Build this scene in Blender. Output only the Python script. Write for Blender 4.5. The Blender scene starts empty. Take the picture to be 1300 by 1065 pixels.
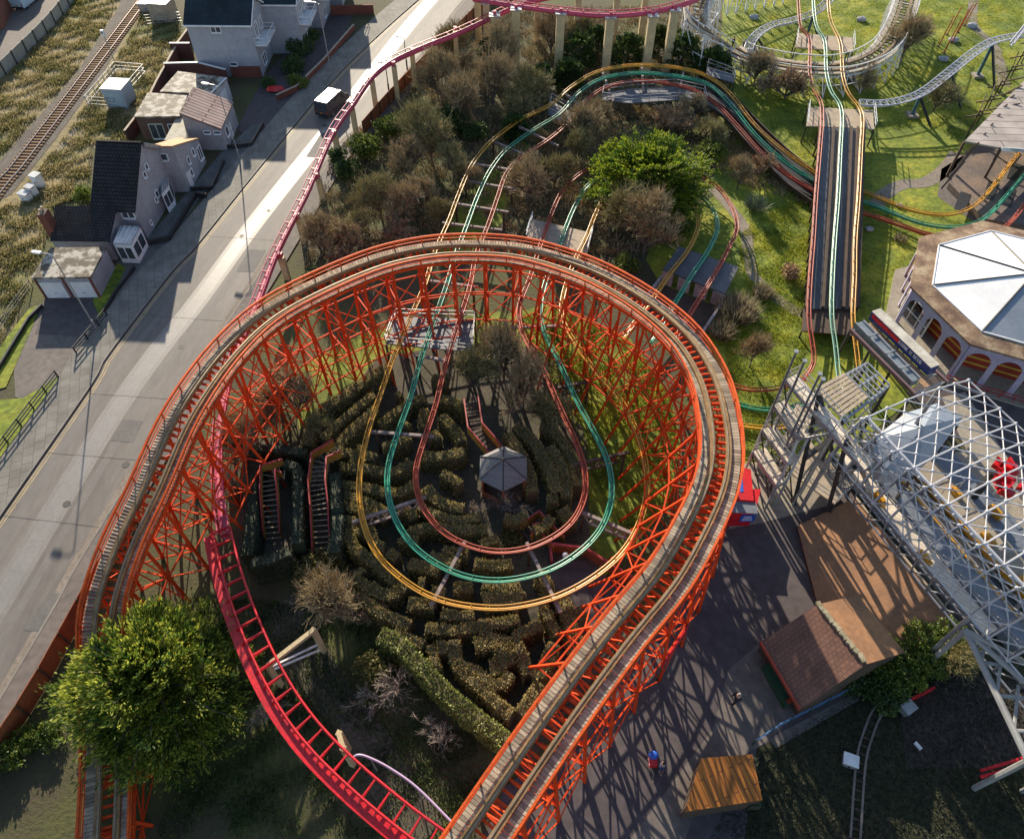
import bpy, math, random
import numpy as np
from mathutils import Vector, Matrix
R=math.radians
scene=bpy.context.scene
COL=scene.collection
random.seed(7); rng=np.random.default_rng(11)
# ------------------------------------------------------------------ camera model
H=56.0; FPX=960.0; PITCH=R(49.74)
_c,_s=math.cos(PITCH),math.sin(PITCH)
def at(x,y,h=0.0):
    X=x-650.0; U=487.0-y
    k=(H-h)/(FPX*_s-U*_c)
    return Vector((X*k,(FPX*_c+U*_s)*k,h))
def ats(pts,h=0.0): return [at(p[0],p[1],p[2] if len(p)>2 else h) for p in pts]
# ------------------------------------------------------------------ materials
MATS={}
def _n(nt,t,**kw):
    n=nt.nodes.new(t)
    for k,v in kw.items():
        if k.startswith('_'): setattr(n,k[1:],v)
        else: n.inputs[k.replace('__',' ')].default_value=v
    return n
def ramp(nt,fac,stops):
    r=nt.nodes.new('ShaderNodeValToRGB'); e=r.color_ramp.elements
    while len(e)<len(stops): e.new(0.5)
    for i,(p,c) in enumerate(stops):
        e[i].position=p; e[i].color=(c[0],c[1],c[2],1)
    nt.links.new(fac,r.inputs[0]); return r.outputs[0]
def mat(name,c1,c2=None,scale=1.0,rough=0.7,metal=0.0,bump=0.0,detail=6,spec=0.5,stretch=None,c3=None,isl=False,transl=0.0,fine=0.0,bdist=0.05,thr=(0.35,0.65)):
    if name in MATS: return MATS[name]
    m=bpy.data.materials.new(name); m.use_nodes=True; nt=m.node_tree
    b=nt.nodes['Principled BSDF']; out=nt.nodes['Material Output']
    c2=c2 or tuple(v*0.75 for v in c1)
    tc=nt.nodes.new('ShaderNodeTexCoord'); vec=tc.outputs['Object']
    if stretch:
        mp=nt.nodes.new('ShaderNodeMapping'); mp.inputs['Scale'].default_value=stretch[:3]
        if len(stretch)>3: mp.inputs['Rotation'].default_value=(0,0,stretch[3])
        nt.links.new(vec,mp.inputs[0]); vec=mp.outputs[0]
    no=_n(nt,'ShaderNodeTexNoise',Scale=scale,Detail=detail,Roughness=0.65); nt.links.new(vec,no.inputs['Vector'])
    stops=[(thr[0],c1),(thr[1],c2)]
    if c3: stops=[(thr[0],c1),(0.5,c3),(thr[1],c2)]
    fac=no.outputs[0]
    if isl:
        ge=nt.nodes.new('ShaderNodeNewGeometry')
        mx=_n(nt,'ShaderNodeMath',_operation='MULTIPLY_ADD'); nt.links.new(ge.outputs['Random Per Island'],mx.inputs[0]); mx.inputs[1].default_value=0.45
        nt.links.new(no.outputs[0],mx.inputs[2]); su=_n(nt,'ShaderNodeMath',_operation='SUBTRACT'); nt.links.new(mx.outputs[0],su.inputs[0]); su.inputs[1].default_value=0.22
        fac=su.outputs[0]
    col=ramp(nt,fac,stops)
    if fine>0:
        n2=_n(nt,'ShaderNodeTexNoise',Scale=scale*9,Detail=4); nt.links.new(vec,n2.inputs['Vector'])
        r2=ramp(nt,n2.outputs[0],[(0.3,(1-fine,)*3),(0.7,(1+fine*0.6,)*3)])
        mm=_n(nt,'ShaderNodeMix',_data_type='RGBA',_blend_type='MULTIPLY'); mm.inputs[0].default_value=1
        nt.links.new(col,mm.inputs[6]); nt.links.new(r2,mm.inputs[7]); col=mm.outputs[2]
    nt.links.new(col,b.inputs['Base Color'])
    b.inputs['Roughness'].default_value=rough; b.inputs['Metallic'].default_value=metal
    b.inputs['Specular IOR Level'].default_value=spec
    if bump>0:
        bp=_n(nt,'ShaderNodeBump',Strength=bump,Distance=bdist)
        nb=_n(nt,'ShaderNodeTexNoise',Scale=scale*6,Detail=6); nt.links.new(vec,nb.inputs['Vector'])
        nt.links.new(nb.outputs[0],bp.inputs['Height']); nt.links.new(bp.outputs[0],b.inputs['Normal'])
    if transl>0:
        tr=nt.nodes.new('ShaderNodeBsdfTranslucent'); nt.links.new(col,tr.inputs['Color'])
        ms=nt.nodes.new('ShaderNodeMixShader'); ms.inputs[0].default_value=transl
        nt.links.new(b.outputs[0],ms.inputs[1]); nt.links.new(tr.outputs[0],ms.inputs[2]); nt.links.new(ms.outputs[0],out.inputs[0])
    MATS[name]=m; return m
def mat_lines(name,c1,c2,period,ang=0.0,width=0.12,rough=0.8,axis='X',c3=None,period2=None,off=0.5,bump=0.3,spec=0.4):
    """planks, tiles, slabs: brick texture in world/object space"""
    if name in MATS: return MATS[name]
    m=bpy.data.materials.new(name); m.use_nodes=True; nt=m.node_tree; b=nt.nodes['Principled BSDF']
    tc=nt.nodes.new('ShaderNodeTexCoord'); mp=nt.nodes.new('ShaderNodeMapping'); mp.inputs['Rotation'].default_value=(0,0,ang)
    nt.links.new(tc.outputs['Object'],mp.inputs[0])
    vec=mp.outputs[0]
    if axis=='Z':   # walls: use height for rows
        sx=nt.nodes.new('ShaderNodeSeparateXYZ'); nt.links.new(vec,sx.inputs[0]); cb=nt.nodes.new('ShaderNodeCombineXYZ')
        ad=_n(nt,'ShaderNodeMath',_operation='ADD'); nt.links.new(sx.outputs[0],ad.inputs[0]); nt.links.new(sx.outputs[1],ad.inputs[1])
        nt.links.new(ad.outputs[0],cb.inputs[0]); nt.links.new(sx.outputs[2],cb.inputs[1]); vec=cb.outputs[0]
    br=nt.nodes.new('ShaderNodeTexBrick'); br.offset=off; nt.links.new(vec,br.inputs['Vector'])
    br.inputs['Scale'].default_value=1.0; br.inputs['Brick Width'].default_value=period2 or period*8; br.inputs['Row Height'].default_value=period
    br.inputs['Mortar Size'].default_value=period*width/2; br.inputs['Color1'].default_value=(*c1,1); br.inputs['Color2'].default_value=(*(c3 or tuple(v*0.8 for v in c1)),1)
    br.inputs['Mortar'].default_value=(*c2,1); br.inputs['Mortar Smooth'].default_value=0.2
    no=_n(nt,'ShaderNodeTexNoise',Scale=0.5,Detail=8); nt.links.new(tc.outputs['Object'],no.inputs['Vector'])
    r2=ramp(nt,no.outputs[0],[(0.3,(0.72,)*3),(0.7,(1.15,)*3)])
    mm=_n(nt,'ShaderNodeMix',_data_type='RGBA',_blend_type='MULTIPLY'); mm.inputs[0].default_value=1
    nt.links.new(br.outputs[0],mm.inputs[6]); nt.links.new(r2,mm.inputs[7]); nt.links.new(mm.outputs[2],b.inputs['Base Color'])
    b.inputs['Roughness'].default_value=rough; b.inputs['Specular IOR Level'].default_value=spec
    if bump:
        bp=_n(nt,'ShaderNodeBump',Strength=bump,Distance=0.03); iv=_n(nt,'ShaderNodeMath',_operation='SUBTRACT'); iv.inputs[0].default_value=1
        nt.links.new(br.outputs['Fac'],iv.inputs[1]); nt.links.new(iv.outputs[0],bp.inputs['Height']); nt.links.new(bp.outputs[0],b.inputs['Normal'])
    MATS[name]=m; return m
# ------------------------------------------------------------------ objects
def tag(o,label=None,cat=None,group=None,kind=None):
    if label: o['label']=label
    if cat: o['category']=cat
    if group: o['group']=group
    if kind: o['kind']=kind
    return o
def thing(name,label,cat,loc=(0,0,0),rz=0,group=None):
    o=bpy.data.objects.new(name,None); COL.objects.link(o); o.empty_display_size=0.3
    o.location=loc; o.rotation_euler=(0,0,rz); return tag(o,label,cat,group)
def dup(root,loc,rz=None,label=None,group=None,sc=None):
    r=root.copy(); COL.objects.link(r); r.location=loc
    if rz is not None: r.rotation_euler=(0,0,rz)
    if sc is not None: r.scale=(sc,sc,sc) if not hasattr(sc,'__len__') else sc
    if label: r['label']=label
    if group: r['group']=group
    for ch in list(root.children):
        c=ch.copy(); COL.objects.link(c); c.parent=r
        for g in list(ch.children):
            d=g.copy(); COL.objects.link(d); d.parent=c
    return r
def origin(o):
    v=Vector((0,0,0))
    while o is not None: v=v+o.location; o=o.parent
    return v
class MB:
    def __init__(s): s.v=[]; s.f=[]; s.m=[]; s.k=0
    def mi(s,k): s.k=k; return s
    def add(s,vs,fs):
        n=len(s.v); s.v.extend(tuple(v) for v in vs)
        for f in fs: s.f.append(tuple(i+n for i in f)); s.m.append(s.k)
        return s
    def poly(s,pts): return s.add(pts,[tuple(range(len(pts)))])
    def prism(s,pts,z0,z1):
        n=len(pts); lo=[(p[0],p[1],z0) for p in pts]; hi=[(p[0],p[1],z1) for p in pts]
        a=sum(pts[i][0]*pts[(i+1)%n][1]-pts[(i+1)%n][0]*pts[i][1] for i in range(n))
        if a<0: lo.reverse(); hi.reverse()
        return s.add(lo+hi,[tuple(range(n-1,-1,-1)),tuple(range(n,2*n))]+[(i,(i+1)%n,n+(i+1)%n,n+i) for i in range(n)])
    def loft(s,lo,hi):
        """closed solid between two same-length loops"""
        n=len(lo); return s.add(list(lo)+list(hi),[tuple(range(n-1,-1,-1)),tuple(range(n,2*n))]+[(i,(i+1)%n,n+(i+1)%n,n+i) for i in range(n)])
    def box(s,c,d,rz=0.0):
        ca,sa=math.cos(rz),math.sin(rz); P=[]
        for z in (-.5,.5):
            for x,y in ((-.5,-.5),(.5,-.5),(.5,.5),(-.5,.5)):
                X=x*d[0];Y=y*d[1]; P.append((c[0]+X*ca-Y*sa,c[1]+X*sa+Y*ca,c[2]+z*d[2]))
        return s.add(P,[(3,2,1,0),(4,5,6,7),(0,1,5,4),(1,2,6,5),(2,3,7,6),(3,0,4,7)])
    def beam(s,p,q,w,h=None,up=(0,0,1)):
        h=h or w; p=Vector(p);q=Vector(q); d=(q-p)
        if d.length<1e-5: return s
        d.normalize(); u=Vector(up)
        if abs(d.dot(u))>0.97: u=Vector((0.36,0.93,0))
        a=d.cross(u).normalized()*w/2; b=a.cross(d).normalized()*h/2
        P=[p-a-b,p+a-b,p+a+b,p-a+b,q-a-b,q+a-b,q+a+b,q-a+b]
        return s.add(P,[(3,2,1,0),(4,5,6,7),(0,1,5,4),(1,2,6,5),(2,3,7,6),(3,0,4,7)])
    def tube(s,pts,r,n=6,closed=False):
        pts=[Vector(p) for p in pts]; N=len(pts); base=len(s.v); rr=r if hasattr(r,'__len__') else [r]*N
        for i,p in enumerate(pts):
            a=pts[(i-1)%N] if (closed or i>0) else p; b=pts[(i+1)%N] if (closed or i<N-1) else p
            d=(b-a).normalized(); u=Vector((0,0,1)) if abs(d.z)<0.95 else Vector((1,0,0))
            x=d.cross(u).normalized(); y=x.cross(d)
            for k in range(n):
                t=2*math.pi*k/n; s.v.append(tuple(p+x*math.cos(t)*rr[i]+y*math.sin(t)*rr[i]))
        for i in range(N if closed else N-1):
            j=(i+1)%N
            for k in range(n):
                l=(k+1)%n; s.f.append((base+i*n+k,base+i*n+l,base+j*n+l,base+j*n+k)); s.m.append(s.k)
        if not closed:
            s.f.append(tuple(base+k for k in range(n))); s.m.append(s.k)
            s.f.append(tuple(base+(N-1)*n+k for k in range(n-1,-1,-1))); s.m.append(s.k)
        return s
    def strip(s,L,Rr,th=0.0):
        """ribbon between two polylines, optional thickness"""
        n=len(L); base=len(s.v)
        if th<=0:
            for a,b in zip(L,Rr): s.v.append(tuple(a)); s.v.append(tuple(b))
            for i in range(n-1): s.f.append((base+2*i,base+2*i+1,base+2*i+3,base+2*i+2)); s.m.append(s.k)
            return s
        for a,b in zip(L,Rr):
            a=Vector(a);b=Vector(b);d=Vector((0,0,th)); s.v.extend([tuple(a),tuple(b),tuple(b-d),tuple(a-d)])
        for i in range(n-1):
            o=base+4*i
            for k in range(4):
                l=(k+1)%4; s.f.append((o+k,o+l,o+4+l,o+4+k)); s.m.append(s.k)
        s.f.append((base,base+1,base+2,base+3)); s.m.append(s.k); o=base+4*(n-1); s.f.append((o+3,o+2,o+1,o)); s.m.append(s.k)
        return s
    def sphere(s,c,r,nu=10,nv=6,sc=(1,1,1)):
        base=len(s.v)
        for j in range(nv+1):
            ph=math.pi*j/nv
            for i in range(nu):
                th=2*math.pi*i/nu; s.v.append((c[0]+r*sc[0]*math.sin(ph)*math.cos(th),c[1]+r*sc[1]*math.sin(ph)*math.sin(th),c[2]+r*sc[2]*math.cos(ph)))
        for j in range(nv):
            for i in range(nu):
                a=base+j*nu+i;b=base+j*nu+(i+1)%nu; s.f.append((a,a+nu,b+nu,b)); s.m.append(s.k)
        return s
    def build(s,name,mats,parent=None,smooth=False,label=None):
        o=origin(parent) if parent is not None else Vector((0,0,0))
        me=bpy.data.meshes.new(name); me.from_pydata([(v[0]-o.x,v[1]-o.y,v[2]-o.z) for v in s.v],[],s.f)
        if not isinstance(mats,(list,tuple)): mats=[mats]
        for m in mats: me.materials.append(m)
        me.polygons.foreach_set('material_index',s.m)
        if smooth: me.polygons.foreach_set('use_smooth',[True]*len(me.polygons))
        me.update(); ob=bpy.data.objects.new(name,me); COL.objects.link(ob); ob.parent=parent
        if label: ob['label']=label
        return ob
def quads(name,V,m,parent=None):
    """V: (N,4,3) numpy"""
    N=len(V); me=bpy.data.meshes.new(name); me.vertices.add(N*4); me.vertices.foreach_set('co',np.ascontiguousarray(V,dtype=np.float32).ravel())
    me.loops.add(N*4); me.loops.foreach_set('vertex_index',np.arange(N*4,dtype=np.int32))
    me.polygons.add(N); me.polygons.foreach_set('loop_start',np.arange(0,N*4,4,dtype=np.int32)); me.polygons.foreach_set('loop_total',np.full(N,4,dtype=np.int32))
    me.update(calc_edges=True); me.validate()
    for k in (m if isinstance(m,(list,tuple)) else [m]): me.materials.append(k)
    ob=bpy.data.objects.new(name,me); COL.objects.link(ob); ob.parent=parent; return ob
def nrm(a): return a/np.maximum(np.linalg.norm(a,axis=-1,keepdims=True),1e-9)
def leaf_quads(P,D,L,W,rg=rng):
    """leaf quads from base P along D"""
    n=len(P); r=nrm(rg.normal(size=(n,3))); S=nrm(np.cross(D,r))*np.reshape(W,(-1,1)); E=P+D*np.reshape(L,(-1,1)); M=P+D*np.reshape(L,(-1,1))*0.5
    return np.stack([P,M-S,E,M+S],axis=1)
def smooth_path(pts,n=8,closed=False):
    pts=[Vector(p) for p in pts]; out=[]; N=len(pts)
    for i in range(N-1):
        p0=pts[i-1] if i>0 else pts[0]*2-pts[1]; p1=pts[i];p2=pts[i+1];p3=pts[i+2] if i+2<N else pts[-1]*2-pts[-2]
        for k in range(n):
            t=k/n; out.append(0.5*((2*p1)+(-p0+p2)*t+(2*p0-5*p1+4*p2-p3)*t*t+(-p0+3*p1-3*p2+p3)*t**3))
    out.append(pts[-1]); return out
def resample(pts,step):
    out=[pts[0].copy()]; acc=0
    for a,b in zip(pts[:-1],pts[1:]):
        L=(b-a).length
        if L<1e-9: continue
        d=step-acc
        while d<=L: out.append(a.lerp(b,d/L)); d+=step
        acc=L-(d-step)
    return out
def side_vec(pts,i):
    a=pts[max(0,i-1)]; b=pts[min(len(pts)-1,i+1)]; d=(b-a); d.z=0; d.normalize(); return Vector((d.y,-d.x,0))
def offset(pts,o,dz=0.0): return [p+side_vec(pts,i)*o+Vector((0,0,dz)) for i,p in enumerate(pts)]
def structure(name,mb,m,smooth=False):
    o=mb.build(name,m,None,smooth); o['kind']='structure'; return o
# ------------------------------------------------------------------ palette
M=dict(
 orange=mat('orange_paint',(0.72,0.07,0.008),(0.42,0.04,0.01),1.6,0.7,fine=0.35,thr=(0.32,0.75),spec=.2),
 orangerail=mat('orange_rail_paint',(0.72,0.11,0.015),(0.42,0.07,0.02),1.4,0.65,fine=0.35,c3=(0.66,0.09,0.012),spec=.25),
 plank=mat_lines('walkway_planks',(0.25,0.22,0.17),(0.07,0.06,0.05),0.32,0,0.2,0.85),
 brown=mat('laminated_timber',(0.36,0.22,0.1),(0.2,0.12,0.055),1.0,0.7,fine=0.35,spec=.2),
 steelrail=mat('running_rail_steel',(0.34,0.27,0.18),(0.2,0.14,0.08),1.5,0.5,metal=0.3),
 yellow=mat('yellow_track_paint',(0.6,0.3,0.02),(0.42,0.2,0.02),0.6,0.35,fine=0.15),
 green=mat('green_track_paint',(0.02,0.3,0.17),(0.05,0.24,0.16),0.6,0.35,fine=0.15),
 palegreen=mat('pale_green_track_paint',(0.3,0.5,0.36),(0.22,0.42,0.3),0.6,0.35,fine=0.15),
 redt=mat('brick_red_track_paint',(0.4,0.055,0.02),(0.28,0.04,0.018),0.6,0.5,fine=0.15),
 pink=mat('faded_pink_track_paint',(0.5,0.06,0.12),(0.4,0.05,0.1),0.5,0.4,fine=0.15),
 red=mat('fresh_red_track_paint',(0.66,0.012,0.02),(0.42,0.012,0.02),0.7,0.42,fine=0.3),
 cream=mat('cream_column_paint',(0.55,0.44,0.25),(0.42,0.33,0.19),0.7,0.7,fine=0.2),
 white=mat('white_paint',(0.75,0.75,0.76),(0.6,0.6,0.6),0.8,0.5,fine=0.12),
 galv=mat('galvanised_steel',(0.42,0.43,0.44),(0.3,0.31,0.32),1.5,0.4,metal=0.5,fine=0.2),
 darksteel=mat('dark_steel',(0.03,0.03,0.035),(0.06,0.055,0.05),1.0,0.5,metal=0.3),
 darkwood=mat('dark_timber',(0.05,0.033,0.025),(0.09,0.055,0.035),1.0,0.8,fine=0.3),
 tan=mat('bleached_planks',(0.42,0.34,0.25),(0.3,0.24,0.18),1.2,0.85,fine=0.25),
 bark=mat('grey_bark',(0.16,0.13,0.10),(0.07,0.055,0.045),2.0,0.9),
 asphalt=mat('road_asphalt',(0.15,0.134,0.118),(0.11,0.099,0.087),0.25,0.72,bump=0.25,fine=0.18,stretch=(1,0.25,1,-0.25),bdist=0.02),
 blackp=mat('black_paint',(0.015,0.015,0.018),(0.03,0.03,0.03),1,0.5),
)
SKYS=0.095; EXPO=1.2
# ================================================================== GROUND
def sheet(name,px,z,m,dens=None):
    b=MB(); b.poly([(*at(*p)[:2],z) for p in px])
    v=b.v; a=sum(v[i][0]*v[(i+1)%len(v)][1]-v[(i+1)%len(v)][0]*v[i][1] for i in range(len(v)))
    if a<0: b.v.reverse()
    return structure(name,b,m)
def ground_mat():
    m=bpy.data.materials.new('park_ground'); m.use_nodes=True; nt=m.node_tree; b=nt.nodes['Principled BSDF']
    tc=nt.nodes.new('ShaderNodeTexCoord'); n1=_n(nt,'ShaderNodeTexNoise',Scale=0.12,Detail=8,Roughness=0.6); n2=_n(nt,'ShaderNodeTexNoise',Scale=3.0,Detail=8,Roughness=0.7)
    nt.links.new(tc.outputs['Object'],n1.inputs['Vector']); nt.links.new(tc.outputs['Object'],n2.inputs['Vector'])
    a=ramp(nt,n2.outputs[0],[(0.3,(0.035,0.03,0.018)),(0.5,(0.07,0.058,0.03)),(0.7,(0.05,0.06,0.015))])
    c=ramp(nt,n2.outputs[0],[(0.3,(0.05,0.06,0.012)),(0.7,(0.1,0.1,0.03))])
    f=ramp(nt,n1.outputs[0],[(0.42,(0,0,0)),(0.58,(1,1,1))])
    mm=_n(nt,'ShaderNodeMix',_data_type='RGBA'); nt.links.new(f,mm.inputs[0]); nt.links.new(a,mm.inputs[6]); nt.links.new(c,mm.inputs[7]); nt.links.new(mm.outputs[2],b.inputs['Base Color'])
    b.inputs['Roughness'].default_value=0.95
    bp=_n(nt,'ShaderNodeBump',Strength=0.7,Distance=0.15); nt.links.new(n2.outputs[0],bp.inputs['Height']); nt.links.new(bp.outputs[0],b.inputs['Normal'])
    return m
b=MB(); b.poly([(-1500,-600,0),(1500,-600,0),(1500,2500,0),(-1500,2500,0)]); structure('ground',b,ground_mat())
M['grass']=mat('mown_grass',(0.09,0.13,0.008),(0.3,0.29,0.02),0.2,0.9,bump=0.8,detail=10,fine=0.4,c3=(0.16,0.2,0.01),bdist=0.12)
M['verge']=mat('dry_dune_grass',(0.24,0.19,0.09),(0.13,0.14,0.035),0.12,0.95,bump=0.8,detail=10,fine=0.4,c3=(0.22,0.17,0.08),bdist=0.15)
M['ballast']=mat('dark_ballast',(0.075,0.06,0.05),(0.13,0.11,0.09),0.5,0.95,bump=1.0,fine=0.5,bdist=0.06)
M['slabs']=mat_lines('pavement_slabs',(0.2,0.19,0.165),(0.1,0.095,0.085),0.9,R(72),0.06,0.85,period2=0.9,c3=(0.165,0.155,0.135))
M['slabs2']=mat_lines('house_forecourt_slabs',(0.13,0.135,0.13),(0.07,0.07,0.07),0.5,R(60),0.08,0.8,period2=0.9,c3=(0.1,0.105,0.1))
M['concrete']=mat('pale_concrete',(0.32,0.28,0.22),(0.24,0.21,0.17),0.3,0.85,fine=0.2)
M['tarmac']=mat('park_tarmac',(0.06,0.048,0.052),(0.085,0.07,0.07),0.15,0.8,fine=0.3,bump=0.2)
M['tarmac2']=mat('pale_tarmac',(0.15,0.125,0.11),(0.11,0.095,0.085),0.2,0.85,fine=0.25)
M['path']=mat('gravel_path',(0.17,0.14,0.11),(0.24,0.2,0.16),0.4,0.9,fine=0.3)
M['mazefloor']=mat('maze_path_earth',(0.1,0.082,0.06),(0.06,0.055,0.03),0.5,0.95,fine=0.4,bump=0.5)
M['kerb']=mat('kerb_stone',(0.22,0.2,0.17),(0.15,0.14,0.12),0.8,0.8)
M['yline']=mat('double_yellow_paint',(0.45,0.33,0.14),(0.25,0.2,0.12),1.2,0.7)
# left verge and railway
sheet('grass_verge',[(-260,520),(-260,-60),(215,-60),(150,40),(205,0),(232,60),(205,120),(160,180),(113,190),(110,250),(68,260),(60,300),(40,360),(0,470),(-100,620)],0.02,M['verge'])
sheet('railway_ballast',[(-60,285),(-60,262),(0,205),(96,96),(150,12),(165,-30),(215,-30),(185,0),(130,95),(70,178),(15,247)],0.05,M['ballast'])
sheet('track_side_path',[(50,228),(57,214),(100,152),(145,86),(149,90),(104,156),(62,214),(54,230)],0.06,M['path'])
sheet('concrete_yard',[(-200,200),(-200,-40),(110,-40),(85,12),(61,38),(15,84),(-60,160)],0.04,M['tarmac2'])
sheet('grass_strip',[(-40,60),(30,-30),(40,-30),(-20,78)],0.06,M['verge'])
# road: left and right edges
LE=[(-260,1065),(-110,820),(0,658),(117,489),(137,453),(216,349),(249,314),(307,242),(320,226),(406,122),(457,68),(532,0),(600,-55),(680,-100)]
RE=[(-110,1065),(-60,985),(0,887),(76,758),(96,720),(185,576),(203,546),(292,405),(330,346),(429,190),(472,150),(561,40),(592,0),(660,-70),(735,-115)]
def curve(px,n=10,z=0): return [Vector((p.x,p.y,z)) for p in smooth_path([at(x,y) for x,y in px],n)]
Lc=curve(LE); Rc=curve(RE)
def samp(c,n):
    L=[0]
    for a,b in zip(c[:-1],c[1:]): L.append(L[-1]+(b-a).length)
    out=[];j=0
    for i in range(n):
        t=L[-1]*i/(n-1)
        while j<len(L)-2 and L[j+1]<t: j+=1
        out.append(c[j].lerp(c[j+1],(t-L[j])/max(1e-6,L[j+1]-L[j])))
    return out
N_=120; Ls=samp(Lc,N_); Rs=samp(Rc,N_)
def zz(pts,z): return [Vector((p.x,p.y,z)) for p in pts]
b=MB(); b.strip(zz(Ls,.03),zz(Rs,.03)); structure('road',b,M['asphalt'])
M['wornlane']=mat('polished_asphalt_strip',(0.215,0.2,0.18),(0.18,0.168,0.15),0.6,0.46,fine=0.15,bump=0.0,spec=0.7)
GL=[(-160,1040),(-70,880),(20,730),(95,605),(140,532),(181,472),(217,425),(253,380),(317,292),(375,218),(430,149),(503,53),(548,0),(600,-55)]
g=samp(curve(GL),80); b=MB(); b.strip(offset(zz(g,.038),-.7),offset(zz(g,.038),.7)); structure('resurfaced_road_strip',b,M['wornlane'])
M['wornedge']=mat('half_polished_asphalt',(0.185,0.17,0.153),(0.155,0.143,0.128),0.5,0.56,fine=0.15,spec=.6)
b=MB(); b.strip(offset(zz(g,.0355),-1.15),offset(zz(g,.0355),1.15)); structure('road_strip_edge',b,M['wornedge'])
# faint tyre-worn tracks
M['tyre']=mat('tyre_darkened_asphalt',(0.15,0.138,0.125),(0.125,0.115,0.105),0.5,0.74,fine=0.1)
for k,o in enumerate((-2.6,1.9)):
    b=MB(); q=offset(zz(g,.034),o); b.strip(offset(q,-.35),offset(q,.35)); structure('tyre_wear_on_road',b,M['tyre'])
# kerbs + yellow lines
for nm,c,s in (('left',Ls,-1),('right',Rs,1)):
    b=MB(); b.strip(offset(zz(c,.15),0),offset(zz(c,.15),s*.16),0.15); structure('kerb',b,M['kerb'])
b=MB(); b.strip(offset(zz(Ls,.036),.25),offset(zz(Ls,.036),.36)); b.strip(offset(zz(Ls,.036),.5),offset(zz(Ls,.036),.61)); structure('double_yellow_lines',b,M['yline'])
b=MB(); b.strip(offset(zz(Ls,.036),.02),offset(zz(Ls,.036),.2)); structure('gutter',b,M['blackp'])
b=MB(); b.strip(offset(zz(Rs,.036),-.55),offset(zz(Rs,.036),-.02)); structure('sandy_gutter',b,M['path'])
# pavements
b=MB(); b.strip(offset(zz(Ls,.13),-3.6),offset(zz(Ls,.13),-.16),.12); structure('pavement_left',b,M['slabs'])
b=MB(); b.strip(offset(zz(Rs,.13),.16),offset(zz(Rs,.13),2.2),.12); structure('pavement_right',b,M['tarmac2'])
# road seams, patches and covers
M['seam']=mat('tar_seam',(0.05,0.047,0.043),(0.07,0.065,0.06),1,.7); M['patch']=mat('road_patch',(0.125,0.118,0.11),(0.1,0.095,0.09),.6,.8,fine=.2); M['iron']=mat('iron_cover',(0.06,0.055,0.05),(0.09,0.08,0.07),2,.5,metal=.4)
for (a_,c_) in (((112,500),(232,508)),((60,575),(182,585)),((263,300),(352,306)),((180,400),(283,408)),((345,205),(420,206)),((5,655),(150,672))):
    A=at(*a_);B=at(*c_); A.z=B.z=.041; s=(B-A).normalized().cross(Vector((0,0,1)))*.03; b=MB(); b.poly([A-s,A+s,B+s,B-s][::-1]); structure('road_seam',b,M['seam'])
for q in ([(140,560),(168,562),(182,535),(156,533)],[(300,345),(322,346),(338,318),(317,317)],[(388,200),(402,201),(420,170),(408,169)],[(30,800),(60,803),(90,755),(62,752)]):
    b=MB(); b.poly([(*at(*p)[:2],.042) for p in q]); structure('road_patch',b,M['patch'])
for (x,y) in ((307,300),(341,268),(160,590),(412,160),(230,440),(85,640)):
    p=at(x,y); t=thing('drain_cover','round iron drain cover in the road, at the '+{307:'bright strip by the shadow gap',341:'bright strip above the lamp shadow',160:'dark patch near the coaster',412:'kerb just below the van',230:'pale strip level with the garage',85:'lower left road'}[x],'drain cover',(p.x,p.y,0),group='drain covers in the road'); b=MB(); b.prism([(p.x+.34*math.cos(k*math.pi/6),p.y+.34*math.sin(k*math.pi/6)) for k in range(12)],.03,.05); b.build('cover_plate',M['iron'],t); b=MB(); b.prism([(p.x+.2*math.cos(k*math.pi/6),p.y+.2*math.sin(k*math.pi/6)) for k in range(12)],.051,.056); b.build('cover_boss',M['seam'],t)
# forecourts of the houses
sheet('driveway',[(18,470),(55,385),(58,377),(124,376),(150,331),(172,330),(192,345),(140,420),(75,520),(20,505)],0.07,M['tarmac2'])
sheet('driveway_painted_shade',[(45,425),(58,377),(124,376),(128,400),(100,428)],0.085,M['tarmac'])  # darker tarmac sheet paints the garage's shade onto the drive
sheet('small_lawn',[(118,382),(150,335),(160,340),(136,395),(127,405)],0.09,M['grass'])
sheet('lawn_left',[(-120,640),(-60,500),(0,508),(30,506),(75,478),(66,498),(0,586),(-80,700)],0.09,M['grass'])
sheet('mossy_bank',[(-20,500),(0,440),(38,392),(52,388),(40,420),(8,492)],0.09,M['grass'])
sheet('forecourt',[(150,331),(172,330),(190,300),(240,243),(285,190),(320,160),(334,158),(330,182),(255,250),(219,304),(190,345)],0.08,M['slabs2'])
sheet('front_garden',[(300,165),(335,100),(400,20),(455,8),(440,40),(360,150),(330,182)],0.06,M['tarmac'])
# park
sheet('park_lawn',[(905,262),(920,-40),(1420,-40),(1420,330),(1165,500),(1000,640),(935,620),(890,400),(960,300)],0.03,M['grass'])
sheet('inner_lawn',[(640,400),(700,385),(800,430),(850,500),(865,560),(850,640),(800,700),(760,740),(735,700),(745,600),(700,500)],0.03,M['grass'])
sheet('inner_lawn_north',[(370,470),(470,420),(640,395),(640,430),(500,460),(440,490),(380,545)],0.03,M['grass'])
sheet('bank_lawn',[(590,250),(660,170),(680,200),(640,280),(600,320),(545,320)],0.03,M['grass'])
sheet('hut_lawn',[(830,300),(905,250),(950,290),(945,400),(860,400),(820,330)],0.035,M['grass'])
sheet('maze_floor',[(385,560),(480,455),(560,440),(700,440),(745,560),(750,700),(800,800),(660,985),(450,745),(425,640)],0.05,M['mazefloor'])
def path(name,px,w,z,m):
    c=curve(px,8,z); b=MB(); b.strip(offset(c,-w/2),offset(c,w/2)); return structure(name,b,m)
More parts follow.
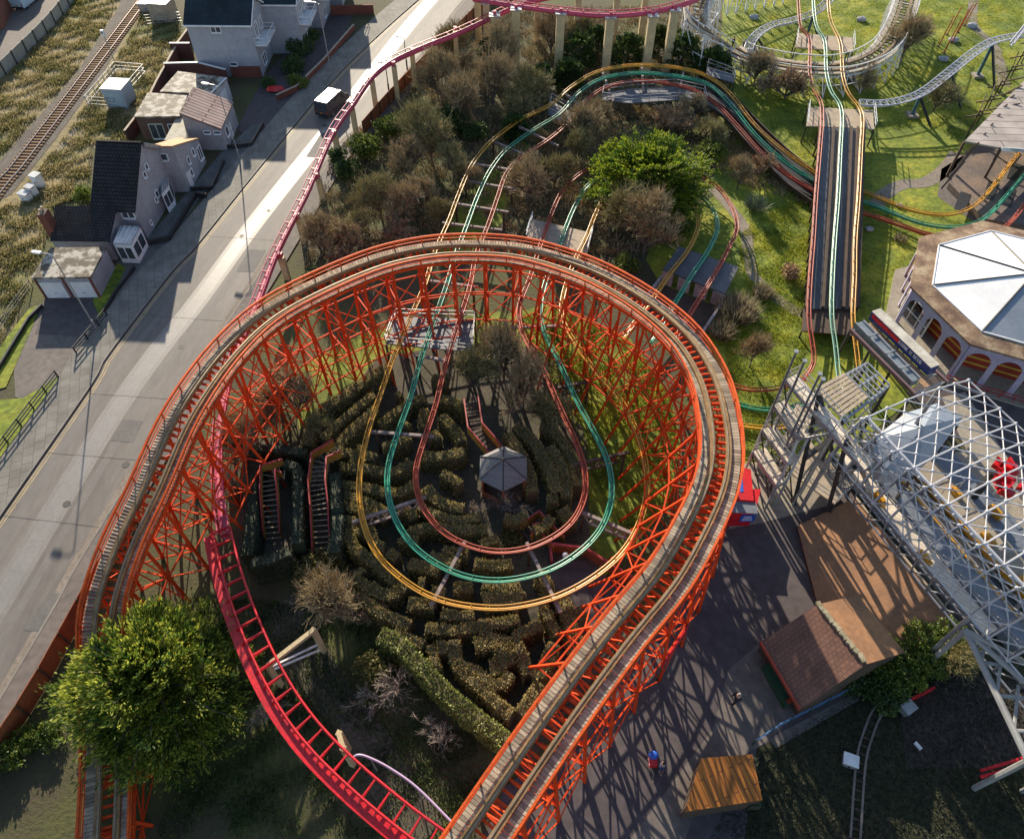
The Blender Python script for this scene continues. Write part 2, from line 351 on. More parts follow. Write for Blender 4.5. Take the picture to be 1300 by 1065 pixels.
path('garden_path',[(905,240),(925,262),(945,290),(950,320),(957,350),(985,378),(1010,395),(1035,400)],1.3,.05,M['path'])
path('curving_park_path',[(1112,262),(1122,248),(1145,235),(1175,232),(1200,215),(1215,195)],1.8,.05,M['path'])
path('upper_park_path',[(1240,-20),(1235,30),(1262,60),(1275,110)],1.6,.05,M['path'])
path('lower_path',[(350,770),(375,800),(390,830),(420,880),(460,930),(500,1000),(540,1065)],2.8,.05,M['mazefloor'])
sheet('plaza',[(640,1000),(760,900),(870,720),(935,640),(1010,625),(1080,620),(1180,760),(1060,900),(960,950),(940,1100),(600,1100)],0.06,M['tarmac'])
sheet('concrete_apron',[(938,590),(975,585),(1000,600),(1070,600),(1085,612),(1060,640),(968,664),(925,672)],0.075,M['concrete'])
sheet('pale_paving',[(962,818),(985,860),(1012,905),(968,945),(900,985),(870,1065),(800,1065),(905,925),(925,850)],0.072,M['tarmac2'])
sheet('carousel_plaza',[(1150,500),(1230,430),(1420,400),(1420,640),(1300,640),(1220,560)],0.055,M['tarmac'])
sheet('pale_plaza_edge',[(1195,505),(1225,498),(1290,600),(1300,690),(1240,600)],0.07,M['concrete'])
sheet('shade_darkened_lawn',[(960,950),(1100,860),(1230,800),(1420,850),(1420,1150),(900,1150)],0.045,mat('shade_darkened_grass',(0.03,0.034,0.01),(0.045,0.04,0.018),0.4,0.95,bump=0.8,fine=0.5,bdist=0.1))  # grass colour darkened to carry the shade of the canopy and ride
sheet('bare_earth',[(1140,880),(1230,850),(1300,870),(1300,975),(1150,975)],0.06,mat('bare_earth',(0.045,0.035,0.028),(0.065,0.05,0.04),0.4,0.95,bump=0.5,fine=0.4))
sheet('stair_court',[(312,560),(425,560),(440,700),(330,740),(300,700)],0.055,M['mazefloor'])
sheet('station_yard',[(1195,215),(1300,150),(1420,160),(1420,300),(1240,285),(1190,250)],0.05,M['tarmac2'])

# ================================================================== RAILWAY
t=thing('railway_track','single railway line with rusty sleepers through dry grass','railway track',at(60,160))
rl=[at(*p) for p in ((-60,307),(0,230),(18.5,209),(110,90),(178,0),(215,-50))]; rl=samp(smooth_path(rl,8),60)
rl=[Vector((p.x,p.y,.15)) for p in rl]
gauge=1.43
for k in (0,1):
    b=MB(); q=offset(rl,gauge*k); 
    for a,c in zip(q[:-1],q[1:]): b.beam(a+Vector((0,0,.08)),c+Vector((0,0,.08)),.08,.14)
    b.build('rail',mat('worn_rail_head',(0.5,0.42,0.4),(0.35,0.28,0.25),2,0.3,metal=0.6),t)
b=MB(); rr=resample(rl,0.68)
for i,p in enumerate(rr):
    s=side_vec(rr,i); b.beam(p+s*(-.5)-Vector((0,0,.04)),p+s*(gauge+.5)-Vector((0,0,.04)),.26,.14)
o=b.build('sleepers',mat('rusty_sleepers',(0.28,0.16,0.07),(0.17,0.1,0.05),1.5,0.9,fine=0.3),t); o['kind']='stuff'

# panel fence top left
t=thing('panel_fence','pale concrete panel fence with dark posts beside the railway grass','fence',at(40,60))
fl=[at(*p) for p in ((-40,140),(15,88),(61,42),(85,13),(112,-25))]; fp=resample(smooth_path(fl,8),3.3)
b=MB()
for a,c in zip(fp[:-1],fp[1:]): b.beam(a+Vector((0,0,1.0)),c+Vector((0,0,1.0)),.08,2.0)
b.build('fence_panels',mat('grey_concrete_panels',(0.3,0.29,0.25),(0.22,0.21,0.19),0.7,0.8,fine=0.2),t)
for p in fp: MB().beam(p+Vector((.1,-.07,0)),p+Vector((.1,-.07,2.15)),.15).build('fence_post',M['darksteel'],t)
# thin wire fence near the bottom of the verge
t=thing('wire_fence','thin wire fence on pale posts along the dry grass bank','fence',at(20,420))
fp=resample(smooth_path([at(*p) for p in ((-40,500),(0,425),(20,395),(44,362))],6),2.5); b=MB()
for a,c in zip(fp[:-1],fp[1:]):
    for z in (.4,.75,1.1): b.beam(a+Vector((0,0,z)),c+Vector((0,0,z)),.025)
b.build('fence_wire',M['galv'],t)
for p in fp: MB().beam(p,p+Vector((0,0,1.2)),.09).build('fence_post',M['tan'],t)

# ================================================================== HOUSES
render=mat('lilac_grey_render',(0.34,0.335,0.35),(0.25,0.245,0.26),0.4,0.85,fine=0.12)
render2=mat('blue_grey_render',(0.36,0.37,0.4),(0.29,0.3,0.33),0.35,0.85,fine=0.12)
tile=mat_lines('dark_roof_tiles',(0.035,0.033,0.036),(0.012,0.012,0.014),0.34,R(4),0.22,0.9,period2=0.38,c3=(0.05,0.045,0.045),bump=0.6,spec=.1)
slate=mat_lines('blue_slate_tiles',(0.025,0.035,0.045),(0.01,0.014,0.02),0.3,R(2),0.15,0.85,spec=.15,period2=0.4,c3=(0.03,0.045,0.055),bump=0.4)
brick=mat_lines('red_brick',(0.2,0.06,0.035),(0.12,0.09,0.075),0.09,0,0.15,0.9,axis='Z',period2=0.24)
tanroof=mat('tan_felt',(0.4,0.24,0.12),(0.32,0.19,0.1),0.6,0.85,fine=0.15)
mossroof=mat('wet_flat_roof',(0.34,0.32,0.28),(0.06,0.05,0.035),0.9,0.7,c3=(0.15,0.12,0.085),fine=0.25,thr=(0.44,0.55),spec=.3)
glass=mat('window_glass',(0.03,0.04,0.05),(0.06,0.07,0.08),0.7,0.08,spec=0.8)
wframe=M['white']
def wall_window(parent,A,B,u,z,w,h,name='window',fm=None,panes=2,depth=.06):
    """window on the vertical wall from A to B (2D points), outward side is right of A->B ; u centre in metres from A"""
    A=Vector((A[0],A[1],0));B=Vector((B[0],B[1],0)); d=(B-A).normalized(); n=Vector((d.y,-d.x,0))
    c=A+d*u+n*depth+Vector((0,0,z)); x0=c-d*w/2; x1=c+d*w/2
    b=MB()
    for zz_ in (-h/2,h/2): b.beam(x0+Vector((0,0,zz_)),x1+Vector((0,0,zz_)),.09,.12)
    for k in range(panes+1):
        p=x0.lerp(x1,k/panes); b.beam(p+Vector((0,0,-h/2)),p+Vector((0,0,h/2)),.09,.12)
    f=b.build(name,fm or wframe,parent)
    g=MB(); g.beam(x0-n*.02,x1-n*.02,.03,h); g.build('pane',glass,f)
    s=MB(); s.beam(x0+n*.08+Vector((0,0,-h/2-.06)),x1+n*.08+Vector((0,0,-h/2-.06)),.2,.07); s.build('sill',wframe,f)
    return f
def wall_door(parent,A,B,u,w=.95,h=2.05,m=None,depth=.05):
    A=Vector((A[0],A[1],0));B=Vector((B[0],B[1],0)); d=(B-A).normalized(); n=Vector((d.y,-d.x,0)); c=A+d*u+n*depth+Vector((0,0,h/2+.05))
    b=MB(); b.beam(c-d*w/2,c+d*w/2,.08,h); o=b.build('door',m or wframe,parent)
    k=MB(); k.sphere(c+d*w*.35+n*.08,.05,6,4); k.build('handle',M['darksteel'],o)
    return o
def mono(parent,P,hs,wm,rm,over=.25,thick=.22,name='wall'):
    """walls+roof slab over ground polygon P (2D) with roof heights hs"""
    b=MB(); n=len(P); lo=[(p[0],p[1],0) for p in P]; hi=[(p[0],p[1],h) for p,h in zip(P,hs)]
    b.add(lo+hi,[(i,(i+1)%n,n+(i+1)%n,n+i) for i in range(n)]+[tuple(range(n,2*n))]); b.build(name,wm,parent)
    cx=sum(p[0] for p in P)/n; cy=sum(p[1] for p in P)/n; r=MB(); a=[];c=[]
    for p,h in zip(P,hs):
        d=Vector((p[0]-cx,p[1]-cy)); d=d*(1+over/d.length); a.append((cx+d.x,cy+d.y,h+.012)); c.append((cx+d.x,cy+d.y,h+thick))
    r.loft(a,c); return r.build('roof',rm,parent)
def xy(px,py,h=0): v=at(px,py,h); return (v.x,v.y)
# --- houses measured from base and top corners
def hb(base,top):
    """height of the vertical whose foot is seen at base and head at top"""
    g=at(*base); lo,hi=0.0,30.0
    def py(z): zc=g.y*_c-(z-H)*_s; return 487-FPX*(g.y*_s+(z-H)*_c)/zc
    for _ in range(40):
        m_=(lo+hi)/2
        if py(m_)>top[1]: lo=m_
        else: hi=m_
    return lo
def V2(p,z=0): return Vector((p[0],p[1],z))
hA=thing('house','lilac-grey gabled house with big dark tiled roof and two white porches','house',at(160,280))
SE=at(188,303); he=hb((188,303),(167,266)); RG=at(212,263); hr=hb((212,263),(178,183)); NE=RG+(RG-SE)
wv=at(113,262,he)-at(167,266,he); wv.z=0; wr=at(124,183,hr)-at(178,183,hr); wr.z=0; wv=(wv+wr)/2
SW=SE+wv;NW=NE+wv;RW=RG+wv
b=MB(); z=Vector((0,0,1)); pts=[SE,NE,NW,SW,SE+z*he,NE+z*he,NW+z*he,SW+z*he,RG+z*hr,RW+z*hr]
b.add(pts,[(0,1,5,8,4),(2,3,7,9,6),(3,0,4,7),(1,2,6,5)]); b.build('wall',render,hA)
ov=(SE-SW).normalized()*.15; b=MB()
sl=(SE+z*he-(RG+z*hr)); k_=1.06
for E0,E1 in ((SE,SW),(NE,NW)):
    top=[RG+z*hr+ov,RW+z*hr-ov]; e=[(E0+z*he),(E1+z*he)]; e=[top[0]+(e[0]+ov-top[0])*k_,top[1]+(e[1]-ov-top[1])*k_]
    lo=[top[0],top[1],e[1],e[0]]; lo=[p+z*.015 for p in lo]; b.loft(lo,[p+z*.16 for p in lo])
rf=b.build('roof',tile,hA)
b=MB(); b.beam(RG+z*(hr+.2)+ov,RW+z*(hr+.2)-ov,.25,.12); b.build('ridge_tiles',tile,rf)
b=MB(); a=RG+z*hr+ov*1.6; c=NE+z*he+ov*1.6; b.beam(a.lerp(c,.05)-z*.05,a.lerp(c,.95)-z*.05,.16,.5); b.build('bargeboard',M['galv'],hA)
Ls_=(NE-SE).length
for u,z_,w_,h_ in ((.36,5.7,.6,.7),(.44,6.1,.6,.7),(.42,2.6,.7,.8),(.37,2.2,.5,.6),(.14,1.0,.4,.5)): wall_window(hA,SE[:2],NE[:2],Ls_*u,z_,w_,h_,panes=1)
# catslide wing
T0=at(72,263,he);T1=at(147,265,he);B0=at(66,307,2.5);B1=at(138,308,2.5)
P=[B0[:2],B1[:2],T1[:2],T0[:2]]; mono(hA,P,[2.5,2.5,he-.05,he-.05],render,tile,name='wing_wall',over=.12)
b=MB(); b.beam(B0+z*.05,B1+z*.05,.16,.14); b.build('gutter',M['galv'],hA)
b=MB(); cx_,cy_=B0.x-.3,B0.y+1.5; b.box((cx_,cy_,2.7),(.8,1.2,5.4)); ch=b.build('chimney',brick,hA); b=MB()
for k in (-.25,.25): b.tube([(cx_,cy_+k,5.4),(cx_,cy_+k,5.9)],.14,8)
b.build('chimney_pot',M['tan'],ch)
wall_window(hA,SW[:2],SE[:2],(SE-SW).length-1.0,he-.8,1.4,.8)
def porch(px,h,label='white glazed porch'):
    Q=[at(x,y,h) for x,y in px]; G_=[Vector((q.x,q.y,0)) for q in Q]
    b=MB(); b.prism([g[:2] for g in G_],0,h-.02); pp=b.build('porch',wframe,hA,label=label)
    b=MB(); b.loft([q+z*.0 for q in Q],[q+z*.12 for q in Q]); b.build('porch_roof',M['galv'],pp); b=MB()
    for k in (.25,.5,.75): b.beam(Q[0].lerp(Q[1],k)+z*.14,Q[3].lerp(Q[2],k)+z*.14,.06,.04)
    b.build('glazing_bar',wframe,pp)
    for a,c in ((G_[3],G_[2]),(G_[2],G_[1])):
        d=(c-a).normalized(); n=Vector((d.y,-d.x,0)); L=(c-a).length; b=MB()
        for i in range(2): b.beam(a+d*L*(.1+.45*i)+n*.03+z*h*.55,a+d*L*(.45+.45*i)+n*.03+z*h*.55,.04,h*.55)
        b.build('porch_glass',glass,pp)
    return pp
porch([(153,287),(178,289),(166,311),(144,310)],2.7); porch([(203,231),(212,224),(214,236),(205,247)],2.7)
# --- house B
hB=thing('house','lilac-grey house with tan roof sliver and tall blank walls above the forecourt','house',at(230,230))
h0=hb((220,244),(189,187)); h1=hb((241,244),(218,187)); hh_=(h0+h1)/2
h2=hb((261,207),(248,180)); q0=at(213,244);q1=at(241,244);q2=at(262,206);q3=q0+(q2-q1)
mono(hB,[q0[:2],q1[:2],q2[:2],q3[:2]],[hh_,hh_,max(3.2,min(h2,hh_)),max(3.2,min(h2,hh_))],render,tanroof,over=.12)
wall_window(hB,q0[:2],q1[:2],(q1-q0).length*.35,hh_-1.3,1.5,.9)
Lq=(q2-q1).length
for u,z_ in ((.35,3.0),(.62,3.0),(.3,1.5)): wall_window(hB,q1[:2],q2[:2],Lq*u,z_,.6,.9,panes=1)
wall_door(hB,q1[:2],q2[:2],Lq*.16,h=2.1); wall_window(hB,q1[:2],q2[:2],Lq*.86,1.9,1.1,1.8,panes=2)
# --- house C
hC=thing('house','grey house with pale pink corrugated roof seen beside the street lamp','house',at(260,165))
c0,c1_,c2_=at(246,190),at(289,191),at(303,158); c3_=c0+(c2_-c1_); z0_=hb((246,190),(227,145)); z1_=hb((289,191),(282,165))
corr=mat_lines('pink_corrugated_roof',(0.34,0.25,0.23),(0.15,0.08,0.07),0.62,0,0.35,0.75,bump=0.8,c3=(0.38,0.3,0.27),spec=.1)
d=(c2_-c1_); MATS['pink_corrugated_roof'].node_tree.nodes['Mapping'].inputs['Rotation'].default_value=(0,0,-math.atan2(c1_.y-c0.y,c1_.x-c0.x))
mono(hC,[c0[:2],c1_[:2],c2_[:2],c3_[:2]],[z0_,z1_,z1_,z0_],render,corr,over=.2)
wall_window(hC,c0[:2],c1_[:2],2.6,2.6,.9,.4,panes=1); wall_window(hC,c0[:2],c1_[:2],3.9,2.6,.9,.4,panes=1)
wall_window(hC,c1_[:2],c2_[:2],1.6,1.8,1.0,1.3,panes=1); wall_door(hC,c1_[:2],c2_[:2],2.9,h=2.0)
# flat roofs behind: annexe with white doors
hD=thing('flat_roof_annexe','low brown brick annexe with wet white and brown flat roof and white patio doors','outbuilding',at(200,150))
e=3.2; P=[xy(172,150,e),xy(228,149,e),xy(237,124,e),xy(189,120,e)]
mono(hD,P,[e]*4,mat('dark_brown_wall',(0.12,0.07,0.05),(0.09,0.05,0.04),1,0.9),mossroof,over=.15)
wall_window(hD,P[0],P[1],2.2,1.25,1.8,2.1,panes=2,fm=mat('cream_frame',(0.55,0.53,0.45),(0.5,0.48,0.4),1,0.6)); wall_window(hD,P[0],P[1],4.4,1.6,1.2,1.3,panes=1)
hE=thing('garage','flat roofed garage with puddled roof and white side door behind corrugated house','garage',at(250,120))
e=3.0; P=[xy(205,118,e),xy(268,121,e),xy(288,101,e),xy(227,93,e)]
mono(hE,P,[e]*4,mat('pale_garage_wall',(0.42,0.43,0.45),(0.35,0.36,0.38),1,0.8),mossroof,over=.15)
b=MB(); b.beam((*P[1],e+.24),(*P[2],e+.24),.2,.06); b.build('roof_trim',wframe,hE)
b=MB(); b.beam((P[1][0]+.5,P[1][1]+.6,1.2),(P[2][0]-.3,P[2][1]-.9,1.2),.12,2.1); b.build('garage_door',wframe,hE)
# low roof by hB (mossy lean-to)
hL=thing('lean_to','small mossy lean-to roof tucked between the grey houses','outbuilding',at(220,175))
P=[xy(209,178,3),xy(238,178,3),xy(232,152,3),xy(226,146,3)]; mono(hL,P,[2.8]*4,render,mat('mossy_lean_to',(0.3,0.27,0.18),(0.4,0.38,0.33),1.2,0.8,fine=0.3),over=.05)
# --- double garage front-left
hG=thing('double_garage','flat roofed double garage with two white doors and bird-stained roof','garage',at(90,360))
e=2.75; G0=xy(58,377); G1=xy(124,375); G2=xy(150,331); G3=xy(76,331)
G2=xy(134,316,e); G3=xy(66,317,e); G0=xy(42,354,e); G1=xy(115,353,e)
P=[G0,G1,G2,G3]; mono(hG,P,[e]*4,render,mossroof,over=.12)
A=Vector((*G0,0)); B=Vector((*G1,0)); d=(B-A).normalized(); n=Vector((d.y,-d.x,0)); L=(B-A).length
for k in (0,1):
    a=A+d*(.35+k*(L/2))+n*.06; c=a+d*(L/2-.65); dd=MB(); dd.beam(a+Vector((0,0,1.15)),c+Vector((0,0,1.15)),.08,2.2); o=dd.build('garage_door',M['white'],hG)
    hd=MB(); m_=a.lerp(c,.5)+n*.06; hd.beam(m_+Vector((-.12,0,.8)),m_+Vector((.12,0,.8)),.05); hd.build('handle',M['darksteel'],o)
for k in (0,.5,1):
    p=A+d*(L*k+(.12 if k==0 else (-.12 if k==1 else 0)))+n*.04; MB().beam(p,p+Vector((0,0,e)),.24,.12).build('brick_pier',brick,hG)
# --- row of tall houses at top
def gable_house(label,px,py,w,dpt,eave,ridge,rz,wm,rm,bal=True,wn=True):
    t=thing('house',label,'house',at(px,py),rz=0); o=origin(t); ca,sa=math.cos(rz),math.sin(rz)
    def T(x,y,z): return (o.x+x*ca-y*sa,o.y+x*sa+y*ca,z)
    b=MB(); b.add([T(0,0,0),T(w,0,0),T(w,dpt,0),T(0,dpt,0),T(0,0,eave),T(w,0,eave),T(w,dpt,eave),T(0,dpt,eave),T(0,dpt/2,ridge),T(w,dpt/2,ridge)],
       [(0,1,5,4),(2,3,7,6),(1,2,6,9,5),(3,0,4,8,7)]); b.build('wall',wm,t)
    b=MB(); k=.3; s=(ridge-eave)/(dpt/2)
    for sg in (0,1):
        y0,y1=(-k,dpt/2) if sg==0 else (dpt/2,dpt+k); z0,z1=(eave-k*s,ridge) if sg==0 else (ridge,eave-k*s)
        lo=[T(-k,y0,z0+.02),T(w+k,y0,z0+.02),T(w+k,y1,z1+.02),T(-k,y1,z1+.02)]; hi=[(p[0],p[1],p[2]+.16) for p in lo]; b.loft(lo,hi)
    rf=b.build('roof',rm,t)
    b=MB(); b.beam(T(-k,-k-.02,eave-k*s+.1),T(w+k,-k-.02,eave-k*s+.1),.1,.2); b.beam(T(w+k+.03,-k,eave-k*s+.1),T(w+k+.03,dpt/2,ridge+.1),.08,.22); b.beam(T(w+k+.03,dpt+k,eave-k*s+.1),T(w+k+.03,dpt/2,ridge+.1),.08,.22); b.build('gutter',wframe,rf)
    A=T(0,0,0);B=T(w,0,0);Cc=T(w,dpt,0)
    if wn:
        wall_window(t,A,B,w*.45,eave-.7,1.4,.8); wall_window(t,A,B,w*.58,1.9,1.0,.5,panes=1)
    if bal:
        wall_window(t,B,Cc,dpt*.3,eave-1.6,1.3,2.0,panes=2); wall_window(t,B,Cc,dpt*.65,eave-1.6,1.1,1.6,panes=2); wall_window(t,B,Cc,dpt*.35,1.6,1.6,1.5)
        bb=MB(); z=eave-3.2; bb.prism([T(w,.3,0),T(w+1.7,.3,0),T(w+1.7,dpt*.75,0),T(w,dpt*.75,0)],z,z+.18)
        ba=bb.build('balcony',wframe,t); g=MB()
        c=[T(w,.3,z),T(w+1.7,.3,z),T(w+1.7,dpt*.75,z),T(w,dpt*.75,z)]
        for i in range(3):
            a_=Vector(c[i]);b_=Vector(c[i+1])
            for zz_ in (.6,1.15): g.beam(a_+Vector((0,0,zz_)),b_+Vector((0,0,zz_)),.07)
            g.beam(a_,a_+Vector((0,0,1.15)),.07); g.beam(b_,b_+Vector((0,0,1.15)),.07)
        g.build('balcony_rail',wframe,ba)
    return t
t=gable_house('tall blue-grey end house with dark slate roof and white balcony','260 98'.split()[0] and 257,97,9.0,7.0,7.6,9.8,R(-1),render2,slate)
bb=MB(); o=origin(t); bb.box((o.x+4.4,o.y+3.5,10.0),(.9,.6,1.6)); bb.build('chimney',M['tan'],t)
bb=MB(); bb.box((o.x+6.8,o.y-.35,.8),(4.2,.4,1.6)); bb.build('brick_wall',brick,t)
gable_house('second tall house of the blue-grey row, its balcony above the shrubs',318,68,8.4,7.0,7.4,9.6,R(-1),render2,slate,wn=False)
gable_house('third tall house of the blue-grey row, stepped back up the street',345,36,8.4,7.0,7.4,9.6,R(-1),render2,slate,wn=False)
gable_house('last tall house of the blue-grey row at the top edge',372,8,8.4,7.0,7.4,9.6,R(-1),render2,slate,wn=False)
# brick yard walls behind the rows
def wall(label,px,h,m,th=.22,cat='wall',name='garden_wall',cap=None):
    pts=[at(*p) for p in px]; t=thing(name,label,cat,pts[0]); b=MB()
    for a,c in zip(pts[:-1],pts[1:]): b.beam(a+Vector((0,0,h/2)),c+Vector((0,0,h/2)),th,h)
    b.build('wall_face',m,t)
    if cap:
        b=MB()
        for a,c in zip(pts[:-1],pts[1:]): b.beam(a+Vector((0,0,h+.045)),c+Vector((0,0,h+.045)),th+.08,.08)
        b.build('coping',cap,t)
    return t
darkb=mat_lines('dark_red_brick',(0.1,0.035,0.03),(0.07,0.05,0.045),0.09,0,0.15,0.9,axis='Z',period2=0.24)
wall('long dark brick back wall between railway grass and houses',[(165,183),(190,150),(205,118),(232,68),(245,50)],1.9,darkb,cap=M['tan'])
wall('dark brick cross wall beside the blue-grey end house',[(222,75),(247,75)],2.4,darkb,cap=wframe)
wall('brick wall with white top behind puddled garage',[(215,100),(258,99),(292,108)],2.3,darkb,cap=wframe)
wall('low dark wall around the forecourt of the house with two porches',[(189,312),(216,306),(250,250),(263,252)],.7,M['blackp'],th=.3)
wall('low dark wall in front of the tan-roofed house',[(243,243),(270,241),(285,207)],.6,M['blackp'],th=.25)
wall('low dark wall beside the corrugated-roof house',[(287,190),(320,186),(335,160)],.6,M['blackp'],th=.2)
wall('low brick front wall of the tall houses with white rail, beside the parked van',[(352,128),(378,116),(412,82),(450,38)],.8,brick,cap=M['tan'])
wall('long brick wall at the top beyond the tall houses',[(421,20),(475,18)],1.5,brick,th=.3)
wall('dark kerb wall between driveway and mossy bank left of the garage',[(0,470),(38,407),(55,390)],.5,M['blackp'],th=.2)
wall('dark edging wall right of the small lawn by the double garage',[(133,398),(150,370),(172,342)],.5,M['blackp'],th=.2)
# ================================================================== STREET FURNITURE
def lamp(label,px,py,h,rz,dark=False,arm=1.2):
    t=thing('street_lamp',label,'street lamp',at(px,py),group='street lamps along the road'); o=origin(t)
    m=M['darksteel'] if dark else M['galv']
    MB().tube([o,o+Vector((0,0,1.4)),o+Vector((0,0,1.42)),o+Vector((0,0,h))],[.12,.12,.08,.055],8).build('pole',m,t)
    d=Vector((math.cos(rz),math.sin(rz),0)); MB().tube([o+Vector((0,0,h)),o+Vector((0,0,h+.15))+d*.3,o+Vector((0,0,h+.2))+d*arm],[.055,.05,.04],6).build('lamp_arm',m,t)
    b=MB(); c=o+Vector((0,0,h+.2))+d*(arm+.3); b.box(c,(.9,.34,.16),rz); b.box(c-Vector((0,0,.11)),(.7,.26,.08),rz); b.build('lamp_head',M['white'],t); return t
lamp('street lamp beside the double garage and black railing',123,419,9.9,R(170))
lamp('street lamp in front of the corrugated-roof house',304.6,203,10.0,R(165))
lamp('street lamp by the brick front wall of the tall houses',421,95,10.2,R(170))
lamp('dark slender street lamp on the far pavement behind the pink track',494,118,4.2,R(160),True,.5)
lamp('dark slender street lamp on the far pavement near the top columns',517,88,4.6,R(160),True,.5)
def railing(label,px,n=3,h=1.05):
    pts=[at(*p) for p in px]; t=thing('railing',label,'railing',pts[0],group='black pavement railings'); rp=resample(pts,2.0)
    if (rp[-1]-pts[-1]).length>.3: rp.append(pts[-1])
    b=MB()
    for a,c in zip(rp[:-1],rp[1:]):
        for k in range(n): z=h*(k+1)/n; b.beam(a+Vector((0,0,z)),c+Vector((0,0,z)),.08,.1)
    b.build('rail',M['blackp'],t)
    for p in rp: MB().beam(p,p+Vector((0,0,h+.08)),.11).build('post',M['blackp'],t)
railing('short black railing at the foot of the lamp by the garage drive',[(98,450),(137,402)])
railing('long black railing beside the bright left lawn',[(75,480),(36,530),(0,578),(-50,645)])
# --- van
def vehicle(name,label,cat,p,rz,L,W,Hh,body_m,roof_m,cab=.28,mh=False):
    t=thing(name,label,cat,p,rz); t2=t
    def bld(b,n,m,par=t):
        me=b.build(n,m,None); me.parent=par; return me
    w=W/2; b=MB()
    prof=[(0,.35),(0,Hh*.55),(.15,Hh*.93),(.35,Hh),(L*(1-cab),Hh),(L*(1-cab*.5),Hh*.62),(L*.98,Hh*.48),(L,.38)]
    if mh: prof=[(0,.4),(0,Hh),(L*.78,Hh),(L*.92,Hh*.92),(L*.97,Hh*.62),(L*.86,Hh*.55),(L,Hh*.36),(L,.4)]
    n=len(prof); ins=[0 if z<Hh*.6 else .12 for x,z in prof]
    lo=[(x-L/2,-w+i,z) for (x,z),i in zip(prof,ins)]; hi=[(x-L/2,w-i,z) for (x,z),i in zip(prof,ins)]
    b.add(lo+hi,[tuple(range(n)),tuple(range(2*n-1,n-1,-1))]+[(i+n,(i+1)%n+n,(i+1)%n,i) for i in range(n)]); body=bld(b,'body',body_m)
    b=MB(); b.box((-L*cab/2-.0,0,Hh+.02),(L*(1-cab)-.5,W-.3,.05)); bld(b,'roof_panel',roof_m)
    b=MB()
    for sg in (-1,1):
        y=sg*(w-.07); 
        for x0,x1 in ((-L*.42,-L*.15),(-L*.12,L*.14),(L*.17,L*.3)): b.box(((x0+x1)/2,y,Hh*.74),(x1-x0,.06 if not mh else .12,Hh*.24))
    bld(b,'side_window',glass)
    b=MB(); b.box((-L/2-.0+.06,0,Hh*.75),(.12,W*.74,Hh*.27)); bld(b,'rear_window',glass)
    b=MB(); z0=Hh*.99;z1=Hh*.66; x0=L*(1-cab)-L/2+.04;x1=L*(1-cab*.5)-L/2+.02
    if mh: x0,x1,z0,z1=L*.37,L*.44,Hh*.57,Hh*.4
    b.add([(x0+.02,-w*.8,z0),(x0+.02,w*.8,z0),(x1,w*.8,z1),(x1,-w*.8,z1)],[(0,1,2,3)]); b.add([(x0+.06,-w*.8,z0+.02),(x0+.06,w*.8,z0+.02),(x1+.04,w*.8,z1+.02),(x1+.04,-w*.8,z1+.02)],[(3,2,1,0)]); bld(b,'windscreen',glass)
    for x in (-L*.31,L*.3):
        for sg in (-1,1):
            b=MB(); y=sg*(w-.12); b.tube([(x,y-.11,.34),(x,y+.11,.34)],.34,14); wh=bld(b,'wheel',M['blackp']); b=MB(); b.tube([(x,y+sg*.112-.01,.34),(x,y+sg*.112+.01,.34)],.19,10); r=bld(b,'rim',M['galv'],wh)
    for sg in (-1,1):
        b=MB(); b.box((L/2-.02,sg*w*.72,.72),(.1,.3,.2)); bld(b,'headlight',M['white']); b=MB(); b.box((-L/2-.01,sg*w*.82,.95),(.06,.16,.4)); bld(b,'tail_light',M['redt'])
        b=MB(); b.box((L*.24,sg*(w+.12),Hh*.62),(.12,.2,.18)); bld(b,'mirror',M['blackp'])
    b=MB(); b.box((-L/2-.02,0,.5),(.1,W*.9,.22)); b.box((L/2,0,.46),(.12,W*.92,.24)); bld(b,'bumper',M['blackp'])
    b=MB(); b.box((-L/2-.05,0,.8),(.04,.5,.12)); bld(b,'number_plate',M['yellow']); return t
vp=at(423,138); vehicle('van','grey van with sunlight painted pale on its roof driving on the road past the pink track','van',vp,R(68),5.6,2.2,2.3,mat('grey_van_paint',(0.07,0.065,0.07),(0.05,0.047,0.05),.5,.3),mat('van_roof_painted_sunlit',(0.42,0.4,0.38),(0.36,0.35,0.33),.5,.3))  # paler roof colour stands in for sun falling on the van's top
vehicle('motorhome','pale blue-white motorhome parked on the concrete yard in the top corner','motorhome',at(38,3),R(82),6.6,2.3,2.9,mat('motorhome_paint',(0.42,0.52,0.6),(0.38,0.47,0.55),.4,.35),M['white'],mh=True)
# red small car-like item in front garden
t=thing('covered_boat','small bright red covered dinghy beside the shrubs of the tall houses','boat',at(350,117)); o=origin(t)
b=MB(); n=8
lo=[(o.x+1.5*math.cos(a)*(1.1 if math.cos(a)>0 else .9),o.y+.55*math.sin(a),.3) for a in [2*math.pi*k/n for k in range(n)]]; hi=[(o.x+(p[0]-o.x)*.7,o.y+(p[1]-o.y)*.6,.8) for p in lo]; b.loft(lo,hi); b.build('hull_cover',M['red'],t)
b=MB()
for x in (-.8,.8): b.beam((o.x+x,o.y-.5,.15),(o.x+x,o.y+.5,.15),.2,.3)
b.beam((o.x-.8,o.y,.12),(o.x+.8,o.y,.12),.15,.15); b.build('cradle',M['darkwood'],t)
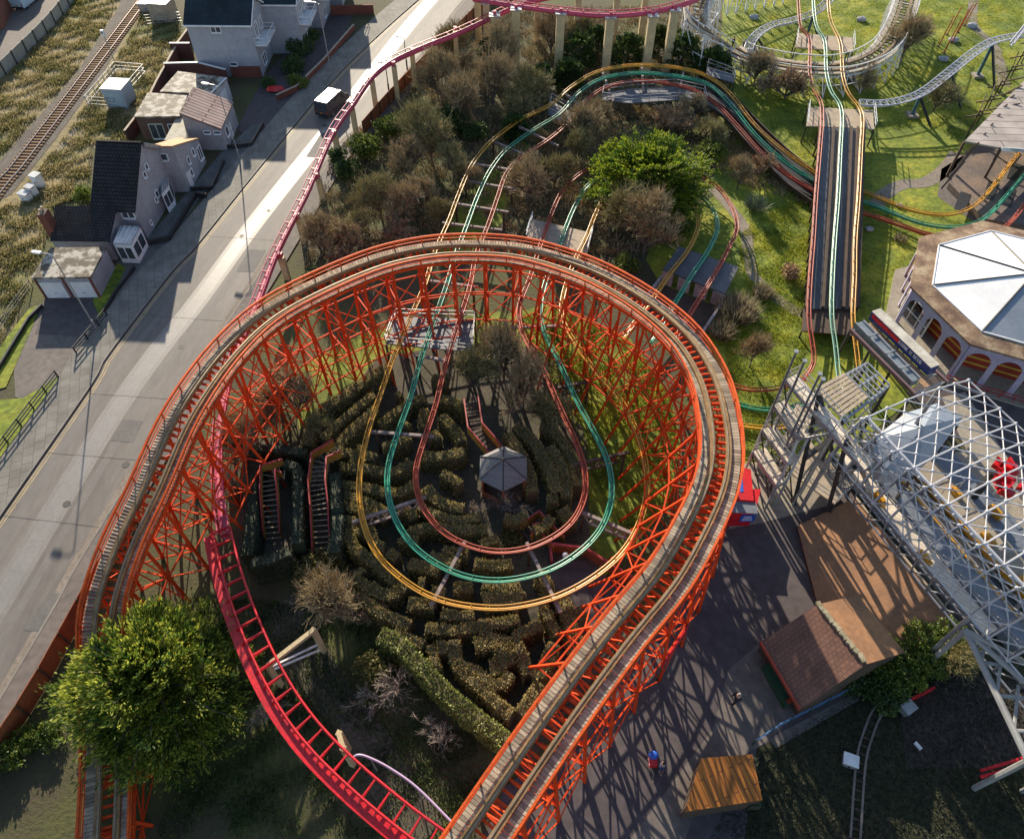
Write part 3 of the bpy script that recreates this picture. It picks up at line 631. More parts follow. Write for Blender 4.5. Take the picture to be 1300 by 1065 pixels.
# utility cabinets & shed by the railway
def cabinet(label,px,py,w,d,h,rz,m,roof,group=None,cat='cabinet',nm='utility_cabinet'):
    t=thing(nm,label,cat,at(px,py),group=group); o=origin(t); MB().box((o.x,o.y,h/2),(w,d,h),rz).build('cabinet_body',m,t)
    MB().box((o.x,o.y,h+.05),(w+.2,d+.2,.1),rz).build('cabinet_lid',roof,t)
    n=Vector((math.sin(rz),-math.cos(rz),0)); c=o+n*(d/2+.03); b=MB(); b.box((c.x,c.y,h*.48),(w*.8,.05,h*.75),rz); dr=b.build('cabinet_door',m,t)
    b=MB(); b.box((c.x+n.x*.05,c.y+n.y*.05,h*.5),(.08,.06,.2),rz); b.build('handle',M['darksteel'],dr); return t
bl=mat('pale_blue_cladding',(0.36,0.42,0.47),(0.3,0.36,0.41),.6,.7)
cabinet('pale blue equipment cabin with white roof inside the small compound by the line','155 130'.split()[0] and 156,131,2.9,2.9,2.8,R(-6),bl,M['white'],cat='cabin',nm='equipment_cabin')
cabinet('cream kiosk hut with white door near the top of the railway',211,24,3.2,3.0,2.9,R(-8),M['tan'],M['galv'],cat='hut',nm='trackside_hut')
cabinet('low white topped cabinet left of the cream kiosk hut',190,14,2.4,1.8,1.4,R(-8),M['galv'],M['white'])
cabinet('tallest white trackside cabinet of the cluster beside the rails',52,237,1.0,.9,1.7,R(-20),M['white'],M['galv'],group='white trackside cabinets')
cabinet('rightmost white trackside cabinet of the cluster beside the rails',44,248,.9,.8,1.3,R(-20),M['white'],M['galv'],group='white trackside cabinets')
cabinet('nearest white trackside cabinet, lowest of the cluster beside the rails',35,254,1.2,.8,1.0,R(-20),M['white'],M['galv'],group='white trackside cabinets')
def mesh_fence(label,px,h,m=None,closed=False,pitch=1.6,name='compound_fence',bars=2,cat='fence',pm=None,z0=0,group=None):
    pts=[at(*p) for p in px]; pts=[p+Vector((0,0,0)) for p in pts]
    if closed: pts.append(pts[0].copy())
    t=thing(name,label,cat,pts[0],group=group); m=m or M['galv']; b=MB()
    for a,c in zip(pts[:-1],pts[1:]):
        for k in range(bars): z=h*(k+1)/bars; b.beam(a+Vector((0,0,z)),c+Vector((0,0,z)),.06)
    b.build('fence_rail',m,t); pp=resample(pts,pitch)
    for p in pp: MB().beam(p,p+Vector((0,0,h+.05)),.08).build('fence_post',pm or m,t)
    return t
mesh_fence('grey fence around the pale blue equipment cabin',[(113,136),(148,139),(186,95),(150,92)],1.6,bars=3,closed=True)
mesh_fence('grey fence in front of the cream kiosk hut',[(188,34),(232,30)],1.8,bars=4,pitch=1.0)
t=thing('signal_post','white headed railway signal post beside the rails','signal',at(146,80)); o=origin(t)
MB().tube([o,o+Vector((0,0,4.6))],.07,6).build('post',M['galv'],t); b=MB(); b.box((o.x,o.y,4.5),(.45,.35,.9)); b.build('signal_head',M['white'],t); b=MB(); b.sphere((o.x,o.y-.2,4.6),.12,8,5); b.build('signal_lens',M['blackp'],t)
# brown building corner at very top left
t=thing('brick_building','dark red brick building corner beside the concrete yard at the top edge','building',at(-20,22)); o=origin(t)
P=[xy(-60,40),xy(5,38),xy(22,0),xy(30,-30),xy(-60,-30)]; b=MB(); b.prism(P,0,3.4); b.build('wall',brick,t); b=MB(); b.prism([xy(-60,42),xy(6,39),xy(24,-1),xy(32,-30),xy(-60,-30)],3.41,3.6); b.build('roof',darkb,t)
# park boundary fence (rust-brown boards) along right side of road
rust=mat('rust_orange_board',(0.33,0.1,0.03),(0.2,0.06,0.025),.5,.8,fine=.25)
def board_fence(label,px,h,m):
    pts=smooth_path([at(*p) for p in px],4); t=thing('board_fence',label,'fence',pts[0]); b=MB(); rp=resample(pts,2.6)
    for a,c in zip(rp[:-1],rp[1:]): b.beam(a+Vector((0,0,h/2+.05)),c+Vector((0,0,h/2+.05)),.06,h)
    b.build('fence_boards',m,t)
    for p in rp: MB().beam(p+Vector((.08,0,0)),p+Vector((.08,0,h+.12)),.12).build('fence_post',M['darkwood'],t)
board_fence('rust-brown board fence below the pink track near the top of the road',[(462,172),(500,128),(545,82),(600,28),(650,-25)],2.0,rust)
board_fence('rust-brown board fence at the lower left beside the road and the big cypress',[(-60,1065),(0,965),(50,888),(92,812),(128,745),(150,705),(180,655)],2.1,rust)

# ================================================================== ORANGE WOODEN COASTER
PR=[(112,1120,154,1120,2.2),(118,990,160,992,2.5),(118,920,158,922,3.0),(114,860,155,864,4.2),(112,815,153,821,5.6),(110,775,152,782,6.8),(134,697,175,712,8.2),(152,658,193,668,8.8),(173,620,208,640,9.4),(206,540,240,565,10.4),(225,506,262,525,10.8),(264,451,300,470,11),
(320,395,345,423,11),(378,362,396,390,11),(472,321,480,353,11),(538,307,540,337,11),(586,305,585,331,10.8),(647,307,643,333,10.6),(683,314,677,339,10.6),(739,330,722,355,10.8),(772,344,752,368,11),(828,374,795,395,11.2),(881,418,835,425,11.4),
(905,446,853,448,11.5),(919,473,868,472,11.5),(932,500,878,500,11.6),(943,568,888,566,11.6),(940,622,878,612,11.6),(919,669,860,655,11.6),(884,740,822,718,11.5),(851,780,790,758,11.4),(818,814,765,792,11.2),(754,903,695,882,10.8),(706,975,645,950,10.5),(646,1065,585,1040,10.2),(596,1140,535,1115,10)]
cen=[(at(a,b_,h)+at(c_,d_,h))/2 for a,b_,c_,d_,h in PR]
cen=smooth_path(cen,10); cen=resample(cen,0.5)
for _ in range(12): cen=[cen[0]]+[(cen[i-1]+cen[i]*2+cen[i+1])/4 for i in range(1,len(cen)-1)]+[cen[-1]]
Wd=1.5   # half width ; side_vec is right of travel = inner side (clockwise travel)
ca_=thing('wooden_roller_coaster','large orange wooden roller coaster curving around the hedge maze','roller coaster',(0,35,0))
def band(o0,o1,dz,th): b=MB(); b.strip(offset(cen,o0,dz),offset(cen,o1,dz),th); return b
wk=M['plank']
# plank boards following the curve : individual boards
def boards(o0,o1,name,dz,m,step=.24,gap=.025,w=None):
    cc=resample(cen,step); b=MB()
    for i in range(len(cc)-1):
        s=side_vec(cc,i); a=cc[i]+s*o0+Vector((0,0,dz+random.uniform(-.01,.01))); c=cc[i]+s*o1+Vector((0,0,dz)); b.beam(a,c,step-gap,.06)
    return b.build(name,m,ca_)
pl=mat('weathered_walkway_boards',(0.4,0.33,0.24),(0.2,0.16,0.115),1.3,.85,isl=True,fine=.2)
boards(.8,1.42,'walkway',.0,pl); boards(-1.42,-.8,'walkway',.0,pl)
for s in (-1,1):
    band(s*.57-.19,s*.57+.19,.22,.26).build('track_beam',M['brown'],ca_)
    band(s*.5-.05,s*.5+.05,.27,.05).build('running_rail',M['steelrail'],ca_)
rp=resample(cen,3.0); NB=len(rp)
# ties (cross beams) – stuff-like repeats, one mesh
tt=resample(cen,.6); b=MB()
for i,p in enumerate(tt):
    s=side_vec(tt,i); r=random.uniform(-.03,.03); b.beam(p-s*.5+Vector((0,0,-.1+r)),p+s*.5+Vector((0,0,-.1-r)),.15,.14)
    if i%2==0: b.beam(p-s*1.55+Vector((0,0,-.22)),p+s*1.55+Vector((0,0,-.22)),.12,.16)
o=b.build('cross_ties',M['orange'],ca_); o['kind']='stuff'
# handrails
for s in (-1,1):
    b=MB(); q=resample(offset(cen,s*1.5,.7),1.2); q2=resample(offset(cen,s*1.5,.3),1.2)
    for a,c in zip(q[:-1],q[1:]): b.beam(a,c,.14,.2)
    for a,c in zip(q2[:-1],q2[1:]): b.beam(a,c,.08,.07)
    b.build('handrail',M['orangerail'],ca_)
    b=MB(); pp=resample(offset(cen,s*1.5,0),2.6)
    for p in pp: b.beam(p-Vector((0,0,.2)),p+Vector((0,0,.75)),.09)
    o=b.build('handrail_posts',M['orangerail'],ca_); o['kind']='stuff'
    band(s*1.5-.05,s*1.5+.05,-.05,.28).build('deck_fascia',M['orange'],ca_)
# bents
def zlev(h): n=max(2,int(round(h/3.4))); return [h*k/n for k in range(n)]+[h]
for i,p in enumerate(rp):
    s=side_vec(rp,i); h=p.z-.3; b=MB(); o_=p-s*1.35; n_=p+s*1.35
    foo=Vector((o_.x,o_.y,0))-s*.9; fni=Vector((n_.x,n_.y,0))+s*.5
    to=Vector((o_.x,o_.y,h)); ti=Vector((n_.x,n_.y,h))
    b.beam(foo,to,.2); b.beam(fni,ti,.2); L=zlev(h)
    mid=Vector((p.x,p.y,0)); 
    for k in range(1,len(L)):
        f0=L[k-1]/h; f1=L[k]/h; a0=foo.lerp(to,f0);a1=foo.lerp(to,f1);c0=fni.lerp(ti,f0);c1=fni.lerp(ti,f1)
        b.beam(a1,c1,.12,.14); b.beam(a0,c1,.09); b.beam(c0,a1,.09)
    near=(p.x>3 and p.y>14) or (p.y>30 and p.x<-3)
    if near:
        rk=Vector((n_.x,n_.y,0))+s*(4.6 if p.x>4 else 3.4); top=ti.lerp(fni,.12); b.beam(rk,top,.16)
        for f in (.35,.68):
            q=rk.lerp(top,f); q2=fni.lerp(ti,q.z/h); b.beam(q,q2,.1)
        if p.x>6: b.beam(rk.lerp(top,.36),fni.lerp(ti,.02),.1)
    b.build('support_bent',M['orange'],ca_)
# longitudinal ledgers and cross bracing
b=MB()
for sd,base,foot in ((-1,1.35,.9),(1,1.35,.5)):
    for i in range(NB-1):
        A=rp[i];B=rp[i+1];sa=side_vec(rp,i)*sd;sb=side_vec(rp,i+1)*sd
        def pt(P,s,f): h=P.z-.3; return Vector((P.x,P.y,0))+s*(base+foot*(1-f))+Vector((0,0,h*f))
        n=max(2,int(round((A.z-.3)/3.4)))
        for k in range(1,n+1): b.beam(pt(A,sa,k/n),pt(B,sb,k/n),.11,.13)
        for k in range(n):
            if (i+k)%2==0: b.beam(pt(A,sa,k/n),pt(B,sb,(k+1)/n),.08)
            else: b.beam(pt(B,sb,k/n),pt(A,sa,(k+1)/n),.08)
o=b.build('ledgers_and_braces',M['orange'],ca_); o['kind']='stuff'
b=MB()
def rkpt(i,f):
    p=rp[i]; s=side_vec(rp,i); h=p.z-.3; n_=p+s*1.35; fni=Vector((n_.x,n_.y,0))+s*.5; ti=Vector((n_.x,n_.y,h)); rk=Vector((n_.x,n_.y,0))+s*(4.6 if p.x>4 else 3.4); return rk.lerp(ti.lerp(fni,.12),f)
isn=[(p.x>3 and p.y>14) or (p.y>30 and p.x<-3) for p in rp]
for i in range(NB-1):
    if isn[i] and isn[i+1]:
        for f in (.36,.68): b.beam(rkpt(i,f),rkpt(i+1,f),.12)
        if i%2==0: b.beam(rkpt(i,.36),rkpt(i+1,.68),.08)
        else: b.beam(rkpt(i+1,.36),rkpt(i,.68),.08)
o=b.build('raker_girders',M['orange'],ca_); o['kind']='stuff'
# outrigger frame brackets near bottom right inner side
# red building-side panel sign hanging on outer lattice
t=thing('hanging_sign','red sign board fixed outside the orange lattice above the plaza','sign',at(850,830,3.2)); o=origin(t)
a=at(842,843,3.2);c=at(872,798,3.2); b=MB(); b.beam(a,c,.1,1.6); b.build('sign_board',M['red'],t)
for q in (a,c): MB().beam(q+Vector((0,0,-.9)),Vector((q.x,q.y,0)),.1).build('sign_post',M['darksteel'],t)

# ================================================================== PINK / RED STEEL COASTER
def steel(name,label,px,m,spine_m,spine_r=.32,gauge=1.0,spx=0.0,tie=1.25,box=False,rr=.09,group=None,tw=.1):
    c=smooth_path([at(*p) for p in px],10); c=resample(c,.5)
    for _ in range(6): c=[c[0]]+[(c[i-1]+c[i]*2+c[i+1])/4 for i in range(1,len(c)-1)]+[c[-1]]
    t=thing(name,label,'coaster track',(c[len(c)//2].x,c[len(c)//2].y,0),group=group)
    if spx or box:
        b=MB()
        q=offset(c,spx,-.55)
        if box:
            b.strip(offset(q,-.38,.25),offset(q,.38,.25),.7)
        else: b.tube(q,spine_r,10)
    else: b=MB(); q=offset(c,0,-.6); b.tube(q,spine_r,10)
    b.build('spine',spine_m,t,smooth=not box)
    for s in (-1,1): MB().tube(offset(c,s*gauge/2),rr,6).build('rail',m,t,smooth=True)
    tp=resample(c,tie); b=MB()
    for i,p in enumerate(tp):
        s=side_vec(tp,i); sp=p+s*spx-Vector((0,0,.4)); b.beam(p-s*gauge/2,sp,tw); b.beam(p+s*gauge/2,sp,tw); b.beam(p-s*gauge/2,p+s*gauge/2,tw)
    o=b.build('cross_ties',m,t); o['kind']='stuff'
    return t,c
pinkpx=[(900,-70,9.5),(905,-30,9.5),(890,-8,9.5),(858,4,9.5),(820,12,9.4),(765,15,9.4),(700,9,9.3),(650,2,9.2),(600,-6,9)]
steel('pink_coaster_track','upper pink steel coaster track carried on tall cream columns at the top edge',pinkpx,M['pink'],M['pink'],tie=2.2,gauge=.8,rr=.07,tw=.07)
pk2=[(860,-40,8),(760,-20,8),(680,-4,7.8),(650,6,7.6),(607,26,7.2),(574,41,6.8),(536,56,6.3),(495,75,5.9),(470,95,5.4),(447,128,4.9),(421,165,4.4),(388,240,3.9),(350,315,3.8),(325,380,3.7),(300,440,3.8),(283,500,4.0),(275,560,4.2),(276,620,4.4),(284,680,4.6)]
tp2,c2=steel('pink_coaster_track','long faded pink steel coaster track swooping down beside the road',pk2,M['pink'],M['pink'],tie=2.0,spine_r=.36,gauge=.85,rr=.065,tw=.07)
redpx=[(281,672,4.6),(288,705,4.7),(298,740,4.8),(316,790,4.9),(338,840,5.0),(366,890,5.0),(400,935,5.0),(440,975,5.0),(480,1010,5),(530,1050,5),(580,1085,5)]
tr,cr=steel('red_coaster_track','bright red steel coaster track with flat box spine beside the big cypress',redpx,M['red'],M['red'],spx=1.05,box=True,gauge=1.3,tie=1.2,rr=.09)
# columns
def column(label,px,py,h,w=.9,m=None,cap=True,group='cream columns under the pink coaster track',foot=False):
    top=at(px,py,h); t=thing('track_column',label,'column',(top.x,top.y,0),group=group); o=origin(t); m=m or M['cream']
    MB().box((o.x,o.y,h/2),(w,w*1.0,h)).build('shaft',m,t)
    if cap: MB().box((o.x,o.y,h+.09),(w+.45,w+.45,.18)).build('column_cap',M['galv'],t)
    b=MB(); b.box((o.x,o.y,h+.4),(.45,.45,.5)); b.build('saddle',M['pink'],t); return t
big=[(628,20,7.8,'cream column behind the crossing of the two pink tracks'),(655,12,8.6,'tall cream column left of the pink crossing'),(712,17,8.7,'tall cream column rising from dark bushes, second from the pink crossing'),(775,22,8.7,'tall cream column third from the pink crossing'),(829,20,8.7,'tall cream column above the small brown bush at the bend'),(857,13,8.8,'tall cream column beside the white lattice coaster'),
 (606,-2,8.2,'left cream column of the pair at the top edge'),(617,4,8.2,'right cream column of the pair at the top edge'),(683,-14,8,'rear cream column behind bushes near the pink crossing'),(735,-10,8,'rear cream column between the second and third'),(785,-14,8,'rear cream column behind the third tall column'),(822,-20,8,'rear cream column near the top right bend')]
for x,y,h,l in big: column(l,x,y,h,1.15 if y>5 else .9)
sm=[(578,40,6.1,'first'),(551,57,5.6,'second'),(523,67,5.2,'third'),(500,84,5.0,'fourth'),(472,101,4.5,'fifth'),(447,139,4.0,'sixth'),(425,172,3.6,'seventh'),(404,226,3.2,'eighth'),(379,278,3.0,'ninth'),(357,327,3.0,'tenth')]
for x,y,h,l in sm: column('%s short cream column under the swooping pink track, counted from the top crossing'%l,x,y,h,.62,cap=False,group='short cream columns beside the road')
for x,y,h in ((300,545,3.4),(281,595,3.6)): column('short cream column inside the orange lattice at picture row %d'%y if False else ('short cream column among the orange legs nearest the maze stairs' if y==595 else 'short cream column among the orange legs under the purple-pink bend'),x,y,h,.7,cap=False,group='short cream columns beside the road')
# red track supports: trestle with arm
for (tx,ty,cx_,cy_,lab) in ((340,845,398,800,'pale timber-coloured arm and post propping the bright red track'),(430,930,470,905,'second pale arm and post propping the red track lower down')):
    A=at(tx,ty,4.0); B=at(cx_,cy_,4.0) if ty<900 else at(436,950,4.0)
    t=thing('track_trestle',lab,'support',(B.x,B.y,0)); b=MB(); b.beam(A,B,.3,.35); b.build('cross_arm',M['cream'],t)
    MB().beam(B+Vector((0,0,.15)),Vector((B.x,B.y,0)),.35).build('post',M['cream'],t)
    b=MB(); b.beam(A-Vector((0,0,.4)),Vector((B.x,B.y,1.6)),.12); b.beam(A-Vector((0,0,.9)),Vector((B.x,B.y,.6)),.12); b.build('brace',M['white'],t)
    MB().beam(Vector((A.x,A.y,4)),Vector((A.x,A.y,0)),.35).build('post',M['cream'],t)
# lilac pipe rail at bottom
t=thing('lilac_pipe_rail','lilac pipe handrail curling past the foot of the red track','pipe rail',at(480,985)); 
MB().tube(smooth_path([at(446,963,3.2),at(455,958,3.4),(at(470,962,3.4)),at(495,975,3.3),at(530,1000,3.2),at(580,1050,3.2)],6),.08,6).build('pipe',mat('lilac_paint',(0.45,0.33,0.5),(0.4,0.3,0.45),1,.4),t,smooth=True)
b=MB()
for p in (at(470,962,3.4),at(530,1000,3.2)): b.beam(p,Vector((p.x,p.y,0)),.08)
b.build('pipe_post',M['galv'],t)

# ================================================================== STEEPLECHASE TRACKS
def steeple(name,label,px,m,fade=None,group=None,legs=None):
    c=smooth_path([at(*p) for p in px],8); c=resample(c,.5)
    for _ in range(3): c=[c[0]]+[(c[i-1]+c[i]*2+c[i+1])/4 for i in range(1,len(c)-1)]+[c[-1]]
    m2=c[len(c)//2]; t=thing(name,label,'ride track',(m2.x,m2.y,0),group=group)
    for s in (-1,1): MB().tube(offset(c,s*.19,0),.062,6).build('rail',m,t,smooth=True)
    MB().tube(offset(c,0,-.26),.12,6).build('spine',m,t,smooth=True)
    tp=resample(c,2.0); b=MB()
    for i,p in enumerate(tp): s=side_vec(tp,i); b.beam(p-s*.2,p+s*.2,.05); b.beam(p-s*.2,p-Vector((0,0,.32)),.05); b.beam(p+s*.2,p-Vector((0,0,.32)),.05)
    o=b.build('cross_ties',m,t); o['kind']='stuff'
    return c
# main left loop : from right embankment over the top curve, down, round the maze and up to the hut side
Y1=[(1040,222,1.2),(1000,195,1.6),(960,160,2.2),(930,122,2.8),(905,100,3.2),(870,87,3.5),(810,82,3.6),(760,90,3.6),(725,110,3.4),(700,132,3.0),(660,152,2.8),(625,178,2.8),(600,208,2.9),(583,245,3.0),(570,280,3.2),(552,320,3.6),(540,360,4.0),(520,405,4.2),(500,452,4.0),(485,495,3.8),(468,545,3.6),(458,590,3.5),(456,630,3.5),(463,670,3.5),(482,708,3.5),(520,742,3.5),(560,762,3.5),(610,771,3.5),(655,770,3.5),(710,756,3.5),(760,728,3.5),(795,695,3.5),(815,655,3.5),(822,610,3.6),(813,560,3.7),(790,510,3.8),(755,470,3.8),(728,432,3.8),(714,405,3.6),(715,375,3.2),(728,335,2.6),(745,300,2.2),(757,270,2.0),(772,245,2.0),(800,232,2.0),(840,235,2.0),(872,250,2.0),(884,268,2.0),(886,290,2.2),(872,320,2.4),(850,348,2.5),(825,385,2.5),(790,430,2.2)]
G1=[(1040,232,1.2),(1000,208,1.6),(960,172,2.2),(930,135,2.8),(900,107,3.2),(865,97,3.5),(810,92,3.6),(765,99,3.6),(735,117,3.4),(712,143,3.0),(680,163,2.8),(645,188,2.8),(623,215,2.9),(606,250,3.0),(593,285,3.2),(578,325,3.6),(567,362,4.0),(550,410,4.2),(533,460,4.0),(521,505,3.8),(505,550,3.6),(493,590,3.5),(492,622,3.5),(500,655,3.5),(520,688,3.5),(548,712,3.5),(585,730,3.5),(625,737,3.5),(665,733,3.5),(705,720,3.5),(740,697,3.5),(765,668,3.5),(777,630,3.6),(773,590,3.7),(758,555,3.8),(733,510,3.8),(710,460,3.8),(690,420,3.7),(686,390,3.6),(692,360,3.2),(705,325,2.6),(720,285,2.2),(732,258,2.0),(750,232,2.0),(790,215,2.0),(840,220,2.0),(885,245,2.0),(905,265,2.0),(911,290,2.2),(898,320,2.4),(878,350,2.5),(855,388,2.5),(825,435,2.2)]
R1=[(1040,245,1.2),(1000,222,1.6),(965,192,2.2),(935,158,2.8),(905,128,3.2),(870,110,3.5),(815,102,3.6),(770,110,3.6),(742,130,3.4),(722,155,3.0),(695,178,2.8),(663,198,2.8),(643,220,2.9),(632,250,3.0),(620,285,3.2),(604,325,3.6),(597,362,4.0),(582,410,4.2),(565,465,4.0),(553,515,3.8),(538,560,3.6),(528,595,3.5),(529,622,3.5),(540,650,3.5),(562,675,3.5),(588,690,3.5),(625,700,3.5),(665,697,3.5),(700,683,3.5),(727,662,3.5),(742,632,3.6),(743,600,3.7),(733,565,3.8),(712,520,3.8),(690,470,3.8),(664,425,3.7),(659,390,3.6),(672,355,3.2),(686,312,2.6),(700,272,2.2),(716,240,2.0),(745,215,2.0),(790,200,2.0),(845,205,2.0),(895,225,2.0),(922,250,2.0),(936,285,2.2),(925,315,2.4),(905,352,2.5),(880,392,2.5),(850,442,2.2)]
cy=steeple('steeplechase_track','yellow three-lane ride track, outermost loop over the hedge maze',Y1,M['yellow'],group='three racing ride tracks over the maze')
cg=steeple('steeplechase_track','green three-lane ride track, middle loop over the hedge maze',G1,M['green'],group='three racing ride tracks over the maze')
crr=steeple('steeplechase_track','brick red three-lane ride track, innermost loop over the hedge maze',R1,M['redt'],group='three racing ride tracks over the maze')
# lift hill run
def lift(dx): return None
RB=[(1012,-30,5.5),(1014,8,5.2),(1017,35,4.6),(1028,48,4.2),(1028,90,4.0),(1034,115,3.6),(1042,128,3.4),(1044,150,3.4),(1041,190,3.2),(1036,250,2.9),(1033,300,2.6),(1029,350,2.3),(1027,400,2.0),(1032,440,1.4),(1034,458,1.1),(1025,475,1.0),(1010,487,1.0)]
GB=[(1032,-30,5.5),(1033,8,5.2),(1037,35,4.6),(1047,52,4.2),(1049,90,4.0),(1055,115,3.6),(1066,132,3.4),(1069,150,3.4),(1067,190,3.2),(1064,250,2.9),(1060,300,2.6),(1057,350,2.3),(1056,400,2.0),(1061,440,1.4),(1064,470,1.1),(1068,500,1.0)]
YB=[(1052,-30,5.5),(1052,8,5.2),(1056,30,4.6),(1067,55,4.2),(1070,95,4.0),(1077,118,3.6),(1090,135,3.4),(1095,150,3.4),(1093,190,3.2),(1090,250,2.9),(1086,300,2.6),(1085,350,2.3),(1083,400,2.0),(1087,440,1.5),(1092,480,1.2)]
steeple('steeplechase_lift_track','brick red track on the long straight hill, left lane',RB,M['redt'],group='three parallel tracks on the straight hill')
steeple('steeplechase_lift_track','pale green track on the long straight hill, middle lane',GB,M['palegreen'],group='three parallel tracks on the straight hill')
steeple('steeplechase_lift_track','yellow track on the long straight hill, right lane',YB,M['yellow'],group='three parallel tracks on the straight hill')
# station curve on right
YC=[(1075,236,1.1),(1095,242,1.1),(1130,256,1.2),(1165,268,1.3),(1205,272,1.4),(1235,262,1.5),(1258,240,1.6),(1285,205,1.8),(1330,150,2)]
GC=[(1075,250,1.1),(1105,258,1.1),(1140,272,1.2),(1175,284,1.3),(1215,288,1.4),(1245,280,1.5),(1268,260,1.6),(1300,222,1.8),(1345,170,2)]
RC=[(1075,265,1.1),(1105,272,1.1),(1140,284,1.2),(1180,297,1.3),(1225,304,1.4),(1260,298,1.5),(1285,280,1.6),(1310,248,1.8),(1360,190,2)]
steeple('steeplechase_station_track','yellow track curving over grass into the timber station',YC,M['yellow'],group='three tracks curving into the station')
steeple('steeplechase_station_track','green track curving over grass into the timber station',GC,M['green'],group='three tracks curving into the station')
steeple('steeplechase_station_track','brick red track curving past the carousel roof into the station',RC,M['redt'],group='three tracks curving into the station')
# tracks east of the coaster going into the stair tower
steeple('steeplechase_return_track','green track emerging between orange coaster and stair tower',[(920,505,1.3),(945,515,1.3),(985,520,1.3),(1030,510,1.2)],M['green'],group='three return tracks beside the stair tower')
steeple('steeplechase_return_track','brick red track emerging between orange coaster and stair tower',[(920,485,1.0),(950,494,1.0),(990,492,1.0),(1030,478,1.0)],M['redt'],group='three return tracks beside the stair tower')
steeple('steeplechase_return_track','yellow-brown track emerging between orange coaster and stair tower',[(920,535,1.2),(945,540,1.2),(985,543,1.2),(1025,535,1.2)],M['yellow'],group='three return tracks beside the stair tower')
# cross beams / trestles under three tracks
def nearest(c,p): return min(c,key=lambda q:(q.x-p.x)**2+(q.y-p.y)**2)
beamm=mat('weathered_grey_beam',(0.3,0.24,0.22),(0.16,0.12,0.11),1.2,.8,fine=.3)
def trestle(label,a,b_,h,m=beamm,truss=False,over=.5,drop=None):
    A=at(*a,h);B=at(*b_,h); d=(B-A).normalized(); A=A-d*over;B=B+d*over
    t=thing('track_trestle',label,'trestle',((A.x+B.x)/2,(A.y+B.y)/2,0),group='cross trestles under the racing tracks')
    MB().beam(A-Vector((0,0,.2)),B-Vector((0,0,.2)),.26,.24).build('cross_beam',m,t)
    if truss:
        MB().beam(A+d-Vector((0,0,1.3)),B-d-Vector((0,0,1.3)),.2,.2).build('lower_beam',m,t); b=MB(); n=4
        for k in range(n): 
            p=A.lerp(B,.08+.84*k/n);q=A.lerp(B,.08+.84*(k+1)/n); mlow=p.lerp(q,.5)-Vector((0,0,1.3)); b.beam(p-Vector((0,0,.3)),mlow,.12); b.beam(q-Vector((0,0,.3)),mlow,.12)
        b.build('brace',m,t)
    for f in (.08,.92):
        p=A.lerp(B,f); MB().beam(p-Vector((0,0,.3)),Vector((p.x,p.y,0)),.2).build('post',M['darkwood'],t)
TR=[((598,206),(660,216),2.6,'dark trestle on the slope, uppermost of the four below the top bend'),((590,228),(650,238),2.7,'dark trestle on the slope, second of the four below the top bend'),((578,257),(640,267),2.8,'dark trestle on the slope, third of the four below the top bend'),((567,282),(632,290),2.9,'dark trestle on the slope just above the orange deck'),
 ((660,160),(705,182),2.5,'trestle at the left foot of the top bend'),((626,178),(673,198),2.5,'trestle left of the top bend above the ivy bank'),((545,355),(600,362),3.6,'pale beam just inside the orange loop above the footbridge platform'),((478,547),(543,552),3.3,'pale grey beam over the maze hedges left of the pavilion'),
 ((532,450),(560,455),3.6,'short pale beam below the footbridge platform')]
for a,b_,h,l in TR: trestle(l,a,b_,h)
trestle('grey truss beam over the maze on the left of the pavilion',(455,659),(533,632),3.2,truss=True)
trestle('dark truss beam over bright grass right of the pavilion',(735,587),(792,574),3.3,m=M['darkwood'],truss=True)
trestle('dark upper truss beam over bright grass inside the loop',(702,492),(745,483),3.4,m=M['darkwood'],truss=True)
trestle('pale truss beam at the lower right of the loop by the path',(742,650),(806,677),3.2,truss=True)
trestle('slanting grey beam at the bottom left of the loop',(587,692),(551,760),3.2); trestle('slanting grey beam at the bottom right of the loop',(672,694),(708,768),3.2)
trestle('thin pale beam at the top inside of the orange loop',(655,414),(715,412),3.3)
for (a,b_) in (((718,118),(745,140)),((765,90),(778,125)),((815,82),(817,112)),((868,90),(862,118))): trestle('trestle under the top bend where the tracks pass the column near column px' if False else 'trestle across the three tracks on the top bend, '+{718:'leftmost',765:'second from left',815:'third from left',868:'rightmost'}[a[0]],a,b_,3.2)
# platforms with white/galvanised rails
def deck(label,px,h,m,railpx=None,legs=True,name='platform',rails=True,rm=None,skip=(),cat='platform'):
    P=[at(x,y,h) for x,y in px]; c=sum(P,Vector((0,0,0)))/len(P); t=thing(name,label,cat,(c.x,c.y,0)); b=MB(); b.loft([p-Vector((0,0,.15)) for p in P],P); b.build('deck',m,t)
    if rails:
        b=MB(); n=len(P)
        for i in range(n):
            if i in skip: continue
            a=P[i];e=P[(i+1)%n]; seg=resample([a,e],1.3)
            for z in (.55,1.05): b.beam(a+Vector((0,0,z)),e+Vector((0,0,z)),.06)
            for p in seg: b.beam(p,p+Vector((0,0,1.08)),.06)
        b.build('guard_rail',rm or M['galv'],t)
    if legs and h>.6:
        for p in P: MB().beam(p-Vector((0,0,.15)),Vector((p.x,p.y,0)),.16).build('leg',M['darksteel'],t)
    return t
bluegrey=mat('blue_grey_deck',(0.12,0.13,0.16),(0.08,0.085,0.1),.8,.6,fine=.3)
deck('galvanised footbridge platform across the three tracks inside the orange loop',[(490,436),(600,447),(603,405),(503,402)],3.4,bluegrey,rm=M['galv'])
deck('curved grey walkway inside the top bend of the racing tracks',[(764,127),(800,131),(858,127),(896,132),(893,118),(856,110),(800,113),(766,118)],2.6,bluegrey,rm=M['galv'])
deck('small grey platform under the tracks at the left foot of the top bend',[(700,128),(720,140),(740,150),(722,160),(696,146)],1.6,bluegrey,rm=M['galv'])
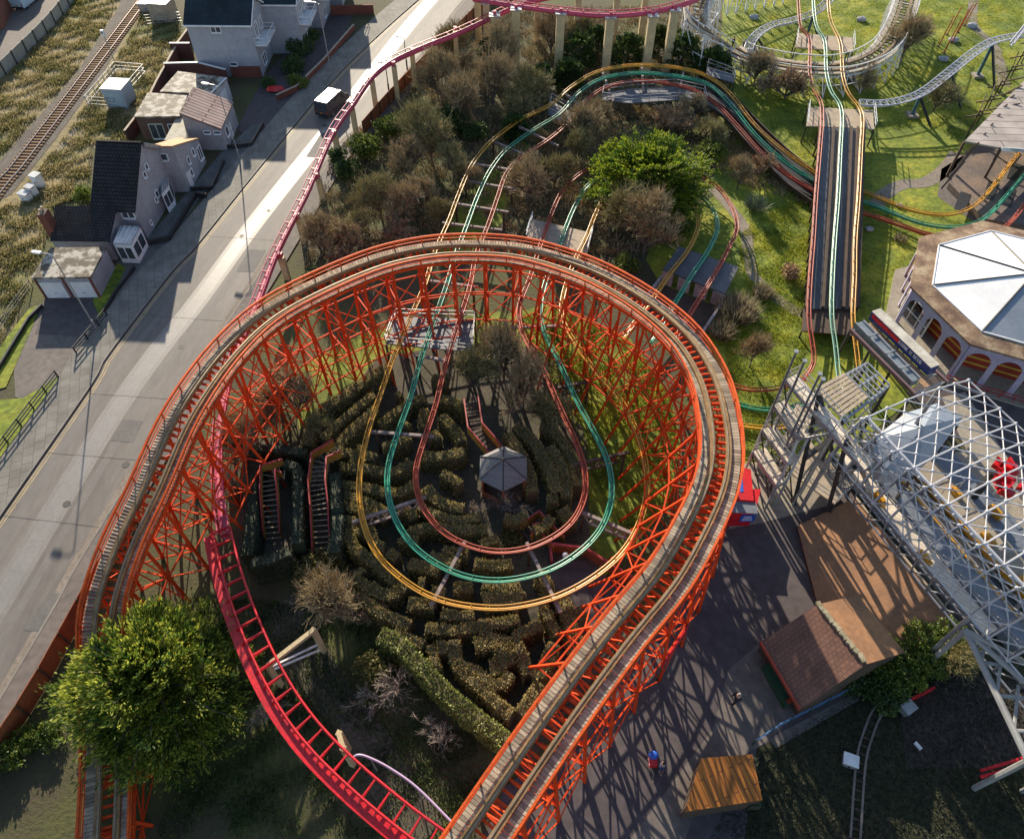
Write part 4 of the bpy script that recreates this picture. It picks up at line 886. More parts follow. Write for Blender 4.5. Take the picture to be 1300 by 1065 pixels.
deck('small railed platform outside the top bend on the right',[(896,95),(932,105),(930,96),(898,84)],2.8,bluegrey,rm=M['galv'])
deck('grey plank platform with white rails behind the orange deck',[(668,303),(745,322),(752,296),(676,278)],1.8,M['tan'],rm=M['white'],skip=(0,2))
deck('brake platform crossing the straight hill tracks, lower one',[(1024,160),(1110,164),(1108,140),(1026,136)],2.6,M['tan'],rm=M['white'],skip=(0,2))
deck('brake platform crossing the straight hill tracks, upper one',[(1010,60),(1083,66),(1082,48),(1012,42)],3.4,M['tan'],rm=M['white'],skip=(0,2))
# hut the three tracks cross
t=thing('track_hut','low hut with dark flat roof and whitewashed walls crossed by the three tracks','hut',at(880,350)); 
wht=mat('stained_whitewash',(0.42,0.38,0.36),(0.25,0.2,0.19),1.2,.85,fine=.2)
P=[xy(842,341,2),xy(921,372,2),xy(938,338,2),xy(862,312,2)]; b=MB(); b.prism([(p[0],p[1]) for p in P],1.75,1.9); b.build('roof',mat('grey_flat_roof',(0.1,0.105,0.12),(0.07,0.07,0.08),.8,.7),t)
b=MB(); A=Vector((*P[0],0));B=Vector((*P[1],0)); 
for f0,f1 in ((0,.18),(.27,.46),(.54,.74),(.82,1)): b.beam(A.lerp(B,f0)+Vector((0,0,.87)),A.lerp(B,f1)+Vector((0,0,.87)),.25,1.72)
b.build('wall',wht,t)
b=MB(); n=(B-A).cross(Vector((0,0,1))).normalized()
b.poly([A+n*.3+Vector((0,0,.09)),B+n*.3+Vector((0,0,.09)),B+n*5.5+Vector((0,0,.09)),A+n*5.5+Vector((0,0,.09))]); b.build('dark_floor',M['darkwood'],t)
for q,f in ((A,1),(B,1)):
    b=MB(); b.beam(q+n*.1+Vector((0,0,.5)),q+n*5.6+Vector((0,0,.5)),.25,1.0); b.build('side_wall',wht,t)
# lift hill bed
t=thing('lift_hill_bed','dark timber and sheet bed carrying the three straight hill tracks','ride structure',at(1060,280)); 
Lb=[at(1041,162,2.6),at(1035,250,2.1),at(1029,330,1.6),at(1024,392,1.2)]; Rb=[at(1096,164,2.6),at(1093,250,2.1),at(1090,330,1.6),at(1088,392,1.2)]
sl=mat_lines('dark_bed_sheets',(0.055,0.06,0.075),(0.02,0.02,0.025),.5,R(92),.1,.5,c3=(0.075,0.08,0.095))
Lm=smooth_path(Lb,6);Rm=smooth_path(Rb,6); b=MB(); b.strip(Lm,Rm,.1); b.build('bed_sheets',sl,t)
for f in (-.01,.31,.45,.72,.86,1.01):
    b=MB(); q=[a.lerp(c,f)+Vector((0,0,.18)) for a,c in zip(Lm,Rm)]
    for a,c in zip(q[:-1],q[1:]): b.beam(a,c,.28,.3)
    b.build('timber_rail',M['darkwood'],t)
b=MB()
for i in range(0,len(Lm)): b.beam(Lm[i]-Vector((0,0,.2)),Rm[i]-Vector((0,0,.2)),.2); b.beam(Lm[i],Vector((Lm[i].x,Lm[i].y,0)),.2); b.beam(Rm[i],Vector((Rm[i].x,Rm[i].y,0)),.2)
b.build('trestle_frame',M['darkwood'],t)
deck('low timber landing at the foot of the straight hill',[(1018,420),(1082,426),(1082,396),(1020,392)],1.0,M['darkwood'],rails=False)

# dark sheeted channel carrying the three tracks down to the foot of the hill
t=thing('track_channel','dark sheeted channel under the three tracks between the top bend and the straight hill','ride structure',at(970,150)); 
Lc_=smooth_path([at(903,104,2.2),at(930,124,1.9),at(965,160,1.4),at(1003,196,.9),at(1038,224,.6)],6); Rc_=smooth_path([at(893,134,2.2),at(920,152,1.9),at(955,192,1.4),at(992,230,.9),at(1030,258,.6)],6)
b=MB(); b.strip(Lc_,Rc_,.1); b.build('channel_floor',mat('black_rubber_sheet',(0.02,0.02,0.022),(0.05,0.05,0.05),.6,.5,fine=.3),t)
for f in (0,.33,.66,1):
    b=MB(); q=[a.lerp(c,f)+Vector((0,0,.2)) for a,c in zip(Lc_,Rc_)]
    for a,c in zip(q[:-1],q[1:]): b.beam(a,c,.14,.4)
    b.build('channel_side',M['darkwood'],t)
for i in (0,8,16,24):
    for q in (Lc_[min(i,len(Lc_)-1)],Rc_[min(i,len(Rc_)-1)]): MB().beam(q-Vector((0,0,.1)),Vector((q.x,q.y,0)),.18).build('post',M['darkwood'],t)
# ================================================================== VEGETATION
M['cypress']=mat('cypress_foliage',(0.03,0.075,0.012),(0.42,0.44,0.06),0.45,0.6,isl=True,transl=.5,c3=(0.13,0.19,0.022))
M['pine']=mat('bright_pine_foliage',(0.03,0.08,0.01),(0.34,0.38,0.025),0.5,0.6,isl=True,transl=.45,c3=(0.11,0.18,0.014))
M['evergreen']=mat('dark_evergreen_foliage',(0.02,0.05,0.014),(0.11,0.16,0.03),0.6,0.6,isl=True,transl=.3,c3=(0.05,0.09,0.02))
M['bush']=mat('green_bush_foliage',(0.04,0.08,0.01),(0.2,0.24,0.03),0.6,0.6,isl=True,transl=.3,c3=(0.1,0.14,0.016))
M['olive']=mat('olive_bush_foliage',(0.08,0.075,0.02),(0.19,0.17,0.05),0.6,0.7,isl=True,transl=.25,c3=(0.13,0.115,0.03))
M['twig']=mat('bare_twigs',(0.22,0.165,0.085),(0.46,0.36,0.2),0.7,0.9,isl=True,c3=(0.33,0.25,0.13))
M['twigred']=mat('reddish_twigs',(0.3,0.19,0.1),(0.46,0.31,0.17),0.7,0.9,isl=True)
M['twigolive']=mat('olive_twigs',(0.19,0.17,0.07),(0.36,0.31,0.13),0.5,0.9,isl=True)
M['twigpale']=mat('pale_dead_twigs',(0.3,0.25,0.2),(0.2,0.16,0.13),1,0.9,isl=True)
M['hedge']=mat('hedge_leaves',(0.13,0.12,0.025),(0.52,0.4,0.16),0.35,0.8,isl=True,transl=.25,c3=(0.3,0.24,0.08))
M['hedgecore']=mat('hedge_core',(0.12,0.095,0.045),(0.08,0.07,0.03),1.5,.95,fine=.4)
M['ivy']=mat('ivy_hedge_leaves',(0.1,0.13,0.02),(0.34,0.36,0.09),0.6,0.6,isl=True,transl=.15)
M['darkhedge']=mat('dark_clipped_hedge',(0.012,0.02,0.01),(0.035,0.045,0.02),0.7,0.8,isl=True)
M['blade']=mat('dry_grass_blades',(0.42,0.34,0.19),(0.13,0.14,0.035),0.12,0.8,isl=True,transl=.35,c3=(0.27,0.23,0.09))
M['gblade']=mat('green_grass_blades',(0.1,0.16,0.01),(0.38,0.37,0.03),0.2,0.8,isl=True,transl=.4,c3=(0.23,0.27,0.012))
def crown_leaves(lobes,n,spray=1.0,k=9,L=.35,W=.09,up=.35,rg=None,spread=.7,inner=.35):
    """lobes: (x,y,z,rx,ry,rz). sprays on and in the lobes"""
    rg=rg or rng; lob=np.array(lobes,float); wt=lob[:,3]*lob[:,4]; idx=rg.choice(len(lob),n,p=wt/wt.sum()); lb=lob[idx]
    d=nrm(rg.normal(size=(n,3))+np.array([0,0,.25])); rad=1-inner*rg.random((n,1))**2.0
    P=lb[:,:3]+d*lb[:,3:6]*rad*(1+.06*rg.normal(size=(n,1)))
    D=nrm(d*np.array([1,1,.6])+np.array([0,0,up])+.45*rg.normal(size=(n,3)))
    P=np.repeat(P,k,0);D0=np.repeat(D,k,0); t=np.tile(np.linspace(-.3,1,k),n)[:,None]
    Q=P+D0*t*spray*.6+rg.normal(size=P.shape)*.05; DD=nrm(D0+spread*rg.normal(size=P.shape)); 
    LL=L*(.6+.8*rg.random(len(Q))); return leaf_quads(Q,DD,LL,W*(.7+.6*rg.random(len(Q))),rg)
def branches(root,h,levels,rg,spread=.6,n0=5,lean=(0,0),L0=None,r0=.16,ratio=.68,kids=(4,4,4,3,3),trunk=.25,upb=.25):
    """recursive branching, returns list of segments (p,q,r0,r1)"""
    segs=[]; L0=L0 or h*.34; base=np.array(root,float); top=base+np.array([lean[0],lean[1],h*trunk])
    segs.append((base,top,r0,r0*.8)); cur=[(top,np.array([0,0,1.0]),r0*.75)]
    L=L0
    for lv in range(levels):
        nxt=[]; kk=kids[min(lv,len(kids)-1)]
        for p,d,r in cur:
            for j in range(kk):
                sp=spread*(1.25 if lv==0 else 1.0); dd=d+sp*rg.normal(size=3); dd[2]+=upb*(1 if lv<3 else .6); dd/=np.linalg.norm(dd)
                l=L*(.65+.6*rg.random()); m=p+dd*l*.5+rg.normal(size=3)*l*.05; e=p+dd*l+rg.normal(size=3)*l*.08+np.array([0,0,-.03*l])
                segs.append((p,m,r,r*.8)); segs.append((m,e,r*.8,r*.6)); nxt.append((e if rg.random()<.6 else m,dd,r*.64))
                if rg.random()<.5: nxt.append((m,dd,r*.5))
        cur=nxt; L*=ratio
    return segs
def seg_mesh(name,segs,m,parent,minr=.009):
    P=np.array([s[0] for s in segs]);Q=np.array([s[1] for s in segs]);ra=np.maximum(np.array([s[2] for s in segs]),minr)[:,None];rb=np.maximum(np.array([s[3] for s in segs]),minr)[:,None]
    D=nrm(Q-P); u=np.tile(np.array([[.3,.2,1.]]),(len(P),1)); x=nrm(np.cross(D,u)); y=np.cross(D,x); F=[]
    for k in range(3):
        a=2*math.pi*k/3;b=2*math.pi*(k+1)/3; ca,sa,cb,sb=math.cos(a),math.sin(a),math.cos(b),math.sin(b)
        F.append(np.stack([P+(x*ca+y*sa)*ra,P+(x*cb+y*sb)*ra,Q+(x*cb+y*sb)*rb,Q+(x*ca+y*sa)*rb],1))
    return quads(name,np.concatenate(F),m,parent)
PROTO={}
def bare_proto(key,h,seed,m,levels=5,kids=(6,4,4,3,2),spread=.55,r0=.17,ratio=.66,trunk=.12,upb=.3,minr=.015):
    rg=np.random.default_rng(seed); segs=branches((0,0,0),h,levels,rg,spread=spread,kids=kids,r0=r0,ratio=ratio,trunk=trunk,upb=upb)
    hh=h; thick=[s for s in segs if s[2]>.03]; thin=[s for s in segs if s[2]<=.03]
    PROTO[key]=(thick,thin,m,minr)
def place_tree(key,name,label,px,py,hc,sc,rz,cat='tree',group=None,used={}):
    p=at(px,py,hc); loc=(p.x,p.y,0)
    q_=random.Random(int(px*3+py))
    if key in used: return dup(used[key],loc,rz,label,group,(sc*q_.uniform(.85,1.2),sc*q_.uniform(.85,1.2),sc*q_.uniform(.8,1.15)))
    thick,thin,m,minr=PROTO[key]; t=thing(name,label,cat,(0,0,0),group=group)
    seg_mesh('trunk',thick,M['bark'],t); seg_mesh('branches',thin,m,t,minr); t.location=loc; t.rotation_euler=(0,0,rz); t.scale=(sc,)*3; used[key]=t; return t

bare_proto('bareA',6,1,M['twig'],spread=.42,ratio=.74,minr=.013); bare_proto('bareB',6,2,M['twigolive'],kids=(7,5,4,3,2),spread=.4,ratio=.74,minr=.013); bare_proto('bareC',5,3,M['twigred'],kids=(8,5,5,4),levels=4,spread=.45,ratio=.7,minr=.018)
bare_proto('bareE',6,21,M['twig'],spread=.36,ratio=.76,minr=.013,trunk=.2,upb=.4); bare_proto('bareF',6,22,M['twigolive'],spread=.5,ratio=.7,kids=(5,5,4,4,2),minr=.014,trunk=.08); bare_proto('bareD',5,4,M['twigpale'],levels=4,kids=(6,3,3,3),spread=.8,upb=.05,r0=.12,minr=.016,ratio=.72)
GRP='bare winter trees of the park'
TREES=[('bareB',545,175,3.6,1.35,0,'largest bare olive-grey tree, between the road fence and the top left bend'),('bareA',588,135,3.2,1.1,1,'bare tree beside the top left bend of the racing tracks'),('bareB',480,250,3,1.1,2,'bare olive-tinged tree above the orange deck beside the pink track'),
('bareA',510,265,2.6,.9,3,'small bare tree right of the olive-tinged tree above the orange deck'),('bareB',562,268,2.2,.95,1,'twiggy rounded shrub against the three tracks above the orange deck'),('bareA',405,310,2,.8,4,'grey twiggy tree in the shadow under the pink track columns'),('bareA',440,310,2,.85,5,'brown bare tree just outside the upper left of the orange loop'),
('bareA',625,120,3,1.2,2.4,'bare tree below the pair of cream columns at the top'),('bareB',680,110,3,1.1,.6,'bare olive tree below the tall cream column left of the bushes'),('bareA',640,75,3.2,1.1,.2,'bare tree behind the tall cream columns at the crossing'),('bareA',560,110,2.4,1.1,5,'brown bare thicket beside the board fence near the top'),
('bareA',760,150,2,.8,1.2,'bare shrub inside the top bend below the curved walkway'),('bareB',800,265,3,1.25,2.2,'tall bare tree in front of the bright spreading pine'),('bareA',820,300,2.8,1.1,4.1,'bare tree beside the dark roofed hut'),('bareA',770,260,2.2,.8,.4,'small bare tree where the tracks vanish behind the pine'),
('bareA',640,455,3.2,1.1,.9,'bare tree inside the loop above the hedge maze, its crown widest of those there'),('bareB',600,470,2.6,.8,3.9,'small bare tree beside the brick red track above the maze'),('bareA',665,500,2.4,.9,2.9,'leaning bare tree between maze and inner bright grass'),('bareA',372,500,3,1.0,5.1,'bare grey tree among the orange legs at the left of the maze'),
('bareD',640,632,1.8,.62,.3,'pale bare tree hugging the front of the grey roofed pavilion'),('bareD',400,605,2.6,.55,2.3,'pale bare tree over the second orange maze bridge'),('bareA',425,770,2.2,.85,1.1,'dark purplish bare tree at the lower left of the maze'),('bareD',600,640,2,.4,1.3,'small pale bare tree left of the pavilion'),
('bareD',500,872,1.8,.8,4.4,'wide pale branching dead tree below the maze beside the ivy hedge'),('bareD',560,935,1.4,.55,3.3,'round pale twiggy bush between ivy hedge and lower path'),('bareA',1150,60,2.6,1.1,2,'bare tree standing right of the timber track at the top right'),('bareC',1000,112,1.8,1.1,0,'brown thicket under the white coaster bend left of the straight hill'),
('bareA',960,95,1.6,.9,2,'brown thicket at the end of the racing track top bend'),('bareB',1190,130,1.4,.8,2.7,'low brown scrub right of the white tubular track support'),('bareD',127,285,3.6,.5,1.7,'pale bare tree growing between the garage and white porch'),('bareA',1100,100,1.6,.7,.5,'small bare tree beside the straight hill upper platform'),
('bareC',965,210,1.8,.8,1,'reddish thicket in shade left of the straight hill'),('bareA',700,45,3,1.1,4.2,'bare tree behind the second tall cream column'),('bareA',300,560,2.5,.8,3.6,'bare tree tangled in the orange legs beside the purple-pink bend'),('bareB',1215,835,1.4,.5,2.0,'thin bare shrub at the right end of the evergreen hedge'),
('bareA',600,230,2,.7,3,'small bare tree between the three tracks and the dark trestle'),('bareB',735,185,2,.8,2,'brown scrub inside the top bend right of the tracks'),('bareA',770,200,2.4,.9,1,'bare tree behind the left side of the pine'),('bareD',330,905,1.2,.45,1,'pale dead shrub at the foot of the big cypress'),('bareA',955,455,1.2,.6,2,'dark purple rounded shrub right of the orange loop')]
for k_,(x,y,key,sc,wd) in enumerate(((520,205,'bareA',1.0,'between the largest olive tree and the fence shrubs'),(575,210,'bareB',.9,'left of the uppermost dark trestle'),(500,295,'bareC',.8,'touching the orange deck below the olive-tinged tree'),(450,285,'bareB',.9,'above the orange deck, second from the pink track'),(535,250,'bareA',.8,'left of the rounded twiggy shrub'),
 (660,120,'bareB',1.1,'right of the pair at the foot of the cream columns'),(600,90,'bareA',1.1,'between the board fence and the cream columns'),(640,200,'bareA',.8,'inside the upper bend right of the brick red track'),(670,240,'bareA',1.1,'in the dark hollow inside the bend, left side'),(705,215,'bareB',.9,'in the dark hollow inside the bend, middle'),(690,175,'bareB',.9,'beside the left foot of the top bend inside'),(740,165,'bareA',.9,'under the left end of the curved walkway'),
 (850,150,'bareC',.9,'above the pine, below the curved walkway'),(905,165,'bareB',.9,'in the dark bank below the brick red track'),(880,140,'bareA',.8,'below the right end of the curved walkway'),(940,225,'bareA',.7,'left of the spiky yucca'),(430,330,'bareC',.7,'just outside the orange deck beside the pink track'),(620,270,'bareA',.6,'right of the lowest dark trestle'),(570,60,'bareB',.9,'by the second short column'),(730,35,'bareB',1.1,'behind the third tall column'),(345,520,'bareA',.7,'left among orange legs above the stair court'),(410,545,'bareB',.6,'at the top left corner of the maze'),(690,520,'bareB',.7,'leaning over the curved hedges right of the pavilion'),(470,770,'bareC',.6,'below the outer left hedge'))):
    TREES.append((key,x,y,2.6*sc,sc,k_*1.3,'bare brown tree '+wd))
def w2p(p): zc=p.y*_c-(p.z-H)*_s; return 650+FPX*p.x/zc,487-FPX*(p.y*_s+(p.z-H)*_c)/zc,zc
TPX=np.array([w2p(p)[:2] for c_ in (cy,cg,crr) for p in c_[::2]])
def fit_scale(x,y,hc,sc):
    # keep crowns clear of the ride clearance envelope along the tracks
    zc=w2p(at(x,y,hc))[2]; dpx=np.hypot(TPX[:,0]-x,TPX[:,1]-y).min(); return max(.28,min(sc,(dpx+10)*zc/FPX/3.3))
for n_,(key,x,y,hc,sc,rz,l) in enumerate(TREES):
    if 'pavilion' not in l and 'red track above' not in l and not (780<x<830 and y>255): sc=fit_scale(x,y,hc,sc)
    hc=min(hc,3.0*sc+.2)
    place_tree({'bareA':'bareE','bareB':'bareF'}.get(key,key) if n_%2 else key,'bare_tree' if sc>.65 else 'bare_shrub',l,x,y,hc,sc,rz,cat='tree' if sc>.65 else 'shrub',group=GRP)
def leafy(name,label,px,py,hc,lobes,n,m,cat='tree',group=None,seed=5,trunk=True,tr=.2,limbs=6,core=True,**kw):
    p=at(px,py,hc); rg=np.random.default_rng(seed); t=thing(name,label,cat,(p.x,p.y,0),group=group)
    lob=[(l[0]+p.x,l[1]+p.y,l[2],l[3],l[4],l[5]) for l in lobes]
    V=crown_leaves(lob,n,rg=rg,**kw); V[...,2]=np.maximum(V[...,2],.05); quads('crown',V-np.array([p.x,p.y,0]),m,t)
    if trunk:
        b=MB(); b.tube([(p.x,p.y,0),(p.x+.1,p.y,hc*.6),(p.x,p.y,hc)],[tr,tr*.8,tr*.5],7)
        for l in lob[:limbs+4]:
            b.tube([(p.x,p.y,hc*.4),((p.x+l[0])/2,(p.y+l[1])/2,hc*.4+(l[2]-hc*.4)*.6),(l[0],l[1],l[2])],[tr*.5,tr*.35,tr*.15],5)
        b.build('trunk',M['bark'],t)
    return t
def branchy(name,label,px,py,hc,R0,Hh,nb,m,seed,cat='tree',group=None,L=.34,W=.06,per=260,ecc=(1,1),tr=.3,zlo=.25,fan=.5,droop=.1,flat=1.0):
    """crown of many foliage-laden boughs radiating from the trunk"""
    p=at(px,py,hc); rg=np.random.default_rng(seed); t=thing(name,label,cat,(p.x,p.y,0),group=group); Ps=[];Ds=[];bb=MB(); bb.tube([(p.x,p.y,0),(p.x+.1,p.y,Hh*.5),(p.x,p.y,Hh*.85)],[tr,tr*.7,tr*.25],7)
    for k in range(nb):
        a=2*math.pi*((k*.618)%1)+.2*rg.normal(); f=(k+.5)/nb; z0=Hh*(zlo+(.9-zlo)*f); el=math.radians(5+70*f**1.6+9*rg.normal())
        rad=R0*(1-.55*f**2.2)*(.72+.38*rg.random()); d=np.array([math.cos(a)*math.cos(el)*ecc[0],math.sin(a)*math.cos(el)*ecc[1],math.sin(el)*flat]); base=np.array([p.x,p.y,z0*.85]); l=rad if f<.8 else rad*.7
        bb.tube([tuple(base),tuple(base+d*l*.5+np.array([0,0,.1])),tuple(base+d*l*.92)],[tr*.3,tr*.2,.02],4)
        n=int(per*(.7+.6*rg.random())); u=.35+.65*rg.random(n)**.7; side=nrm(np.cross(d,[0,0,1.])[None])[0]; wv_=(1.15-u)*fan*l
        nc=7; ci=rg.integers(0,nc,n); cu=.4+.62*rg.random(nc); cs=rg.normal(size=nc); cz=rg.normal(size=nc)*.35
        u2=np.where(rg.random(n)<.75,cu[ci]+.06*rg.normal(size=n),u); s_=np.where(rg.random(n)<.75,cs[ci]*.5*(1.15-cu[ci])*fan*l*1.6+.13*rg.normal(size=n),rg.normal(size=n)*wv_*.5)
        Q=base+d*l*u2[:,None]+side*s_[:,None]; Q[:,2]+=cz[ci]*.3-droop*l*u2**2+.1*rg.normal(size=n); D=nrm(d*1.0+side*(np.sign(s_)*.5)[:,None]+np.array([0,0,.25])+.35*rg.normal(size=(n,3))); Ps.append(Q);Ds.append(D)
    P=np.concatenate(Ps);D=np.concatenate(Ds); V=leaf_quads(P,D,L*(.6+.8*rg.random(len(P))),W*(.7+.6*rg.random(len(P))),rg); V[...,2]=np.maximum(V[...,2],.05)
    quads('crown',V-np.array([p.x,p.y,0]),m,t); bb.build('trunk',M['bark'],t); return t
def lobes_disc(seed,n,R0,zc,rz,rl=(1.2,2.2),flat=.6):
    rg=random.Random(seed); out=[(0,0,zc,R0*.5,R0*.5,rz*.9)]
    for i in range(n):
        a=2*math.pi*(i+rg.random()*.6)/n; d=R0*rg.uniform(.45,.8); r=rg.uniform(*rl); out.append((d*math.cos(a),d*math.sin(a),zc+rg.uniform(-.25,.35)*rz-.2*rz*(d/R0),r,r,r*flat))
    return out
# big cypress bottom left
branchy('cypress_tree','huge dark green cypress with ragged sprays beside the lower left of the orange coaster',187,860,5.6,6.2,8.8,140,M['cypress'],8,per=760,L=.32,W=.05,tr=.4,zlo=.22,fan=.55,droop=.05)
# spreading bright pine
branchy('pine_tree','broad bright green layered pine near the centre top beside the dark hut',826,225,4.2,7.2,7.6,105,M['pine'],9,per=950,L=.3,W=.055,tr=.32,ecc=(1.12,1.0),zlo=.35,fan=.6,droop=.03,flat=.7)
EV=[(735,62,3,2.6,'dark evergreen between the second and third tall cream columns'),(798,62,2.8,2.3,'dark evergreen between the third tall column and the bend column'),(868,62,3,2.8,'dark evergreen below the white lattice coaster'),(905,78,2.6,2.3,'rightmost dark evergreen of the bank outside the top bend'),(722,92,2.2,2.0,'dark evergreen at the foot of the second tall cream column'),(690,95,2.0,1.5,'small dark evergreen left of the second tall cream column'),(760,50,3,2.0,'evergreen hidden partly by the third tall column'),(838,50,3,2.0,'evergreen directly under the end of the upper pink track'),
 (655,160,1.8,1.5,'dark evergreen against the upper left of the three tracks'),(620,60,2,1.2,'small evergreen left of the tall cream pair')]
for i,(x,y,hc,r,l) in enumerate(EV): branchy('evergreen_tree',l,x,y,hc,r*1.25,hc*1.7,40,M['evergreen'],30+i,group='evergreens on the bank behind the racing tracks',per=230,L=.34,W=.08,tr=.18,zlo=.25,fan=.7)
GB_=[(462,185,1.8,1.9,'rounded bright-topped evergreen shrub at the board fence under the pink track'),(497,160,1.8,1.7,'second rounded evergreen shrub nearer the sixth short column'),(428,196,1.2,1.1,'small evergreen shrub in the corner by the road and pink track'),(440,215,1.2,1.3,'low evergreen shrub below the rounded pair')]
for i,(x,y,hc,r,l) in enumerate(GB_): leafy('evergreen_shrub',l,x,y,hc,lobes_disc(50+i,5,r,hc,r*.8,(r*.5,r*.7),.9),int(900*r*r/4),M['bush'] if i<2 else M['evergreen'],cat='shrub',seed=60+i,k=8,L=.2,W=.08,spray=.4,spread=.9,group='evergreen shrubs at the road fence')
SH=[(903,192,1.5,1.7,'olive green round bush right of the bright pine',M['bush']),(400,350,.9,1.0,'dark bush in the shade below the pink track',M['evergreen']),(1003,344,.8,.95,'round brown clipped bush left of the straight hill bed',M['twigred']),(477,848,1.1,1.1,'yellow-green round bush inside the pale dead tree',M['olive']),(398,722,.8,1.2,'yellowish clipped bush left at the foot of the maze stairs',M['olive']),(425,718,.8,1.1,'yellowish clipped bush right at the foot of the maze stairs',M['olive']),
 (380,56,1.2,1.9,'large garden shrub below the white balconies of the tall houses',M['evergreen']),(372,82,1.0,1.5,'dark garden shrub nearest the red covered dinghy',M['evergreen']),(376,104,.7,1.2,'low rounded garden shrub beside the brick front wall',M['bush']),(340,105,.8,.9,'small shrub at the corner of the blue-grey end house',M['evergreen']),(106,246,.9,1.1,'green bush against the tiled roof on the railway side',M['bush']),(395,45,.9,1.2,'garden shrub behind the third balcony',M['evergreen']),
 (720,70,.9,.9,'',None),(757,74,.6,.8,'brown dead bush at the foot of the bend column',M['twigred']),(1085,855,1.0,1.4,'leftmost glossy bush of the row below the brown roofs',M['evergreen']),(1110,845,1.2,1.5,'second glossy bush of the row below the brown roofs',M['bush']),(1145,842,1.4,1.7,'third glossy bush of the row, biggest, below the brown roofs',M['bush']),(1180,825,1.5,1.7,'fourth glossy bush of the row, beside the flat roof corner',M['bush']),(1212,812,1.4,1.5,'rightmost glossy bush of the row against the white lattice',M['bush']),(1120,880,.8,1.3,'low dark bush in front of the glossy row',M['evergreen']),
 (650,690,.5,.8,'small bush beside the red bridge rails in the maze',M['olive']),(1250,640,.0,.0,'',None),(1255,300,.8,.8,'',None),(20,950,.7,1.1,'dark ivy clump at the far lower left behind the board fence',M['bush']),(60,930,.6,.9,'small dark bush between board fence and cypress',M['bush']),(130,800,.5,.8,'',None)]
SH+=[(572,150,1.6,1.9,'dark ivy-green bush in the middle of the bare thicket',M['evergreen']),(600,165,1.4,1.5,'dark green bush beside the yellow track in the thicket',M['evergreen']),(520,150,1.4,1.4,'green bush right of the rounded fence shrubs',M['bush']),(610,110,1.4,1.4,'dark green bush below the cream column pair',M['evergreen']),(500,235,1.2,1.2,'ivy bush between the two olive-tinged trees',M['evergreen']),(860,290,1.2,1.5,'leafy bush under the right edge of the pine',M['bush']),(795,335,.9,1.1,'low green bush between hut and orange deck',M['bush'])]
i=0
for (x,y,hc,r,l,m) in SH:
    i+=1
    if m is None: continue
    leafy('bush',l,x,y,hc,lobes_disc(80+i,5,r,hc,r*.7,(r*.5,r*.7),.85),int(800*r*r/3),m,cat='bush',seed=90+i,k=7,L=.17,W=.07,spray=.35,spread=1.0,group='rounded bushes',trunk=False)
# spiky grasses : pampas / yucca
def spiky(label,px,py,r,n,m,L,seed,group=None,up=.6,name='ornamental_grass'):
    rg=np.random.default_rng(seed); p=at(px,py,0); t=thing(name,label,'plant',(p.x,p.y,0),group=group)
    a=rg.random(n)*2*math.pi; rr=r*np.sqrt(rg.random(n)); B=np.stack([rr*np.cos(a),rr*np.sin(a),np.zeros(n)],1); D=nrm(np.stack([np.cos(a)*rg.random(n),np.sin(a)*rg.random(n),up+rg.random(n)],1)+.15*rg.normal(size=(n,3)))
    V=leaf_quads(B,D,L*(.6+.6*rg.random(n)),.035,rg); quads('blades',V,m,t); return t
M['pampas']=mat('pampas_blades',(0.4,0.33,0.22),(0.2,0.17,0.09),.6,.8,isl=True,transl=.3)
M['yucca']=mat('yucca_blades',(0.1,0.13,0.09),(0.28,0.3,0.22),.6,.5,isl=True)
spiky('tall pale pampas grass beside the lawn path, left of the bare lawn edge',935,400,1.6,1500,M['pampas'],1.9,1,'pampas clumps'); spiky('smaller pale pampas clump just above the orange deck',915,425,1.0,700,M['pampas'],1.4,2,'pampas clumps'); spiky('spiky yucca clump with pale blades beside the lawn path',958,265,.7,260,M['yucca'],1.7,3,up=.3,name='yucca'); spiky('tuft of pampas grass by the path corner',968,375,.8,500,M['pampas'],1.1,4,'pampas clumps')
spiky('small tuft of pale grass in front of the carousel lawn',1142,305,.6,200,M['pampas'],.7,5,'pampas clumps')
# dune grass and lawn tufts (stuff)
from mathutils.geometry import tessellate_polygon
def in_poly(pts,P):
    x,y=pts[:,0],pts[:,1]; r=np.zeros(len(pts),bool); n=len(P)
    for i in range(n):
        x1,y1=P[i];x2,y2=P[(i+1)%n]; c=((y1>y)!=(y2>y)); xi=(x2-x1)*(y-y1)/((y2-y1) if abs(y2-y1)>1e-9 else 1e-9)+x1; r^=c&(x<xi)
    return r
def grass(name,label,cat,px,n,m,L,W,lean=(0.5,-.1),seed=1,clump=None,excl=()):
    rg=np.random.default_rng(seed); P=[tuple(at(*p)[:2]) for p in px]; a=np.array(P); lo=a.min(0);hi=a.max(0); out=[];tot=0
    while tot<n:
        q=lo+(hi-lo)*rg.random((n,2)); k=in_poly(q,P)
        for e in excl: k&=~in_poly(q,[tuple(at(*p)[:2]) for p in e])
        if clump:
            f=np.sin(q[:,0]*.9+1.3*np.sin(q[:,1]*.7))*np.sin(q[:,1]*1.1+1.7*np.sin(q[:,0]*.5)); k&=(f+.9*rg.normal(size=len(q))*.6>clump)
        q=q[k]; out.append(q); tot+=len(q)
    q=np.concatenate(out)[:n]; B=np.concatenate([q,np.full((n,1),.02)],1); D=nrm(np.array([lean[0],lean[1],.8])+.4*rg.normal(size=(n,3))*np.array([1,1,.4]))
    V=leaf_quads(B,D,L*(.4+rg.random(n)),W,rg); return tag(quads(name,V,m),label,cat,kind='stuff')
balx=[(-60,300),(-60,255),(0,200),(96,90),(150,5),(165,-30),(225,-30),(190,0),(135,95),(75,180),(20,252)]
